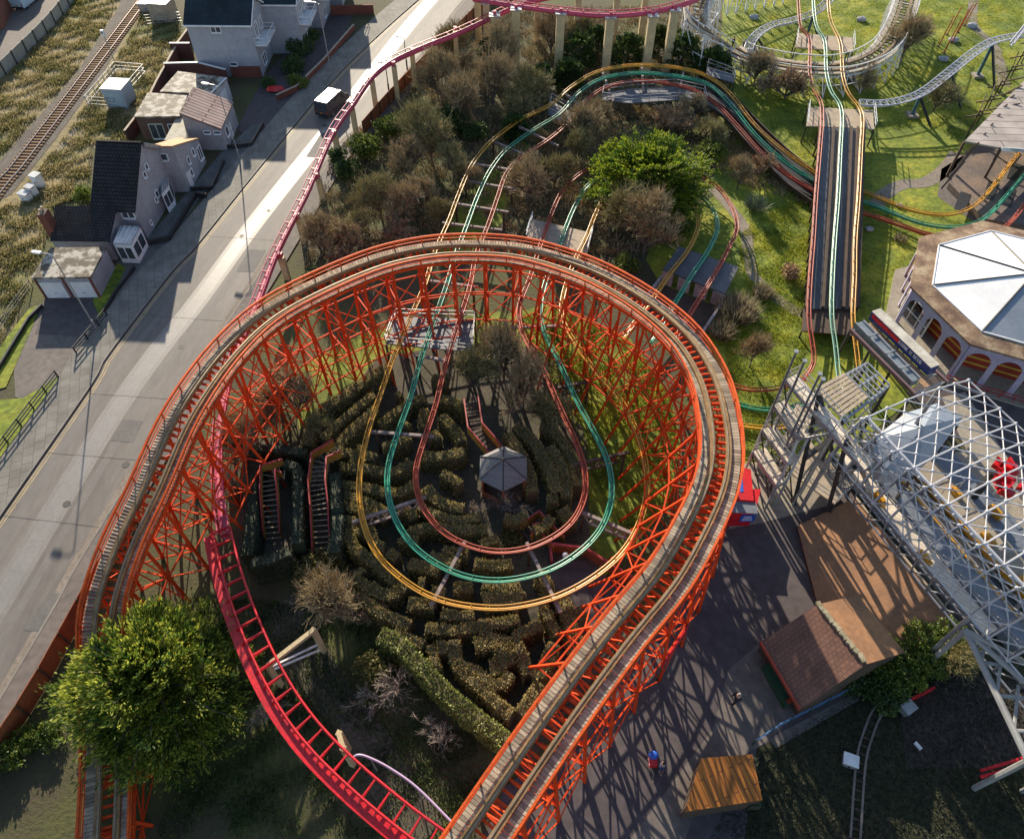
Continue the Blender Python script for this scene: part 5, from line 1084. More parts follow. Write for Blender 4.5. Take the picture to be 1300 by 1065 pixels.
grass('dune_grass','dry straw-coloured dune grass on both sides of the railway','grass',[(-60,130),(15,90),(85,15),(110,-20),(205,-20),(235,60),(205,118),(160,180),(118,183),(110,250),(68,262),(60,300),(40,356),(0,440),(-60,520)],70000,M['blade'],.5,.045,lean=(.8,-.3),seed=3,clump=.15,excl=(balx,))
grass('lawn_grass','sunlit tufted green lawn grass of the park','grass',[(945,130),(1030,215),(1035,420),(1020,440),(1090,470),(1100,380),(1160,330),(1160,300),(1230,285),(1100,240),(1095,170),(1180,160),(1215,180),(1290,110),(1300,-10),(930,-10)],70000,M['gblade'],.16,.035,lean=(.2,-.1),seed=4,clump=-.2)
grass('lawn_grass','tufted grass strip between the orange loop and straight hill','grass',[(935,300),(1030,230),(1035,420),(1000,500),(940,590),(920,440),(950,390)],24000,M['gblade'],.18,.035,lean=(.2,-.1),seed=5,clump=-.3)
grass('lawn_grass','bright tufted grass inside the right side of the orange loop','grass',[(650,405),(700,390),(800,430),(850,500),(860,560),(845,640),(800,690),(750,600),(700,500)],24000,M['gblade'],.2,.035,lean=(.2,-.1),seed=6,clump=-.3)
grass('undergrowth','brown bramble stems and leaf litter under the bare trees','ground cover',[(380,360),(420,200),(600,10),(900,10),(930,110),(760,150),(640,250),(560,300),(430,330)],50000,M['twig'],.45,.05,lean=(.1,0),seed=7,clump=-.1)
grass('undergrowth','brown scrub on the dark bank inside the top bend of the racing tracks','ground cover',[(640,200),(690,155),(760,135),(900,140),(1000,235),(1030,262),(940,235),(900,210),(860,300),(800,330),(640,300)],42000,M['twig'],.4,.05,lean=(.1,0),seed=17,clump=-.2)
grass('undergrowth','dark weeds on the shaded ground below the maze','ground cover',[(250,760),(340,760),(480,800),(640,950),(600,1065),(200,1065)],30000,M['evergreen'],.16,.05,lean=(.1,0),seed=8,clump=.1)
grass('undergrowth','rough grass coloured dark for shade in the lower right corner','ground cover',[(960,960),(1100,870),(1230,830),(1300,860),(1300,1065),(900,1065)],26000,M['darkhedge'],.14,.04,lean=(.1,0),seed=9,clump=.0)  # dark blades put the corner's shade into the colour
# --- hedge maze
HG='clipped hedges of the maze'
def hedge(label,px,w=.85,h=2.0,m='hedge',dens=120,group=HG,leaf=.15,name='maze_hedge'):
    c=[at(x,y,h) for x,y in px]; c=[Vector((p.x,p.y,0)) for p in c]
    if len(c)>2: c=smooth_path(c,4)
    c=resample(c,.5) if len(c)>1 else c
    if len(c)<2: return
    t=thing(name,label,'hedge',(c[len(c)//2].x,c[len(c)//2].y,0),group=group); rg=np.random.default_rng(int(px[0][0]*7+px[0][1])); b=MB()
    N=len(c); secs=[]
    for i,p in enumerate(c):
        s=side_vec(c,i); a=w/2*(1+.05*rg.normal()); a2=w/2*(1+.05*rg.normal()); z=h*(1+.02*rg.normal())
        secs.append([p-s*a,p-s*a*.97+Vector((0,0,z*.95)),p-s*a*.8+Vector((0,0,z)),p+s*a2*.8+Vector((0,0,z)),p+s*a2*.97+Vector((0,0,z*.95)),p+s*a2])
    base=0
    for sct in secs: b.v.extend(tuple(v) for v in sct)
    for i in range(N-1):
        for k in range(5): b.f.append((i*6+k,i*6+k+1,i*6+7+k,i*6+6+k)); b.m.append(0)
    b.f.append(tuple(range(5,-1,-1))); b.m.append(0); b.f.append(tuple((N-1)*6+k for k in range(6))); b.m.append(0)
    b.build('hedge_core',M['hedgecore'] if m!='darkhedge' else M['darkhedge'],t)
    # leaves over the surface
    S=np.array([[list(v) for v in sc] for sc in secs]); per=(2*h+w); L=(N-1)*.5; n=int(dens*per*L)
    i=rg.integers(0,N-1,n); f=rg.random(n)[:,None]; u=rg.random(n)*per; k=np.where(u<h,0,np.where(u<h+w,2,4)); g=rg.random(n)[:,None]
    k=np.where((k==0)&(rg.random(n)<.12),1,k); k=np.where((k==4)&(rg.random(n)<.12),3,k)
    A=S[i,k]*(1-f)+S[i+1,k]*f; B=S[i,k+1]*(1-f)+S[i+1,k+1]*f; P=A*(1-g)+B*g
    cc=np.array([list(v) for v in c]); C0=cc[i]*(1-f)+cc[i+1]*f; C0[:,2]=P[:,2]*.9; D=nrm(nrm(P-C0)+np.array([0,0,.3])+.6*rg.normal(size=(n,3)))
    V=leaf_quads(P-D*.05+D*(rg.random((n,1))**3*.14),D,leaf*(.6+.8*rg.random(n)),leaf*.35,rg); o=origin(t); V=V-np.array([o.x,o.y,0]); V[...,2]=np.maximum(V[...,2],.01); quads('leaves',V,M[m],t); return t
MZ=[('outermost hedge arc of the upper left maze',[(389,565),(402,526),(425,508),(450,493),(473,475),(499,463)],1.1),
('second hedge arc of the upper left maze',[(410,557),(425,541),(443,526),(464,508),(480,497)],.8),
('third hedge arc of the upper left maze',[(420,582),(432,562),(447,545),(460,533),(478,518)],1.0),
('hedge arc crossed by the yellow and green tracks at the top of the maze',[(482,538),(503,523),(524,509),(541,504)],.9),
('short hedge left of the brick red track at the top',[(536,541),(537,528),(540,514)],.8),('stub hedge below the footbridge platform',[(504,502),(513,496)],.7),('stub hedge between green and red tracks high in the maze',[(514,541),(523,532)],.9),
('straight hedge below the pale grey beam, left',[(434,573),(458,577),(482,581)],.9),('long curved hedge in the second row left of the pavilion',[(431,592),(462,594),(494,599),(513,593),(524,583)],.9),
('dark hedge between brick red track and pavilion',[(533,578),(562,579),(594,571)],1.0),('long curved hedge in the third row left of the pavilion',[(427,616),(460,618),(494,625),(515,622),(530,607)],.95),
('left hedge of the fourth row',[(432,640),(455,646),(478,655)],.8),('curved hedge close to the left side of the pavilion',[(541,618),(552,632),(570,642),(590,645)],1.0),
('hedge in front of the pavilion, upper',[(531,642),(552,652),(580,660),(612,655)],.8),('hedge in front of the pavilion, lower',[(518,677),(532,670),(550,668),(585,672),(622,672)],.9),
('outer left hedge curving down around the maze',[(446,655),(443,672),(447,692),(465,706),(486,722),(508,734)],.95),('hedge continuing the outer left arc toward the bottom',[(531,738),(546,740)],.9),('square corner hedge at the left of the maze',[(452,675),(465,673),(466,686)],.8),
('short hedge crossed by the yellow track at lower left',[(492,699),(500,704),(508,710)],.8),('middle hedge inside the green track bend',[(519,714),(538,719),(560,726)],.9),('hedge between green and brick red tracks at lower left',[(508,682),(520,686),(538,687)],.8),
('hedge under the slanting beam at the bottom left',[(562,699),(578,700),(594,702)],.9),('second arc hedge outside the yellow track',[(446,731),(464,743),(484,753),(500,753),(509,740)],.95),('outer arc hedge below the yellow track',[(451,754),(474,771),(498,785),(523,793)],.9),
('short straight hedge below the yellow track, left',[(518,765),(536,766),(555,767)],1.0),('hedge inside the bottom of the green track',[(575,745),(590,744),(602,743)],.9),('long bottom cross hedge of the maze',[(540,796),(571,799),(614,793),(636,790),(660,785)],.9),
('thick wedge hedge at the bottom of the yellow track',[(614,764),(642,757),(664,764)],1.9),('inner square block hedge at the lower maze',[(602,817),(634,813),(638,832),(632,846),(618,848)],1.3),('thin vertical hedge right of the square block',[(643,808),(647,828),(650,846)],.6),
('hooked hedge in the lower right maze',[(688,792),(670,799),(655,808),(663,832),(673,856)],.8),('hedge stub right of the hooked hedge',[(704,816),(697,832),(688,850),(674,862)],.95),('outer V-shaped hedge at the bottom point of the maze, left arm',[(576,812),(578,838),(590,854),(615,877),(642,902),(656,908)],.9),
('outer V-shaped hedge at the bottom point of the maze, right arm',[(660,906),(674,886),(686,866)],.9),('inner diagonal hedge beside the left arm of the V',[(588,845),(602,850),(616,860),(636,878)],.7),('right boundary hedge beside the wooden edging',[(712,752),(722,786),(733,825)],1.2),('second right boundary hedge next to the orange deck',[(733,770),(742,790)],1.1),
('curved hedge right behind the pavilion, outer',[(697,566),(710,584),(718,606),(719,632)],.9),('curved hedge right behind the pavilion, middle',[(654,540),(674,556),(690,580),(702,606),(710,630)],1.1),('curved hedge right behind the pavilion, inner',[(643,551),(660,574),(672,600),(677,628)],1.0),
('small block hedge below the curved hedges',[(694,634),(716,634)],.9),('hedge beside the red bridge rails',[(714,645),(722,656),(728,668)],1.1),('short hedge left of the red bridge rails',[(610,691),(620,687),(632,682)],.7),('hedge between the V and the yellow track',[(546,818),(552,838),(558,858)],.6),
('stub hedge among the upper left arcs',[(447,588),(462,563)],.8),('short arc hedge between the second row and the grey beam',[(486,566),(505,562),(522,552)],.8),('short hedge right of the brick red track near the grey beam',[(548,548),(560,560)],.8),('fourth arc hedge left of the green track',[(432,628),(452,632),(475,641),(492,652)],.8),
('hedge just inside the yellow track at left',[(468,668),(476,690),(488,694)],.7),('hedge between the truss beam and green track',[(500,648),(520,650),(528,662)],.8),('hedge below the inner brick red bend, left',[(545,705),(572,712),(590,716)],.8),('hedge below the inner brick red bend, middle',[(602,714),(630,718),(655,714)],.9),('hedge inside the green bend near the bottom',[(548,750),(566,753)],.9),
('hedge inside the green bend, right of the slanting beam',[(612,742),(640,746),(664,742)],.8),('hedge at the right foot of the green bend',[(684,728),(694,742),(700,762)],1.0),('hedge filling the gap under the yellow bend, left',[(486,724),(500,738),(520,752)],.8),('hedge filling the gap under the yellow bend, right',[(560,778),(585,782),(606,778)],.9),('hedge beside the wooden edging at the lower right',[(690,768),(700,790),(712,812)],.8),
('vertical hedge above the left arm of the V',[(560,812),(562,836)],.7),('inner short hedge above the square block',[(608,800),(630,799)],.8),('hedge between ivy hedge and outer arc',[(500,800),(520,812),(540,818)],.9),('small inner arc hedge in the bottom V',[(620,866),(638,868),(648,852)],.8),('short hedge stub at the lower middle left',[(470,742),(482,750)],.8),('hedge crossing between pavilion and red bridge',[(640,655),(656,660),(668,650)],.8),
('hedge above the pavilion beside the descending bridge',[(560,528),(578,545),(588,566)],.9),('hedge beside the bare tree above the pavilion',[(556,505),(578,510),(592,520)],.9),('outermost curved hedge right of the pavilion',[(690,535),(712,556),(730,590),(734,622)],1.0),('short hedge below the footbridge platform, right',[(548,478),(570,482)],.8),('curved hedge below the block hedge at the right',[(700,655),(690,668),(672,676)],.8),
('hedge left of the pavilion steps',[(560,600),(574,607),(586,616)],.8),('small round hedge end at the lower left of the maze',[(459,728),(452,722)],.8)]
for l,px,w in MZ: hedge(l,px,w*.88)
hedge('long bright ivy covered hedge along the lower left edge of the maze',[(482,804),(510,820),(537,848),(559,873),(587,897),(619,922),(649,947)],1.1,2.2,'ivy',110,leaf=.17,group=None,name='ivy_hedge')
hedge('round clipped ball hedge inside the V',[(652,860),(660,862)],1.4,1.8)
for l,px,w in [('dark tall clipped hedge along the left of the stair court',[(322,566),(320,640),(312,708)],.9),('dark tall clipped hedge across the top of the stair court',[(324,568),(360,570),(392,575)],.8),('dark tall clipped hedge along the bottom of the stair court',[(318,715),(345,708),(374,696)],.9),('dark tall clipped hedge right of the first bridge',[(360,588),(378,600),(376,694)],.9),('dark tall clipped hedge right of the second bridge',[(424,600),(428,660),(424,702)],1.0)]:
    hedge(l,px,w,2.8,'darkhedge',60,group='dark hedges of the stair court',name='dark_hedge')
# pavilion
t=thing('pavilion','hexagonal grey roofed wooden pavilion at the heart of the hedge maze','pavilion',at(640,600)); o=origin(t)
ct=at(639,594,3.0); rad=2.28; O=Vector((ct.x,ct.y,0)); vs_=[O+Vector((rad*math.cos(math.pi/6+k*math.pi/3+math.pi/3*0),rad*math.sin(math.pi/6+k*math.pi/3),0)) for k in range(6)]
b=MB(); apex=O+Vector((0,0,4.3)); ring=[v+Vector((0,0,3)) for v in vs_]; b.add(ring+[apex]+[v-Vector((0,0,.12)) for v in ring],[(i,(i+1)%6,6) for i in range(6)]+[tuple(range(12,6,-1))]+[(i,7+i,7+(i+1)%6,(i+1)%6) for i in range(6)]); b.build('roof',mat('grey_shingle_roof',(0.2,0.19,0.18),(0.13,0.125,0.125),1.0,.75,fine=.3,stretch=(1,6,1)),t)
b=MB()
for v in ring: b.tube([v+Vector((0,0,.03)),apex+Vector((0,0,.03))],.05,5)
b.build('ridge',M['darksteel'],t)
for v in vs_: 
    q=O+(v-O)*.88; MB().beam(q,q+Vector((0,0,3.0)),.14).build('post',rust,t)
b=MB(); 
for i in range(6):
    if i==4: continue
    a=O+(vs_[i]-O)*.88; c=O+(vs_[(i+1)%6]-O)*.88; b.beam(a+Vector((0,0,.45)),c+Vector((0,0,.45)),.06,.9)
b.build('side_panel',rust,t); b=MB(); b.prism([(v.x,v.y) for v in vs_],.06,.16); b.build('floor',M['darkwood'],t)
# maze bridges with orange/yellow sides
ysd=mat('mustard_panel',(0.42,0.22,0.03),(0.3,0.12,0.02),1.0,.7,fine=.3); rsd=mat('maroon_red_edge',(0.4,0.03,0.03),(0.28,0.02,0.03),1,.5)
def bridge(label,px,w,hs,group='orange sided bridges of the maze',step=True):
    c=[at(x,y,h+.9) for (x,y),h in zip(px,hs)]; c=[p-Vector((0,0,.9)) for p in c]; t=thing('maze_bridge',label,'footbridge',(c[0].x,c[0].y,0),group=group)
    for s in (-1,1):
        q=offset(c,s*w/2); b=MB(); r=MB()
        for a,e in zip(q[:-1],q[1:]): b.loft([a,e,e+side_vec([a,e],0)*.05,a+side_vec([a,e],0)*.05],[p+Vector((0,0,.95)) for p in (a,e,e+side_vec([a,e],0)*.05,a+side_vec([a,e],0)*.05)]); r.beam(a+Vector((0,0,1)),e+Vector((0,0,1)),.11)
        b.build('side_panel',ysd,t); r.build('handrail',rsd,t)
    rs=resample(c,.45); b=MB()
    for i,p in enumerate(rs): s=side_vec(rs,i); b.beam(p-s*w/2,p+s*w/2,.07 if step else .3,.05)
    b.build('steps',M['tan'] if step else M['darkwood'],t)
    for p in (c[0],c[-1]):
        if p.z>.6:
            s=Vector((w/2,0,0)); 
            for k in (-1,1): MB().beam(p+s*k,Vector((p.x+k*w/2,p.y,0)),.12).build('post',M['darkwood'],t)
bridge('first orange and yellow sided stair bridge, left in the dark hedge court',[(358,592),(340,594),(341,625),(345,678)],1.35,[2.6,2.6,2.4,.2]); 
bridge('second orange and yellow sided stair bridge partly behind pale bare tree',[(428,566),(405,578),(402,610),(405,640),(408,702)],1.4,[2.6,2.6,2.6,2.4,.2])
bridge('red and yellow sided bridge descending to the pavilion from above',[(598,505),(603,540),(622,562),(634,580)],1.3,[2.4,2.4,2.2,1.5],step=False)
bridge('bright red railed crossing at the right foot of the maze beside the path',[(668,672),(690,656),(684,662),(710,688)],1.2,[.6,.6,.6,.4],step=False)
# red/mustard boundary walls near maze exit
def lowwall(label,px,h,m,cap):
    return wall(label,px,h,m,th=.12,cap=cap,name='painted_wall')
lowwall('mustard and red low wall beside the maze exit path',[(700,700),(742,705),(760,717),(800,742),(815,758)],1.3,rust,rsd)
lowwall('short red low wall at the maze exit gate',[(697,690),(700,720)],1.0,rsd,rsd)
sheet('exit_path',[(700,706),(740,712),(812,762),(790,790),(740,800),(700,735)],.065,M['tarmac'])
t=thing('white_globe','small white globe lamp on the maze exit path','lamp',at(717,712)); o=origin(t); MB().beam(o,o+Vector((0,0,.7)),.08).build('post',M['darksteel'],t); MB().sphere((o.x,o.y,.95),.28,12,8).build('globe',M['white'],t,smooth=True)
# ================================================================== CAROUSEL PAVILION
def fascia_m(): return mat('lavender_fascia',(0.42,0.38,0.5),(0.33,0.3,0.42),.6,.7,fine=.15)
t=thing('carousel_building','octagonal carousel pavilion with white segmented roof and lavender arches','carousel pavilion',(50.3,55.2,0)); O=Vector((50.3,55.2,0))
def ring(r,z,off=R(87.5)): return [O+Vector((r*math.cos(off+k*math.pi/4),r*math.sin(off+k*math.pi/4),z)) for k in range(8)]
b=MB(); a=ring(10.9,5.15); c=ring(8.9,5.35); a2=ring(10.9,4.95)
for i in range(8): j=(i+1)%8; b.add([a[i],a[j],c[j],c[i]],[(0,1,2,3)]); b.add([a2[i],a2[j],a[j],a[i]],[(0,1,2,3)]); b.add([a2[i],a2[j],c[j]-Vector((0,0,.3)),c[i]-Vector((0,0,.3))],[(3,2,1,0)])
b.build('flat_rim_roof',mat('lichen_stained_rim',(0.36,0.29,0.19),(0.12,0.07,0.045),.55,.9,c3=(0.2,0.125,0.075),fine=.35,thr=(.3,.6)),t)
b=MB(); c=ring(8.85,5.36); ap=O+Vector((0,0,7.2))
whr=mat('white_roof_sheeting',(0.78,0.77,0.76),(0.66,0.66,0.66),.4,.45,fine=.06); blr=mat('blue_grey_roof_sheeting',(0.24,0.27,0.31),(0.2,0.23,0.27),.4,.5,fine=.1)
for i in range(8): MB().add([c[i],c[(i+1)%8],ap],[(0,1,2)]).build('roof_panel',blr if i in (3,4,) else whr,t) if i!=3 else MB().add([c[i],c[(i+1)%8],ap],[(0,1,2)]).build('roof_panel',blr,t)
for i in range(8): MB().tube([c[i]+Vector((0,0,.05)),ap+Vector((0,0,.05))],.08,5).build('roof_rib',M['darksteel'],t)
b=MB()
for i in range(8): b.beam(c[i],c[(i+1)%8],.12,.2)
b.build('roof_edge',M['white'],t)
# arches : fascia panel with arch cut outs on each side
o8=ring(10.4,0)
for i in range(8):
    A=o8[i];B=o8[(i+1)%8]; d=(B-A); L=d.length; d.normalize(); n=Vector((d.y,-d.x,0)); b=MB(); nA=3
    top=4.95; cols=[]
    xs=[L*k/60 for k in range(61)]
    def lowz(x):
        w=L/nA; u=(x%w)/w; 
        if u<.09 or u>.91: return 0.0
        return 3.0+1.15*math.sqrt(max(0,1-((u-.5)/.41)**2))
    for k in range(60):
        x0,x1=xs[k],xs[k+1]; z=min(lowz((x0+x1)/2),4.3); p=A+d*x0;q=A+d*x1; b.loft([p+Vector((0,0,z)),q+Vector((0,0,z)),q+n*.14+Vector((0,0,z)),p+n*.14+Vector((0,0,z))],[p+Vector((0,0,top)),q+Vector((0,0,top)),q+n*.14+Vector((0,0,top)),p+n*.14+Vector((0,0,top))])
    b.build('arched_fascia',fascia_m(),t)
b=MB(); ins=ring(8.0,0); 
for i in range(8): b.beam(ins[i]+Vector((0,0,2.3)),ins[(i+1)%8]+Vector((0,0,2.3)),.3,4.4)
b.build('inner_wall',mat_lines('carousel_inner_stripes',(0.33,0.04,0.02),(0.6,0.36,0.05),.8,0,.3,.6,axis='Z',off=0,period2=200),t)
b=MB(); fl=ring(11.6,0); b.prism([(v.x,v.y) for v in fl],.03,.22); b.build('plinth',M['concrete'],t)
b=MB(); q=ring(11.4,.22)
for i in range(3,6): b.beam(q[i]+Vector((0,0,.45)),q[i+1]+Vector((0,0,.45)),.06,.08); b.beam(q[i]+Vector((0,0,.9)),q[i+1]+Vector((0,0,.9)),.06,.08)
for i in range(3,6):
    for p in resample([q[i],q[i+1]],1.2): b.beam(p,p+Vector((0,0,.9)),.06)
b.build('red_railing',rsd,t)
# big cream/white glazed porch on the west corner
t=thing('glazed_lobby','white framed glazed lobby at the left corner of the carousel pavilion','lobby',at(1150,400)); 
P=[xy(1140,398),xy(1168,430),xy(1180,412),xy(1153,380)]; b=MB()
P3=[Vector((*p,0)) for p in P]
for i in range(4):
    a=P3[i];c_=P3[(i+1)%4]
    for z in (.3,1.5,3): b.beam(a+Vector((0,0,z)),c_+Vector((0,0,z)),.12)
    for f in (0,.33,.66): p=a.lerp(c_,f); b.beam(p,p+Vector((0,0,3)),.12)
b.build('frame',M['white'],t); b=MB(); b.prism(P,3.02,3.12); b.build('roof',whr,t); b=MB()
for i in range(4): b.beam(P3[i]+Vector((0,0,1.2)),P3[(i+1)%4]+Vector((0,0,1.2)),.03,2)
b.build('glass_panel',glass,t)
# ================================================================== RIDE TRAIN / ELEVATED BOXES
def obox(mb,A,B,w,z0,z1,side=1):
    """box with one long edge A->B (2D), extending w to the left (side=1)"""
    A=Vector((A[0],A[1],0));B=Vector((B[0],B[1],0)); d=(B-A).normalized(); n=Vector((-d.y,d.x,0))*side*w
    return mb.prism([A,B,B+n,A+n],z0,z1)
def elong(px0,px1,h,off0,off1): 
    a=at(*px0,h);b_=at(*px1,h); return a,b_
zt=5.2
t=thing('ride_sign_box','long blue and red lettered box with cream top on the ride gantry beside the carousel','ride fascia',at(1145,430)); 
A=at(1106,396,zt);B=at(1181,468,zt); d=(B-A).normalized(); n=Vector((-d.y,d.x,0)); 
def fr(off,z,f): return A+(B-A)*f+n*off+Vector((0,0,z-zt))
b=MB(); b.prism([fr(.12,0,0)[:2],fr(.12,0,1)[:2],fr(1.0,0,1)[:2],fr(1.0,0,0)[:2]],4.2,5.2); b.build('box_body',mat('deep_blue_paint',(0.02,0.05,0.2),(0.015,0.04,0.15),.8,.4),t)
b=MB(); b.prism([fr(.05,0,0)[:2],fr(.05,0,1)[:2],fr(1.1,0,1)[:2],fr(1.1,0,0)[:2]],5.205,5.28); b.build('box_top',mat('grubby_cream_top',(0.55,0.52,0.44),(0.35,0.32,0.27),1.2,.7,fine=.25),t)
b=MB(); b.beam(fr(.09,4.85,.03),fr(.09,4.85,.5),.05,.42); b.build('red_stripe',M['red'],t)
# lettering: blocky pale letters (illegible in the photograph) as raised glyph strokes

def text_mesh(name,body,size,origin_,xdir,zdir,m,parent,ext=.01):
    cu=bpy.data.curves.new(name,'FONT'); cu.body=body; cu.size=size; cu.extrude=ext; tmp=bpy.data.objects.new(name,cu); COL.objects.link(tmp); dg=bpy.context.evaluated_depsgraph_get(); me=bpy.data.meshes.new_from_object(tmp.evaluated_get(dg)); bpy.data.objects.remove(tmp)
    x=Vector(xdir).normalized(); z=Vector(zdir).normalized(); y=x.cross(z); Mx=Matrix((( x.x,z.x,-y.x,origin_[0]),(x.y,z.y,-y.y,origin_[1]),(x.z,z.z,-y.z,origin_[2]),(0,0,0,1))); me.transform(Mx)
    o=origin(parent); me.transform(Matrix.Translation(-o)); me.materials.clear(); me.materials.append(m); ob=bpy.data.objects.new(name,me); COL.objects.link(ob); ob.parent=parent; return ob
b=MB(); rg_=random.Random(2); u_=.5
for w_ in (.05,.035,.05,.04,.045,.0,.03,.03,.0,.05,.045,.04,.05):
    if w_: 
        for zz_ in (4.72,4.98): b.beam(fr(.07,zz_,u_),fr(.07,zz_,u_+w_*.5),.03,.09)
        b.beam(fr(.07,4.85,u_),fr(.07,4.85,u_+.008),.03,.36)
        if rg_.random()<.6: b.beam(fr(.07,4.85,u_+w_*.45),fr(.07,4.85,u_+w_*.45+.008),.03,.3)
    u_+=max(w_*.72,.02)
b.build('lettering',M['white'],t)
t=thing('ride_trough','long grey steel trough parallel to the blue lettered box','ride structure',at(1125,450)); A=at(1086,410,4.6);B=at(1158,484,4.6); d=(B-A).normalized(); n=Vector((-d.y,d.x,0)); zt=4.6
b=MB(); b.prism([fr(0,0,0)[:2],fr(0,0,1)[:2],fr(.9,0,1)[:2],fr(.9,0,0)[:2]],3.8,4.5); b.build('trough_body',mat('grey_blue_steel',(0.2,0.24,0.27),(0.14,0.17,0.2),.8,.4,fine=.2),t)
for f in (0,1): 
    b=MB(); b.beam(fr(f*.9,4.6,0),fr(f*.9,4.6,1),.14,.2); b.build('trough_edge',M['galv'],t)
for f in (.25,.55,.8): MB().beam(fr(-.1,4.72,f),fr(1.0,4.72,f),.12,.1).build('strap',M['galv'],t)
t=thing('ride_gantry','rusty maroon girder frame with orange-brown planks under the lettered box','gantry',at(1120,440)); A=at(1080,418,4.3);B=at(1160,498,4.3); zt=4.3; d=(B-A).normalized(); n=Vector((-d.y,d.x,0))
b=MB(); b.beam(fr(0,4.2,0),fr(0,4.2,1.02),.25,.4); b.beam(fr(3.9,4.0,0),fr(3.9,4.0,1.02),.25,.3); b.build('girder',mat('maroon_girder',(0.16,0.09,0.1),(0.1,0.06,0.07),.8,.6),t)
b=MB()
for k in range(22): b.beam(fr(1.5,4.05,k/22+.01),fr(2.6,4.05,k/22+.01),.36,.06)
b.build('gantry_planks',mat('orange_brown_planks',(0.42,0.25,0.14),(0.25,0.15,0.09),1.3,.8,fine=.3),t)
b=MB()
for k in range(9): b.beam(fr(0,3.95,k/8),fr(3.9,3.95,k/8),.12,.14)
b.build('cross_member',M['galv'],t)
for k in (0,.33,.66,1):
    for o_ in (0,3.9): p=fr(o_,4,k); MB().beam(p,Vector((p.x,p.y,0)),.2).build('leg',M['darksteel'],t)

# ================================================================== STAIR TOWER
st=thing('stair_tower','galvanised stair tower of four plank walkways stepping down beside the white lattice','stair tower',at(1040,580))
plk=mat_lines('bleached_walkway_planks',(0.72,0.62,0.5),(0.3,0.25,0.2),.35,R(42),.12,.85,c3=(0.6,0.52,0.42))
def tier(px,h,nm):
    P=[at(x,y,h) for x,y in px]; b=MB(); b.loft([p-Vector((0,0,.14)) for p in P],P); w=b.build('walkway',plk,st)
    b=MB(); r=MB()
    for i in range(4):
        a=P[i];e=P[(i+1)%4]; b.beam(a-Vector((0,0,.22)),e-Vector((0,0,.22)),.14,.3)
        if i in (0,1,3) :
            for z in (.5,1.05): r.beam(a+Vector((0,0,z)),e+Vector((0,0,z)),.05)
            for p in resample([a,e],1.0): r.beam(p,p+Vector((0,0,1.05)),.045)
    b.build('walkway_beam',M['galv'],w); r.build('guard_rail',M['galv'],w)
    return P
T1=tier([(1012,475),(998,482),(1056,548),(1066,536)],10.5,1); T1b=tier([(1066,537),(1056,549),(1098,596),(1110,586)],10.5,1)
T2=tier([(997,508),(982,514),(1014,556),(1030,548)],8.2,2); T3=tier([(984,540),(968,545),(1001,588),(1014,580)],6.0,3); T4=tier([(973,568),(956,573),(986,616),(999,610)],4.0,4)
for i,(a,e) in enumerate(((T1,T2),(T2,T3),(T3,T4))):
    for k in (3,2):
        MB().beam(a[k]-Vector((0,0,.2)),e[k]-Vector((0,0,.2)),.2).build('brace_beam',M['galv'],st)
    # stair flight between tiers
    s0=a[2].lerp(a[3],.5); s1=e[3].lerp(e[0],.35); n_=10; b=MB(); u=(a[3]-a[2]).normalized()
    for k in range(n_): q=s0.lerp(s1,k/(n_-1)); b.beam(q-u*.5,q+u*.5,.26,.05)
    b.build('stair_flight',plk,st)
for P in (T1,T2,T3,T4):
    for p in P: MB().beam(p,Vector((p.x,p.y,0)),.16).build('tower_post',M['galv'],st)
b=MB()
for P in (T1,T2,T3,T4):
    for i in range(4):
        a=P[i];e=P[(i+1)%4]; z=P[0].z
        b.beam(Vector((a.x,a.y,z-.4)),Vector((e.x,e.y,0)),.09) if i%2 else None
b.build('tower_bracing',M['darksteel'],st)
for k,(x0,y0,x1,y1) in enumerate(((979,522,1010,447),(990,530,1021,458),(1003,555,1033,472),(1009,556,1044,482))):
    z0=8.0; p=at(x0,y0,7.5)
    best=min((( (lambda q:(q[0]-x1)**2+(q[1]-y1)**2)((650+FPX*p.x/(p.y*_c-(z-H)*_s),487-FPX*(p.y*_s+(z-H)*_c)/(p.y*_c-(z-H)*_s))),z) for z in [7.5+.1*i for i in range(120)]))
    mm_=thing('lamp_mast' if False else 'tall_mast','grey steel mast on the stair tower, %s from the left'%('first','second','third','fourth')[k],'mast',(p.x,p.y,0),group='grey masts of the stair tower')
    MB().beam(Vector((p.x,p.y,0)),Vector((p.x,p.y,best[1])),.15).build('mast_shaft',mat('mast_grey',(0.16,0.17,0.19),(0.12,0.13,0.15),.8,.4,metal=.4),mm_); MB().box((p.x,p.y,best[1]+.06),(.3,.3,.12)).build('mast_cap',M['galv'],mm_)
# big raking A-frame legs of the tower
for k,(g0,g1,tp,h_) in enumerate((((1008,640),(1062,600),(1040,500),12.0),((1050,650),(1100,610),(1075,560),11.0))):
    T_=at(*tp,h_)
    for g_ in (g0,g1): MB().beam(at(*g_),T_,.32).build('raking_leg',M['darksteel'],st)
    a_=at(*g0).lerp(T_,.45);b2=at(*g1).lerp(T_,.45); MB().beam(a_,b2,.4).build('cross_beam',M['darksteel'],st)
# landings between tiers
for k,(x,y,h) in enumerate(((1016,525,7.0),(1003,560,5.0),(988,592,3.0))):
    b=MB(); a=at(x,y,h); b.box(a,(1.2,1.5,.1),R(-35)); b.build('stair_landing',M['tan'],st)
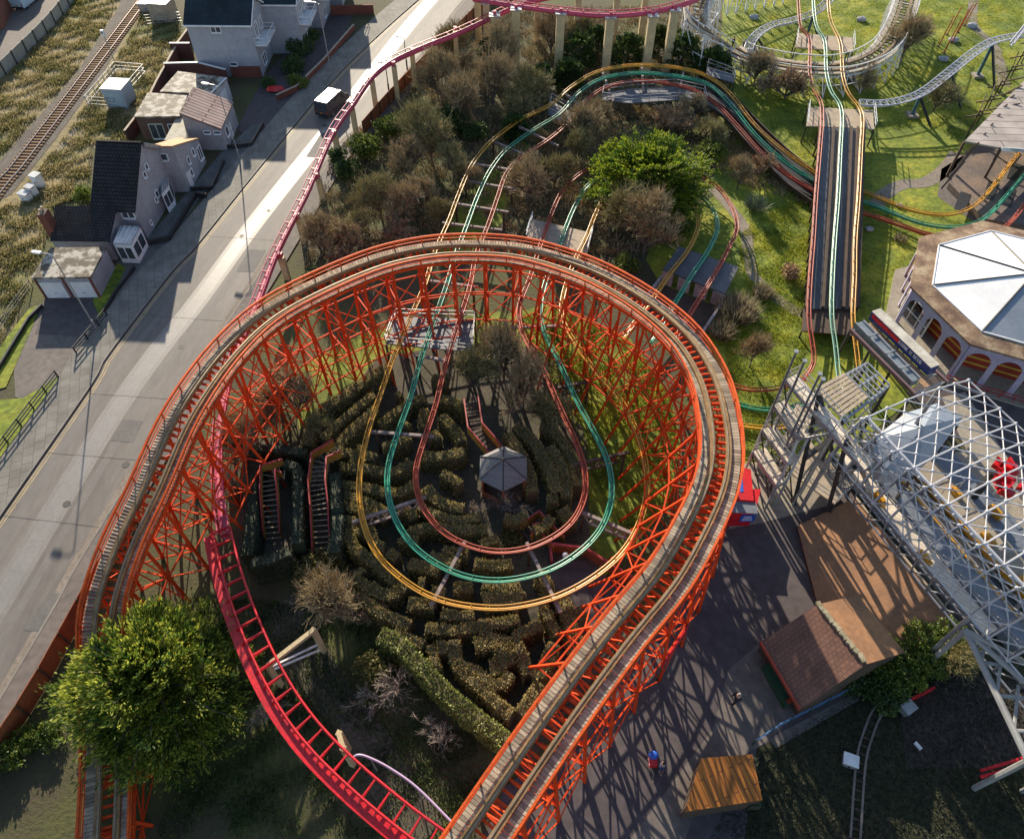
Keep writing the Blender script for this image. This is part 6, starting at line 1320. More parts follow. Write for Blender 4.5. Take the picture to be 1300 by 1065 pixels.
# ride structure behind: roof frame of beams
rf_=thing('steel_roof_frame','open weathered steel roof frame with slats behind the stair tower','ride structure',at(1090,500))
A0=at(1035,498,7);A1=at(1100,462,7);A2=at(1128,490,7);A3=at(1070,535,7)
b=MB()
for f in (0,.5,1): b.beam(A0.lerp(A3,f),A1.lerp(A2,f),.22,.3)
for k in range(13): f=k/12; b.beam(A0.lerp(A1,f)+Vector((0,0,.2)),A3.lerp(A2,f)+Vector((0,0,.2)),.12,.1)
b.build('roof_beams',M['galv'],rf_); b=MB()
for k in range(8): f=k/8; b.beam(A0.lerp(A3,f)+Vector((0,0,.32)),A0.lerp(A3,f).lerp(A1.lerp(A2,f),.55)+Vector((0,0,.32)),.3,.05)
b.build('roof_slats',M['tan'],rf_)
for p in (A0,A1,A2,A3): MB().beam(p,Vector((p.x,p.y,0)),.25).build('post',M['darksteel'],rf_)
b=MB()
for a,e in ((A0,A1),(A1,A2),(A2,A3),(A3,A0)): b.beam(a-Vector((0,0,.3)),Vector((e.x,e.y,3)),.14); b.beam(e-Vector((0,0,.3)),Vector((a.x,a.y,3)),.14); b.beam(Vector((a.x,a.y,3)),Vector((e.x,e.y,3)),.14)
b.build('cross_bracing',M['galv'],rf_)
deck('lower plank landing with railings at the foot of the stair tower',[(1000,598),(1060,640),(1082,618),(1030,560)],1.6,M['tan'])
# ================================================================== WHITE SPACE-FRAME SHELL
sh=thing('lattice_canopy','large white space-frame canopy arching over the boat ride on the right','space-frame canopy',at(1230,700)); 
NU=19; du=Vector((21.8,23.4,0))
lp=Vector((1101,530,13.5)); 
rows=[]
S0=at(1101,530,13.0);S1=at(1275,717,13.0); ax=(S1-S0)/8.0
L0=at(1058,572,8.6); R0=at(1192,494,11.6)
def sup(j):  # offset from spine in metres across, by ring index j (-4..4)
    if j<=0:
        t_=-j/4.0; e=L0-S0; return Vector((e.x*t_**.9,e.y*t_**.9,-4.9*t_**2.0))
    t_=j/4.0; e=R0-S0; return Vector((e.x*t_,e.y*t_,-1.3*t_**1.7))
sp=.5
JJ=[j*1.0 for j in range(-4,7)]
def node(i,j):
    p=S0+ax*i+sup(j); return p
seg=MB(); rib=MB(); spn=MB(); nd=MB(); NI=16
for i in range(NI):
    for a in range(len(JJ)-1): rib.tube([node(i,JJ[a]),node(i,JJ[a+1])],.07,6)
    if i<NI-1:
        for a in range(len(JJ)-1):
            p00=node(i,JJ[a]);p01=node(i,JJ[a+1]);p10=node(i+1,JJ[a]);p11=node(i+1,JJ[a+1]); c=(p00+p01+p10+p11)/4
            for q in (p00,p01,p10,p11): seg.tube([q,c],.045,5)
            nd.sphere(c,.13,6,4)
        spn.tube([node(i,0),node(i+1,0)],.11,6); seg.tube([node(i,JJ[0]),node(i+1,JJ[0])],.06,5); seg.tube([node(i,JJ[-1]),node(i+1,JJ[-1])],.06,5)
    for j in JJ: nd.sphere(node(i,j),.15,6,4)
wf=mat('white_tube_paint',(0.5,0.5,0.52),(0.36,0.36,0.39),.8,.4,fine=.12)
seg.build('diagonal_struts',wf,sh)['kind']='stuff'; rib.build('ribs',wf,sh); spn.build('spine_tubes',wf,sh); nd.build('node_balls',wf,sh)['kind']='stuff'
# inner layer at left edge (double layer wall) 
lw=MB(); gm=mat('grey_tube_paint',(0.2,0.21,0.24),(0.14,0.15,0.17),.8,.5)
def low(i,j): p=node(i,j); return Vector((p.x,p.y,p.z-1.5))+Vector((.5,.5,0))
for i in range(NI-1):
    for j in (-4,-3,-2,-1):
        lw.tube([low(i,j),low(i+1,j)],.06,5); lw.tube([low(i,j),node(i,j)],.05,5); lw.tube([low(i,j),node(i,j+1)],.05,5); lw.tube([low(i,j),node(i+1,j)],.05,5); lw.tube([low(i,j),low(i,j+1)],.06,5)
    e=node(i,-4); 
    lw.tube([node(i,-4),Vector((e.x+1,e.y+.6,e.z-3.5))],.07,5); lw.tube([Vector((e.x+1,e.y+.6,e.z-3.5)),node(i+1,-4)],.07,5)
    e2=node(i+1,-4); lw.tube([Vector((e.x+1,e.y+.6,e.z-3.5)),Vector((e2.x+1,e2.y+.6,e2.z-3.5))],.08,5)
lw.build('inner_layer_struts',gm,sh)['kind']='stuff'
for i in (0,9,15):
    for j in (-4,4):
        e=node(i,j); MB().tube([e,Vector((e.x,e.y,0))],.16,8).build('support_leg',M['galv'],sh)
# big diagonal grey mast bottom right
t=thing('lattice_tower_leg','long pale grey triangular lattice leg running down from the white canopy','lattice support',at(1280,900)); b=MB()
A=at(1226,800,7.0);B=at(1310,975,7.0); A2=at(1255,800,7);B2=at(1345,965,7)
b.tube([A,B,B+(B-A)*.5],.22,8); b.build('main_chord',mat('pale_grey_leg',(0.3,0.3,0.29),(0.22,0.22,0.22),.8,.6),t); b=MB(); b.tube([A,at(1300,865,8),at(1360,890,8)],.2,6); b.tube([A,at(1300,840,8.5)],.18,6)
for f in (.25,.5,.75,1): b.tube([A.lerp(B,f),A2.lerp(B2,f+.05)],.13,6); b.tube([A.lerp(B,f),A2.lerp(B2,max(0,f-.3))],.11,6)
b.build('side_chord',MATS['pale_grey_leg'],t)
for f in (0,.95): p=A.lerp(B,f); MB().tube([p,Vector((p.x,p.y,0))],.2,6).build('leg',MATS['pale_grey_leg'],t)
# --- under the canopy: boat-ride trough, decks, hull
def along(px0,px1,h): return at(*px0,h),at(*px1,h)
t=thing('ride_channel','dark ride channel edged with yellow lines beneath the white canopy','ride channel',at(1200,640)); 
A,B=at(1120,580,1.2),at(1320,815,1.2); d=(B-A).normalized(); n=Vector((-d.y,d.x,0)); zt=4
def bandx(o0,o1,z0,z1,name,m,f0=0,f1=1): 
    b=MB(); b.prism([fr(o0,0,f0)[:2],fr(o0,0,f1)[:2],fr(o1,0,f1)[:2],fr(o1,0,f0)[:2]],max(.1,z0-2.8),z1-2.8); return b.build(name,m,t)
bandx(0,1.7,3.2,3.5,'channel_floor',M['blackp']); bandx(-.16,0,3.2,4.1,'yellow_edge',M['yellow']); bandx(1.7,1.86,3.2,4.1,'yellow_edge',M['yellow']); MB().tube([fr(.5,3.6,0),fr(.5,3.6,1)],.08,6).build('guide_rail',M['galv'],t); MB().tube([fr(1.2,3.6,0),fr(1.2,3.6,1)],.08,6).build('guide_rail',M['galv'],t)
gpan=mat('blue_grey_panels',(0.17,0.19,0.22),(0.12,0.14,0.17),.7,.55,fine=.2)
t=thing('ride_platform','blue-grey and beige platform strips under the white canopy','platform',at(1210,650)); 
bandx(-1.9,-.17,3.0,4.0,'grey_panel',gpan); bandx(-3.5,-1.95,2.6,3.8,'plank_strip',plk,-.1,.9); bandx(-3.66,-3.52,2.6,4.2,'kerb_rail',M['galv'],-.1,.9)
bandx(1.9,4.0,3.0,4.05,'plank_strip',mat('beige_ride_deck',(0.33,0.28,0.21),(0.22,0.19,0.15),.8,.8,fine=.3)); bandx(4.0,6.4,2.8,3.7,'grey_panel',gpan,.05,1); bandx(6.45,8.4,2.8,3.6,'plank_strip',MATS['beige_ride_deck'],.1,1)
for k,(o0,f) in enumerate(((-3.2,.2),(-3.4,.52),(2.6,.55),(2.4,.78),(5.0,.45),(7.2,.62),(3.2,.3),(6.8,.85))):
    b=MB(); p=fr(o0,4.1,f); b.box(p,(1.3,.5,.5),math.atan2(d.y,d.x)); b.box(p+Vector((0,0,.35)),(.8,.35,.25),math.atan2(d.y,d.x)); o_=b.build('yellow_gate',M['yellow'],t)
for k in range(10): 
    b=MB(); p=fr(2.0+ (k%2)*4.2,4.05,.1+.09*k); q=fr(4.0+(k%2)*4.2,4.05,.1+.09*k); b.beam(p+Vector((0,0,.9)),q+Vector((0,0,.9)),.05); b.beam(p,p+Vector((0,0,.9)),.06); b.beam(q,q+Vector((0,0,.9)),.06); b.build('queue_rail',M['galv'],t)
for f in (0,.35,.7,1):
    for o_ in (-3.3,8): p=fr(o_,3,f); MB().beam(p,Vector((p.x,p.y,0)),.25).build('post',M['darksteel'],t)
t=thing('white_hull_roof','pale blue-white faceted hull-like roof at the head of the canopy','ride roof',at(1165,560)); 
P=[at(1105,560,6),at(1150,524,7),at(1190,512,7),at(1222,530,6.4),at(1200,560,6.2),at(1165,596,5.6),at(1120,600,5.4)]; cc_=sum(P,Vector((0,0,0)))/7+Vector((0,0,1.4)); b=MB(); b.add(P+[cc_]+[Vector((p.x,p.y,p.z-1.6)) for p in P],[(i,(i+1)%7,7) for i in range(7)]+[(i,8+i,8+(i+1)%7,(i+1)%7) for i in range(7)]); b.build('roof_facets',mat('hull_white',(0.3,0.34,0.39),(0.22,0.25,0.3),.6,.4),t)
for k in (0,3,5): MB().beam(P[k]-Vector((0,0,1)),Vector((P[k].x,P[k].y,0)),.25).build('post',M['darksteel'],t)
t=thing('red_net','bundled bright red seats and netting on the right edge of the canopy','ride seats',at(1270,600)); b=MB(); rg_=random.Random(4)
for k in range(14): p=at(1278+rg_.uniform(-14,24),606+rg_.uniform(-16,22),5+rg_.uniform(-.4,.6)); b.box(p,(.9,.5,.5),rg_.uniform(0,3)); b.box(p+Vector((0,.2,.4)),(.8,.12,.5),rg_.uniform(0,3))
b.build('seats',M['red'],t); p=at(1262,600,4.5); MB().beam(p,Vector((p.x,p.y,0)),.5).build('post',M['darksteel'],t)

# ================================================================== KIOSK, ROOFS, PEOPLE
t=thing('red_kiosk','small red kiosk with blue panels beside the right edge of the orange loop','kiosk',at(945,645)); P=[xy(918,668),xy(950,668),xy(957,640),xy(926,640)]
b=MB(); b.prism(P,0,2.4); b.build('kiosk_wall',M['red'],t); b=MB(); b.prism([xy(915,653,2.5),xy(962,656,2.5),xy(954,598,2.5),xy(938,596,2.5)] if False else [xy(928,634,2.5),xy(957,636,2.5),xy(953,596,2.5),xy(938,593,2.5)],2.42,2.55); b.build('roof',M['red'],t)
b=MB(); b.prism([xy(926,650,2.4),xy(962,652,2.4),xy(960,638,2.4),xy(930,636,2.4)],2.3,2.41); b.build('awning',gpan,t)
A=Vector((*P[0],0));B=Vector((*P[1],0)); d_=(B-A).normalized(); n_=Vector((d_.y,-d_.x,0)); blue=mat('bright_blue_panel',(0.03,0.12,0.5),(0.02,0.08,0.4),1,.4); b=MB(); b.beam(A+d_*1.1+n_*.05+Vector((0,0,1.4)),A+d_*2.3+n_*.05+Vector((0,0,1.4)),.05,1.0); pn=b.build('sign_panel',blue,t)
b=MB()
for k in range(3): b.beam(A+d_*(1.25+.05*k)+n_*.09+Vector((0,0,1.15+.25*k)),A+d_*(2.1-.08*k)+n_*.09+Vector((0,0,1.22+.25*k)),.03,.09)
b.build('panel_writing',M['white'],pn)
b=MB(); v0=at(940,600,2.56); b.prism([xy(938,606,2.56),xy(942,604,2.56),xy(944,624,2.56),xy(940,625,2.56)],2.56,2.58); b.build('roof_sign',blue,t)
brn=mat('brown_flat_roof',(0.36,0.18,0.085),(0.22,0.115,0.06),.35,.8,fine=.2); shg=mat_lines('brown_shingles',(0.2,0.1,0.065),(0.1,0.05,0.04),.3,R(-32),.15,.85,period2=.35,c3=(0.16,0.08,0.055))
t=thing('brown_terrace','raised brown paved terrace with pale edge below the white canopy','terrace',at(1120,740)); 
P=[at(1012,668,.35),at(1085,632,.35),at(1213,790,.35),at(1147,826,.35),at(1085,757,.35),at(1038,768,.35)]; b=MB(); b.loft([Vector((p.x,p.y,.02)) for p in P],[Vector((p.x,p.y,.34)) for p in P]); b.build('terrace_wall',darkb,t); b=MB(); b.loft([p-Vector((0,0,.005)) for p in P],[p+Vector((0,0,.06)) for p in P]); b.build('terrace_paving',brn,t); b=MB()
for i in (1,2): b.beam(P[i]+Vector((0,0,.1)),P[(i+1)%6]+Vector((0,0,.1)),.2,.2)
b.build('terrace_edge',mat('pale_roof_trim',(0.45,0.38,0.28),(0.3,0.25,0.18),1,.8),t)
t=thing('brown_shingle_roof_building','building with pitched brown shingle roof and mossy ridge','building',at(1050,840)); e1=2.0;rd=3.7
a0,a1=at(965,815,e1),at(1015,901,e1); r0,r1=at(1038,767,rd),at(1100,843,rd); c0,c1=at(1088,755,2.2),at(1149,828,2.2)
b=MB(); b.loft([p-Vector((0,0,.2)) for p in (a0,a1,r1,r0)],[a0,a1,r1,r0]); b.build('roof_slope',shg,t); b=MB(); b.loft([p-Vector((0,0,.2)) for p in (r0,r1,c1,c0)],[r0,r1,c1,c0]); b.build('roof_slope',brn,t)
b=MB(); rr_=resample([r0,r1],.35)
for p in rr_: b.box(p+Vector((random.uniform(-.05,.05),0,.08)),(.34,.34,.2),random.uniform(0,1))
b.build('ridge_tiles',mat('mossy_ridge',(0.4,0.35,0.24),(0.2,0.18,0.1),2,.9,fine=.3),t)
b=MB(); g0=[Vector((p.x,p.y,0)) for p in (a0.lerp(r0,.08),a1.lerp(r1,.08),c1,c0)]; b.loft(g0,[Vector((p.x,p.y,1.85)) for p in g0]); b.add([a0,r0,c0,a1,r1,c1],[(0,1,2),(5,4,3)]); b.build('wall',M['darkwood'],t)
b=MB(); b.beam(a0+Vector((0,0,.05)),a1+Vector((0,0,.05)),.15,.25); b.build('red_fascia',M['redt'],t)
t=thing('green_planter','long dark green planter box at the foot of the shingle roof','planter',at(985,870)); A=at(972,846);B=at(1000,897); b=MB(); b.beam(A+Vector((0,0,.35)),B+Vector((0,0,.35)),.9,.7); b.build('planter_box',mat('dark_green_paint',(0.02,0.07,0.03),(0.015,0.05,0.025),1,.6),t); b=MB(); b.beam(B+Vector((-.2,.1,.4)),B+Vector((.9,.7,.4)),.3,.8); b.build('end_panel',M['redt'],t)
rust2=mat_lines('orange_corrugated_roof',(0.42,0.15,0.02),(0.2,0.06,0.01),.35,R(70),.3,.6)
t=thing('orange_roof_stall','stall with orange corrugated roof at the bottom edge of the plaza','stall',at(920,985)); P=[at(890,962,2.6),at(955,957,2.6),at(968,1015,2.2),at(870,1030,2.2)]; b=MB(); b.loft([p-Vector((0,0,.12)) for p in P],P); b.build('roof',rust2,t); b=MB(); b.loft([Vector((p.x,p.y,0)) for p in P],[Vector((p.x,p.y,p.z-.13)) for p in P]); b.build('wall',M['darkwood'],t)
mesh_fence('dark green railing with blue handrail below the shingle roof',[(955,945),(985,925),(1090,872)],1.2,m=mat('blue_rail',(0.1,0.2,0.35),(0.08,0.15,0.28),1,.4),pm=mat('dark_green_post',(0.02,0.05,0.025),(0.02,0.04,0.02),1,.6),name='railing')
hedge('low dark hedge along the corner of the plaza',[(956,960),(955,985),(962,1030)],.7,1.2,'darkhedge',60,group=None,name='low_hedge')
sheet('walkway_strip',[(975,938),(1085,880),(1092,888),(985,950)],.08,M['tarmac2'])
# miniature railway
t=thing('miniature_railway_track','narrow curved miniature railway track in the dark lower right grass','miniature railway',at(1095,930)); c=smooth_path([at(*p) for p in ((1085,1065),(1092,970),(1102,930),(1115,902),(1136,884))],8)
for s in (-1,1):
    b=MB(); q=offset([p+Vector((0,0,.12)) for p in c],s*.3)
    for a,e in zip(q[:-1],q[1:]): b.beam(a,e,.14,.1)
    b.build('rail',mat('pale_rail_kerb',(0.2,0.17,0.14),(0.13,0.11,0.09),1,.8),t)
b=MB(); r_=resample(c,.6)
for i,p in enumerate(r_): s=side_vec(r_,i); b.beam(p-s*.5+Vector((0,0,.07)),p+s*.5+Vector((0,0,.07)),.15,.06)
b.build('sleepers',M['darkwood'],t)['kind']='stuff'
wall('low bright red barrier beside the miniature railway',[(1142,896),(1182,876)],.7,M['red'],th=.15,name='barrier')
t=thing('red_rail','pair of bright red tubes at the bottom right corner','ride rail',at(1280,975)); 
for k in (0,1): MB().tube([at(1245,978+8*k,2.5),at(1300,962+8*k,2.5),at(1380,940+8*k,2.5)],.1,6).build('tube',M['red'],t)
for x in (1262,1300): p=at(x,973,2.4); MB().beam(p,Vector((p.x,p.y,0)),.12).build('post',M['darksteel'],t)
cabinet('grey control box by the miniature railway',1148,902,.8,.6,.8,R(30),M['galv'],M['galv']); cabinet('pale grey box at the bottom of the dark grass',1076,968,.8,.6,.7,R(-20),M['galv'],M['white'])
wall('small white kerb piece in the dark lower right grass',[(1160,943),(1168,952)],.3,M['white'],th=.2,name='kerb_piece')
# people ----------------------------------------------------------------
def person(label,px,py,rz,top,legs,hair,pose=0,hold=None):
    t=thing('person',label,'person',(0,0,0)); sk=mat('skin_tone',(0.5,0.3,0.2),(0.45,0.27,0.18),2,.6)
    def limb(pts,rs,name,m,par=t,n=10):
        sp_=smooth_path(pts,5); k=len(sp_); R_=[np.interp(i/(k-1),np.linspace(0,1,len(rs)),rs) for i in range(k)]; b=MB(); b.tube(sp_,R_,n); return b
    st=.28 if pose==0 else .12; b=MB()
    def chain(p,r): 
        sp_=smooth_path(p,4); k=len(sp_); R_=[float(np.interp(i/(k-1),np.linspace(0,1,len(r)),r)) for i in range(k)]; b.tube(sp_,R_,10)
    chain([(0,0,.86),(.01,0,1.05),(.02,0,1.28),(.03,0,1.43),(.03,0,1.52),(.04,0,1.56)],[.15,.14,.17,.16,.07,.055])
    b.sphere((.05,0,1.66),.1,12,9,(1.05,.82,1.22)); b.sphere((.155,0,1.655),.018,6,4); 
    for s in (-1,1):
        b.sphere((.05,s*.085,1.66),.022,6,4)
        chain([(0,s*.09,.9),(s*st*.5,s*.1,.5),(s*st,s*.1,.08)],[.09,.065,.045]); b.box((s*st+.06,s*.1,.045),(.25,.09,.09))
        sw=-s*st*.7; chain([(.03,s*.19,1.42),(sw*.4,s*.25,1.15),(sw+.08,s*.24,.92)],[.058,.045,.032])
        hx,hz=sw+.09,.86; b.box((hx,s*.24,hz),(.07,.035,.09))
        for k in range(4): b.tube([(hx-.03+.02*k,s*.24,hz-.04),(hx-.025+.022*k,s*.235,hz-.09),(hx-.01+.02*k,s*.225,hz-.115+.004*abs(k-1.5))],.009,5)
        b.tube([(hx+.035,s*.24,hz+.02),(hx+.06,s*.23,hz-.03)],.01,5)
    me=b.build('body',sk,t,smooth=True)
    def shell(pts,rs,name,m):
        bb=MB(); sp_=smooth_path(pts,4); k=len(sp_); bb.tube(sp_,[float(np.interp(i/(k-1),np.linspace(0,1,len(rs)),rs)) for i in range(k)],12); bb.build(name,m,t,smooth=True)
    cb=MB()
    def ch2(bb,p,r): 
        sp_=smooth_path(p,4); k=len(sp_); bb.tube(sp_,[float(np.interp(i/(k-1),np.linspace(0,1,len(r)),r)) for i in range(k)],12)
    ch2(cb,[(0,0,.84),(.01,0,1.05),(.02,0,1.28),(.03,0,1.45)],[.19,.17,.2,.14])
    for s in (-1,1): sw=-s*st*.7; ch2(cb,[(.03,s*.17,1.43),(sw*.4,s*.25,1.15),(sw+.07,s*.24,.93)],[.08,.065,.05])
    cb.build('jacket',top,t,smooth=True); lb=MB()
    for s in (-1,1): ch2(lb,[(0,s*.08,.95),(s*st*.5,s*.1,.5),(s*st,s*.1,.1)],[.12,.085,.065])
    lb.build('trousers',legs,t,smooth=True); hb=MB(); hb.sphere((.02,0,1.7),.112,12,8,(1.02,.9,1.08)); hb.build('hair',hair,t,smooth=True)
    p=at(px,py); t.location=(p.x,p.y,0); t.rotation_euler=(0,0,rz); t.scale=(1.08,)*3; return t
bk=mat('black_cloth',(0.015,0.015,0.02),(0.025,0.025,0.03),3,.8); hr=mat('grey_hair',(0.35,0.32,0.3),(0.25,0.22,0.2),5,.8); nv=mat('navy_cloth',(0.03,0.05,0.15),(0.02,0.04,0.12),3,.8); bh=mat('dark_hair',(0.03,0.02,0.015),(0.05,0.03,0.02),5,.8)
person('person in black coat and black trousers walking alone on the pale paving',932,892,R(200),bk,bk,hr)
person('person in black jacket standing left on the fenced path below the white coaster',929,62,R(20),bk,bk,bh,1)
person('person in black jacket leaning right on the fenced path below the white coaster',943,66,R(200),bk,bk,bh)
person('person in navy jacket bent beside the pushchair at the bottom of the plaza',838,978,R(120),nv,bk,bh)
t=thing('pushchair','navy and white pushchair with red seat at the bottom edge of the plaza','pushchair',at(828,970)); o=origin(t)
b=MB(); b.loft([(o.x-.3,o.y-.3,.4),(o.x+.3,o.y-.3,.4),(o.x+.3,o.y+.35,.5),(o.x-.3,o.y+.35,.5)],[(o.x-.25,o.y-.25,.65),(o.x+.25,o.y-.25,.65),(o.x+.28,o.y+.45,1.0),(o.x-.28,o.y+.45,1.0)]); b.build('seat',M['red'],t)
b=MB(); b.sphere((o.x,o.y+.35,.95),.36,10,6,(1,.8,.6)); b.build('hood',blue,t); b=MB()
for s in (-1,1): b.tube([(o.x+s*.28,o.y-.4,.15),(o.x+s*.28,o.y+.6,1.05)],.02,5); b.tube([(o.x+s*.28,o.y+.45,.15),(o.x+s*.28,o.y-.2,.6)],.02,5)
b.build('frame',M['galv'],t)
for sx in (-.28,.28):
    for sy in (-.4,.45): MB().tube([(o.x+sx-.03,o.y+sy,.14),(o.x+sx+.03,o.y+sy,.14)],.14,10).build('wheel',M['blackp'],t)
# ================================================================== TOP RIGHT: OTHER COASTERS
def tubes(name,label,px,w,m,hgt=.35,dens=.9,r=.09,group=None,leg=None):
    c=smooth_path([at(*p) for p in px],8); c=resample(c,.6); t=thing(name,label,'coaster track',(c[len(c)//2].x,c[len(c)//2].y,0),group=group)
    for s in (-1,1): MB().tube(offset(c,s*w/2),r,6).build('rail',m,t,smooth=True)
    MB().tube(offset(c,0,-.5),r*1.2,6).build('spine',m,t,smooth=True); tp=resample(c,dens); b=MB()
    for i in range(len(tp)-1):
        s=side_vec(tp,i);s2=side_vec(tp,i+1); p=tp[i];q=tp[i+1]; b.beam(p-s*w/2,p+s*w/2,.07); b.beam(p-s*w/2,q+s2*w/2,.06); b.beam(p-s*w/2,p-Vector((0,0,.5)),.06); b.beam(p+s*w/2,p-Vector((0,0,.5)),.06)
    b.build('lattice_ties',m,t)['kind']='stuff'
    if leg:
        for f in leg:
            p=c[int(f*(len(c)-1))]; MB().beam(p-Vector((0,0,.5)),Vector((p.x,p.y,0)),.4).build('leg',mat('teal_steel',(0.05,0.13,0.15),(0.04,0.1,0.12),1,.5),t); MB().box((p.x,p.y,.2),(1.4,1.4,.4)).build('footing',M['concrete'],t); s=side_vec(c,int(f*(len(c)-1))); MB().beam(p-Vector((0,0,.6)),Vector((p.x+s.x*3.2,p.y+s.y*3.2,0)),.26).build('brace_leg',M['darksteel'],t)
    return t,c
lil=mat('pale_lilac_white_tube',(0.5,0.5,0.56),(0.4,0.4,0.46),.6,.4)
tubes('tubular_coaster_track','white tubular lattice track sweeping over the lawn from the straight hill to the right edge',[(1092,130,3),(1120,131,3),(1150,126,3.2),(1175,115,3.6),(1205,92,4.4),(1235,68,5),(1262,52,5.4),(1300,44,5.6),(1350,36,6)],1.3,lil,leg=(.25,.45,.72),group='white tubular coaster tracks')
tubes('tubular_coaster_track','white tubular lattice track curling down behind the three hill tracks',[(950,75,2.2),(951,60,2.4),(960,45,2.8),(980,32,3.2),(1005,26,3.6),(1030,18,4.2),(1050,3,5),(1062,-20,6)],1.3,lil,leg=(.3,.7),group='white tubular coaster tracks')
tubes('tubular_coaster_track','straight white tube rail crossing the top right corner',[(1285,55,5.6),(1300,36,6.4),(1330,0,7)],.5,lil,group='white tubular coaster tracks')
# timber track arcs
def timber(label,px,w,hm,white=True,bents=True,group='brown timber tracks on white frames'):
    c=smooth_path([at(*p) for p in px],8); c=resample(c,.8); t=thing('timber_coaster_track',label,'coaster track',(c[len(c)//2].x,c[len(c)//2].y,0),group=group)
    brw=mat('worn_brown_track',(0.27,0.19,0.11),(0.17,0.12,0.08),.9,.8,fine=.3); pal=mat('pale_timber_walk',(0.42,0.37,0.29),(0.3,0.26,0.21),.9,.85,fine=.25)
    for s in (-1,1):
        b=MB(); b.strip(offset(c,s*w*.32),offset(c,s*w*.5),.12) if s>0 else b.strip(offset(c,-w*.5),offset(c,-w*.32),.12); b.build('walkway',pal,t)
        b=MB(); b.strip(offset(c,s*w*.2-.18,.15),offset(c,s*w*.2+.18,.15),.3); b.build('track_beam',brw,t)
        b=MB(); q=offset(c,s*w*.52,.95)
        for a,e in zip(q[:-1],q[1:]): b.beam(a,e,.1)
        for i in range(0,len(c),2): b.beam(q[i],q[i]-Vector((0,0,1)),.08)
        b.build('handrail',M['white'] if white else pal,t)
    b=MB(); tp=resample(c,.9)
    for i,p in enumerate(tp): s=side_vec(tp,i); b.beam(p-s*w*.5-Vector((0,0,.15)),p+s*w*.5-Vector((0,0,.15)),.16,.12)
    b.build('cross_ties',brw,t)['kind']='stuff'; wm=M['white'] if white else pal
    if bents:
        bp=resample(c,2.4)
        for i,p in enumerate(bp):
            s=side_vec(bp,i); b=MB(); a=p-s*w*.5;e=p+s*w*.5; a0=Vector((a.x,a.y,0))-s*.6;e0=Vector((e.x,e.y,0))+s*.6; b.beam(a-Vector((0,0,.2)),a0,.15); b.beam(e-Vector((0,0,.2)),e0,.15); b.beam(a,e0,.1); b.beam(e,a0,.1)
            if p.z>4: b.beam(a.lerp(a0,.5),e.lerp(e0,.5),.1)
            b.build('support_bent',wm,t)
        b=MB()
        for i in range(len(bp)-1):
            for sg in (-1,1):
                p=bp[i]+side_vec(bp,i)*sg*w*.55;q=bp[i+1]+side_vec(bp,i+1)*sg*w*.55
                b.beam(p-Vector((0,0,.4)),q-Vector((0,0,.4)),.14); b.beam(p-Vector((0,0,.4)),Vector((q.x,q.y,.3)),.08); b.beam(Vector((p.x,p.y,p.z*.5)),Vector((q.x,q.y,q.z*.5)),.1)
        b.build('frame_bracing',wm,t)['kind']='stuff'
timber('brown timber track on white frame curving up the right of the straight hill',[(930,62,2.6),(950,72,2.8),(985,80,3.0),(1020,85,3.2),(1060,86,3.4),(1095,78,3.6),(1122,62,4),(1138,38,4.4),(1148,12,4.8),(1156,-20,5.2)],3.4,0)
timber('brown timber track on tall white lattice at the top centre',[(905,-25,9),(893,-8,8.6),(884,8,8),(886,24,7.4),(900,40,6),(925,58,3)],3.2,0)
t=thing('white_lattice_wall','tall white timber lattice bank filling the top centre corner','coaster structure',at(925,20)); b=MB()
for i in range(9):
    x=898+i*12; p=at(x,26-i*2.5,0); q=p+Vector((0,2.5,8-i*.3)); b.beam(p,q,.16); 
    if i<8:
        p2=at(x+12,26-(i+1)*2.5,0); q2=p2+Vector((0,2.5,8-(i+1)*.3))
        for f in (.33,.66,1): b.beam(p.lerp(q,f),p2.lerp(q2,f),.13)
        b.beam(p,p2.lerp(q2,.6),.1); b.beam(p2,p.lerp(q,.6),.1); b.beam(p.lerp(q,.5),q2,.1); b.beam(p2.lerp(q2,.5),q,.1)
b.build('lattice',M['white'],t)
mesh_fence('pale timber fence beside the path below the white coaster',[(905,48),(945,72),(985,84)],1.1,m=M['tan'],name='timber_fence')
# red poles cluster, pale boulders, posts on the lawn
for k,(x,y,h) in enumerate(((1198,68,5),(1208,55,5),(1191,60,4.6),(1216,42,4.2),(1224,33,3.4),(1202,45,4.2))):
    t=thing('rusty_pole','rusty bare pole number %s in the slanting group on the top right lawn'%'one two three four five six'.split()[k],'pole',at(x,y),group='rusty poles on the top right lawn'); o=origin(t); MB().tube([o,o+Vector((.6,.4,h))],[.09,.07],6).build('shaft',M['redt'],t); MB().box((o.x,o.y,.06),(.4,.4,.12)).build('base_plate',M['darksteel'],t)
for k,(x,y,l) in enumerate(((1093,27,'pale blue-grey boulder between the three hill tracks and timber track'),(1197,77,'pale boulder lowest of three beside the rusty poles'),(1210,53,'pale boulder middle of three beside the rusty poles'),(1233,35,'pale boulder uppermost of three beside the rusty poles'),(957,24,'pale blue boulder on the lawn left of the hill tracks'),(1142,263,'small pale stone on the lawn below the curving path'),(1103,292,'small pale stone beside the straight hill bed'))):
    p=at(x,y); b=MB(); r=.8 if k<5 else .5; b.sphere((p.x,p.y,r*.3),r,8,5,(1.1,.8,.55)); rr2=random.Random(k); b.v=[(v[0]+rr2.uniform(-.12,.12)*r,v[1]+rr2.uniform(-.12,.12)*r,v[2]+rr2.uniform(-.08,.08)*r) for v in b.v]; o_=b.build('boulder',mat('pale_boulder',(0.36,0.38,0.42),(0.25,0.26,0.28),1.5,.9),None); tag(o_,l,'boulder',group='pale boulders on the lawn')
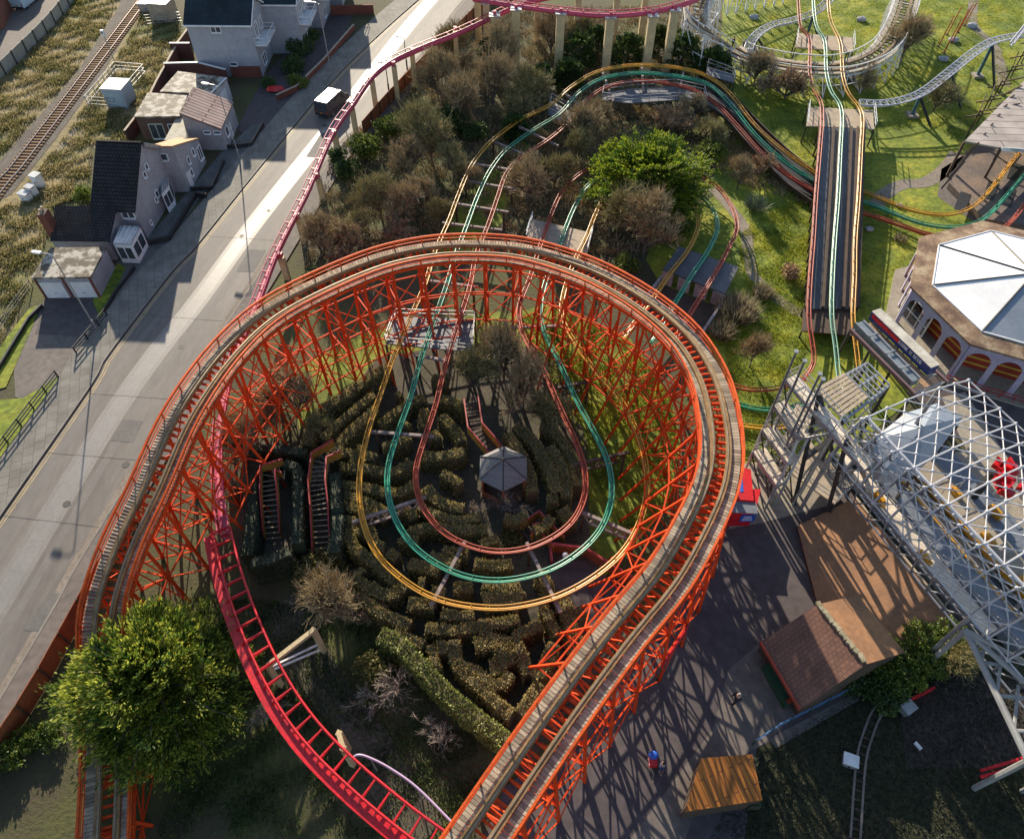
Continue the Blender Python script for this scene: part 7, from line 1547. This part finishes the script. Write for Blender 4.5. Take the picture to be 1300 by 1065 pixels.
deck('brown dirt mound platform under the white tubular track',[(1065,100),(1085,104),(1090,96),(1072,92)],.5,M['darkwood'],rails=False)
# timber station at right
t=thing('station_building','timber ride station with flat grey roof boards at the right edge','ride station',at(1290,200)); 
P=[at(1225,179,5),at(1305,98,5),at(1400,70,5),at(1420,205,5),at(1271,188,5)]; b=MB(); b.loft([p-Vector((0,0,.18)) for p in P],P); b.build('roof',mat_lines('pale_station_roof_boards',(0.4,0.34,0.3),(0.12,0.09,0.08),1.5,R(3),.1,.7,c3=(0.36,0.31,0.28)),t)
for p in P: MB().beam(p-Vector((0,0,.18)),Vector((p.x,p.y,0)),.3).build('post',M['darkwood'],t)
b=MB(); p0=at(1271,189.5,4.9);p1=at(1340,194,4.9); b.beam(p0,p1,.1,.5); sg_=b.build('sign_board',M['white'],t)
dd_=(p1-p0).normalized(); text_mesh('sign_lettering','THEY',.55,p0+dd_*1.0+Vector((0,-.08,-.2)),dd_,(0,0,1),mat('teal_letters',(0.03,0.25,0.25),(0.02,0.2,0.2),1,.5),sg_)
t=thing('station_deck','brown and grey deck of the timber ride station with dark pits','station platform',at(1250,240)); P=[at(1205,232,.9),at(1238,196,.9),at(1300,190,.9),at(1400,190,.9),at(1400,300,.9),at(1250,278,.9)]; b=MB(); b.loft([Vector((p.x,p.y,.1)) for p in P],P); b.build('deck',mat('station_deck_boards',(0.2,0.14,0.1),(0.11,0.09,0.085),.4,.8,fine=.25,thr=(.4,.6)),t)
for (x,y) in ((1258,242),(1280,250),(1288,218),(1222,256)):
    p=at(x,y,.93); b=MB(); b.box(p,(1.2,4.0,.05),R(-32)); b.build('dark_pit',M['blackp'],t)
b=MB()
for k in range(9):
    a=at(1195+k*10,240-k*15,2.2+.3*k); e=at(1232+k*9,262-k*13,3.5)
    b.beam(a,at(1225+k*9,205-k*12,5.2),.16)
b.build('slanting_beams',M['darkwood'],t)
for k in range(6):
    x=1226+k*14;y=176-k*19; tt_=thing('timber_gantry','weathered timber cross frame %s along the outer edge of the station roof'%('first second third fourth fifth sixth'.split()[k]),'timber gantry',at(x,y),group='timber frames beside the station roof'); o=origin(tt_); b=MB(); b.beam(o,o+Vector((0,0,4)),.16); b.beam(o+Vector((0,0,3.9)),o+Vector((4.5,-.3,5.2)),.14); b.beam(o+Vector((-.9,.9,2.6)),o+Vector((.9,-.9,4.2)),.16); b.build('frame_beams',M['darkwood'],tt_); b=MB(); b.beam(o+Vector((0,0,4)),o+Vector((2.2,3.6,4.3)),.12); b.build('stringer',M['darkwood'],tt_)
# ride houses outside the frame casting the plaza shade are not built: only what the photo shows
# ================================================================== LIGHT, SKY, CAMERA
SUN_AZ=R(-15.7); SUN_EL=R(20.6)   # azimuth from +Y, negative = towards -X
w=bpy.data.worlds.new('World'); scene.world=w; w.use_nodes=True; nt=w.node_tree; bg=nt.nodes['Background']
sky=nt.nodes.new('ShaderNodeTexSky'); sky.sky_type='NISHITA'; sky.sun_disc=False; sky.sun_elevation=SUN_EL; sky.sun_rotation=SUN_AZ
sky.air_density=1.0; sky.dust_density=0.6; nt.links.new(sky.outputs[0],bg.inputs['Color']); bg.inputs['Strength'].default_value=SKYS
sd=bpy.data.lights.new('sun','SUN'); sd.energy=4.6; sd.angle=R(0.53); sd.color=(1.0,0.87,0.68)
so=bpy.data.objects.new('sun',sd); COL.objects.link(so); so.location=(0,0,80)
d=Vector((math.sin(SUN_AZ)*math.cos(SUN_EL),math.cos(SUN_AZ)*math.cos(SUN_EL),math.sin(SUN_EL)))
so.rotation_euler=d.to_track_quat('Z','Y').to_euler()
cd=bpy.data.cameras.new('camera'); cam=bpy.data.objects.new('camera',cd); COL.objects.link(cam); scene.camera=cam
cam.location=(0,0,H); cam.rotation_euler=(math.pi/2-PITCH,0,0); cd.sensor_width=36; cd.lens=36*FPX/1300; cd.shift_y=-45.5/1300; cd.clip_end=5000; cd.clip_start=.5
vs=scene.view_settings; vs.view_transform='Standard'; vs.look='None'; vs.gamma=1; vs.exposure=EXPO; vs.use_curve_mapping=False
scene.render.engine='CYCLES'; scene.cycles.max_bounces=6
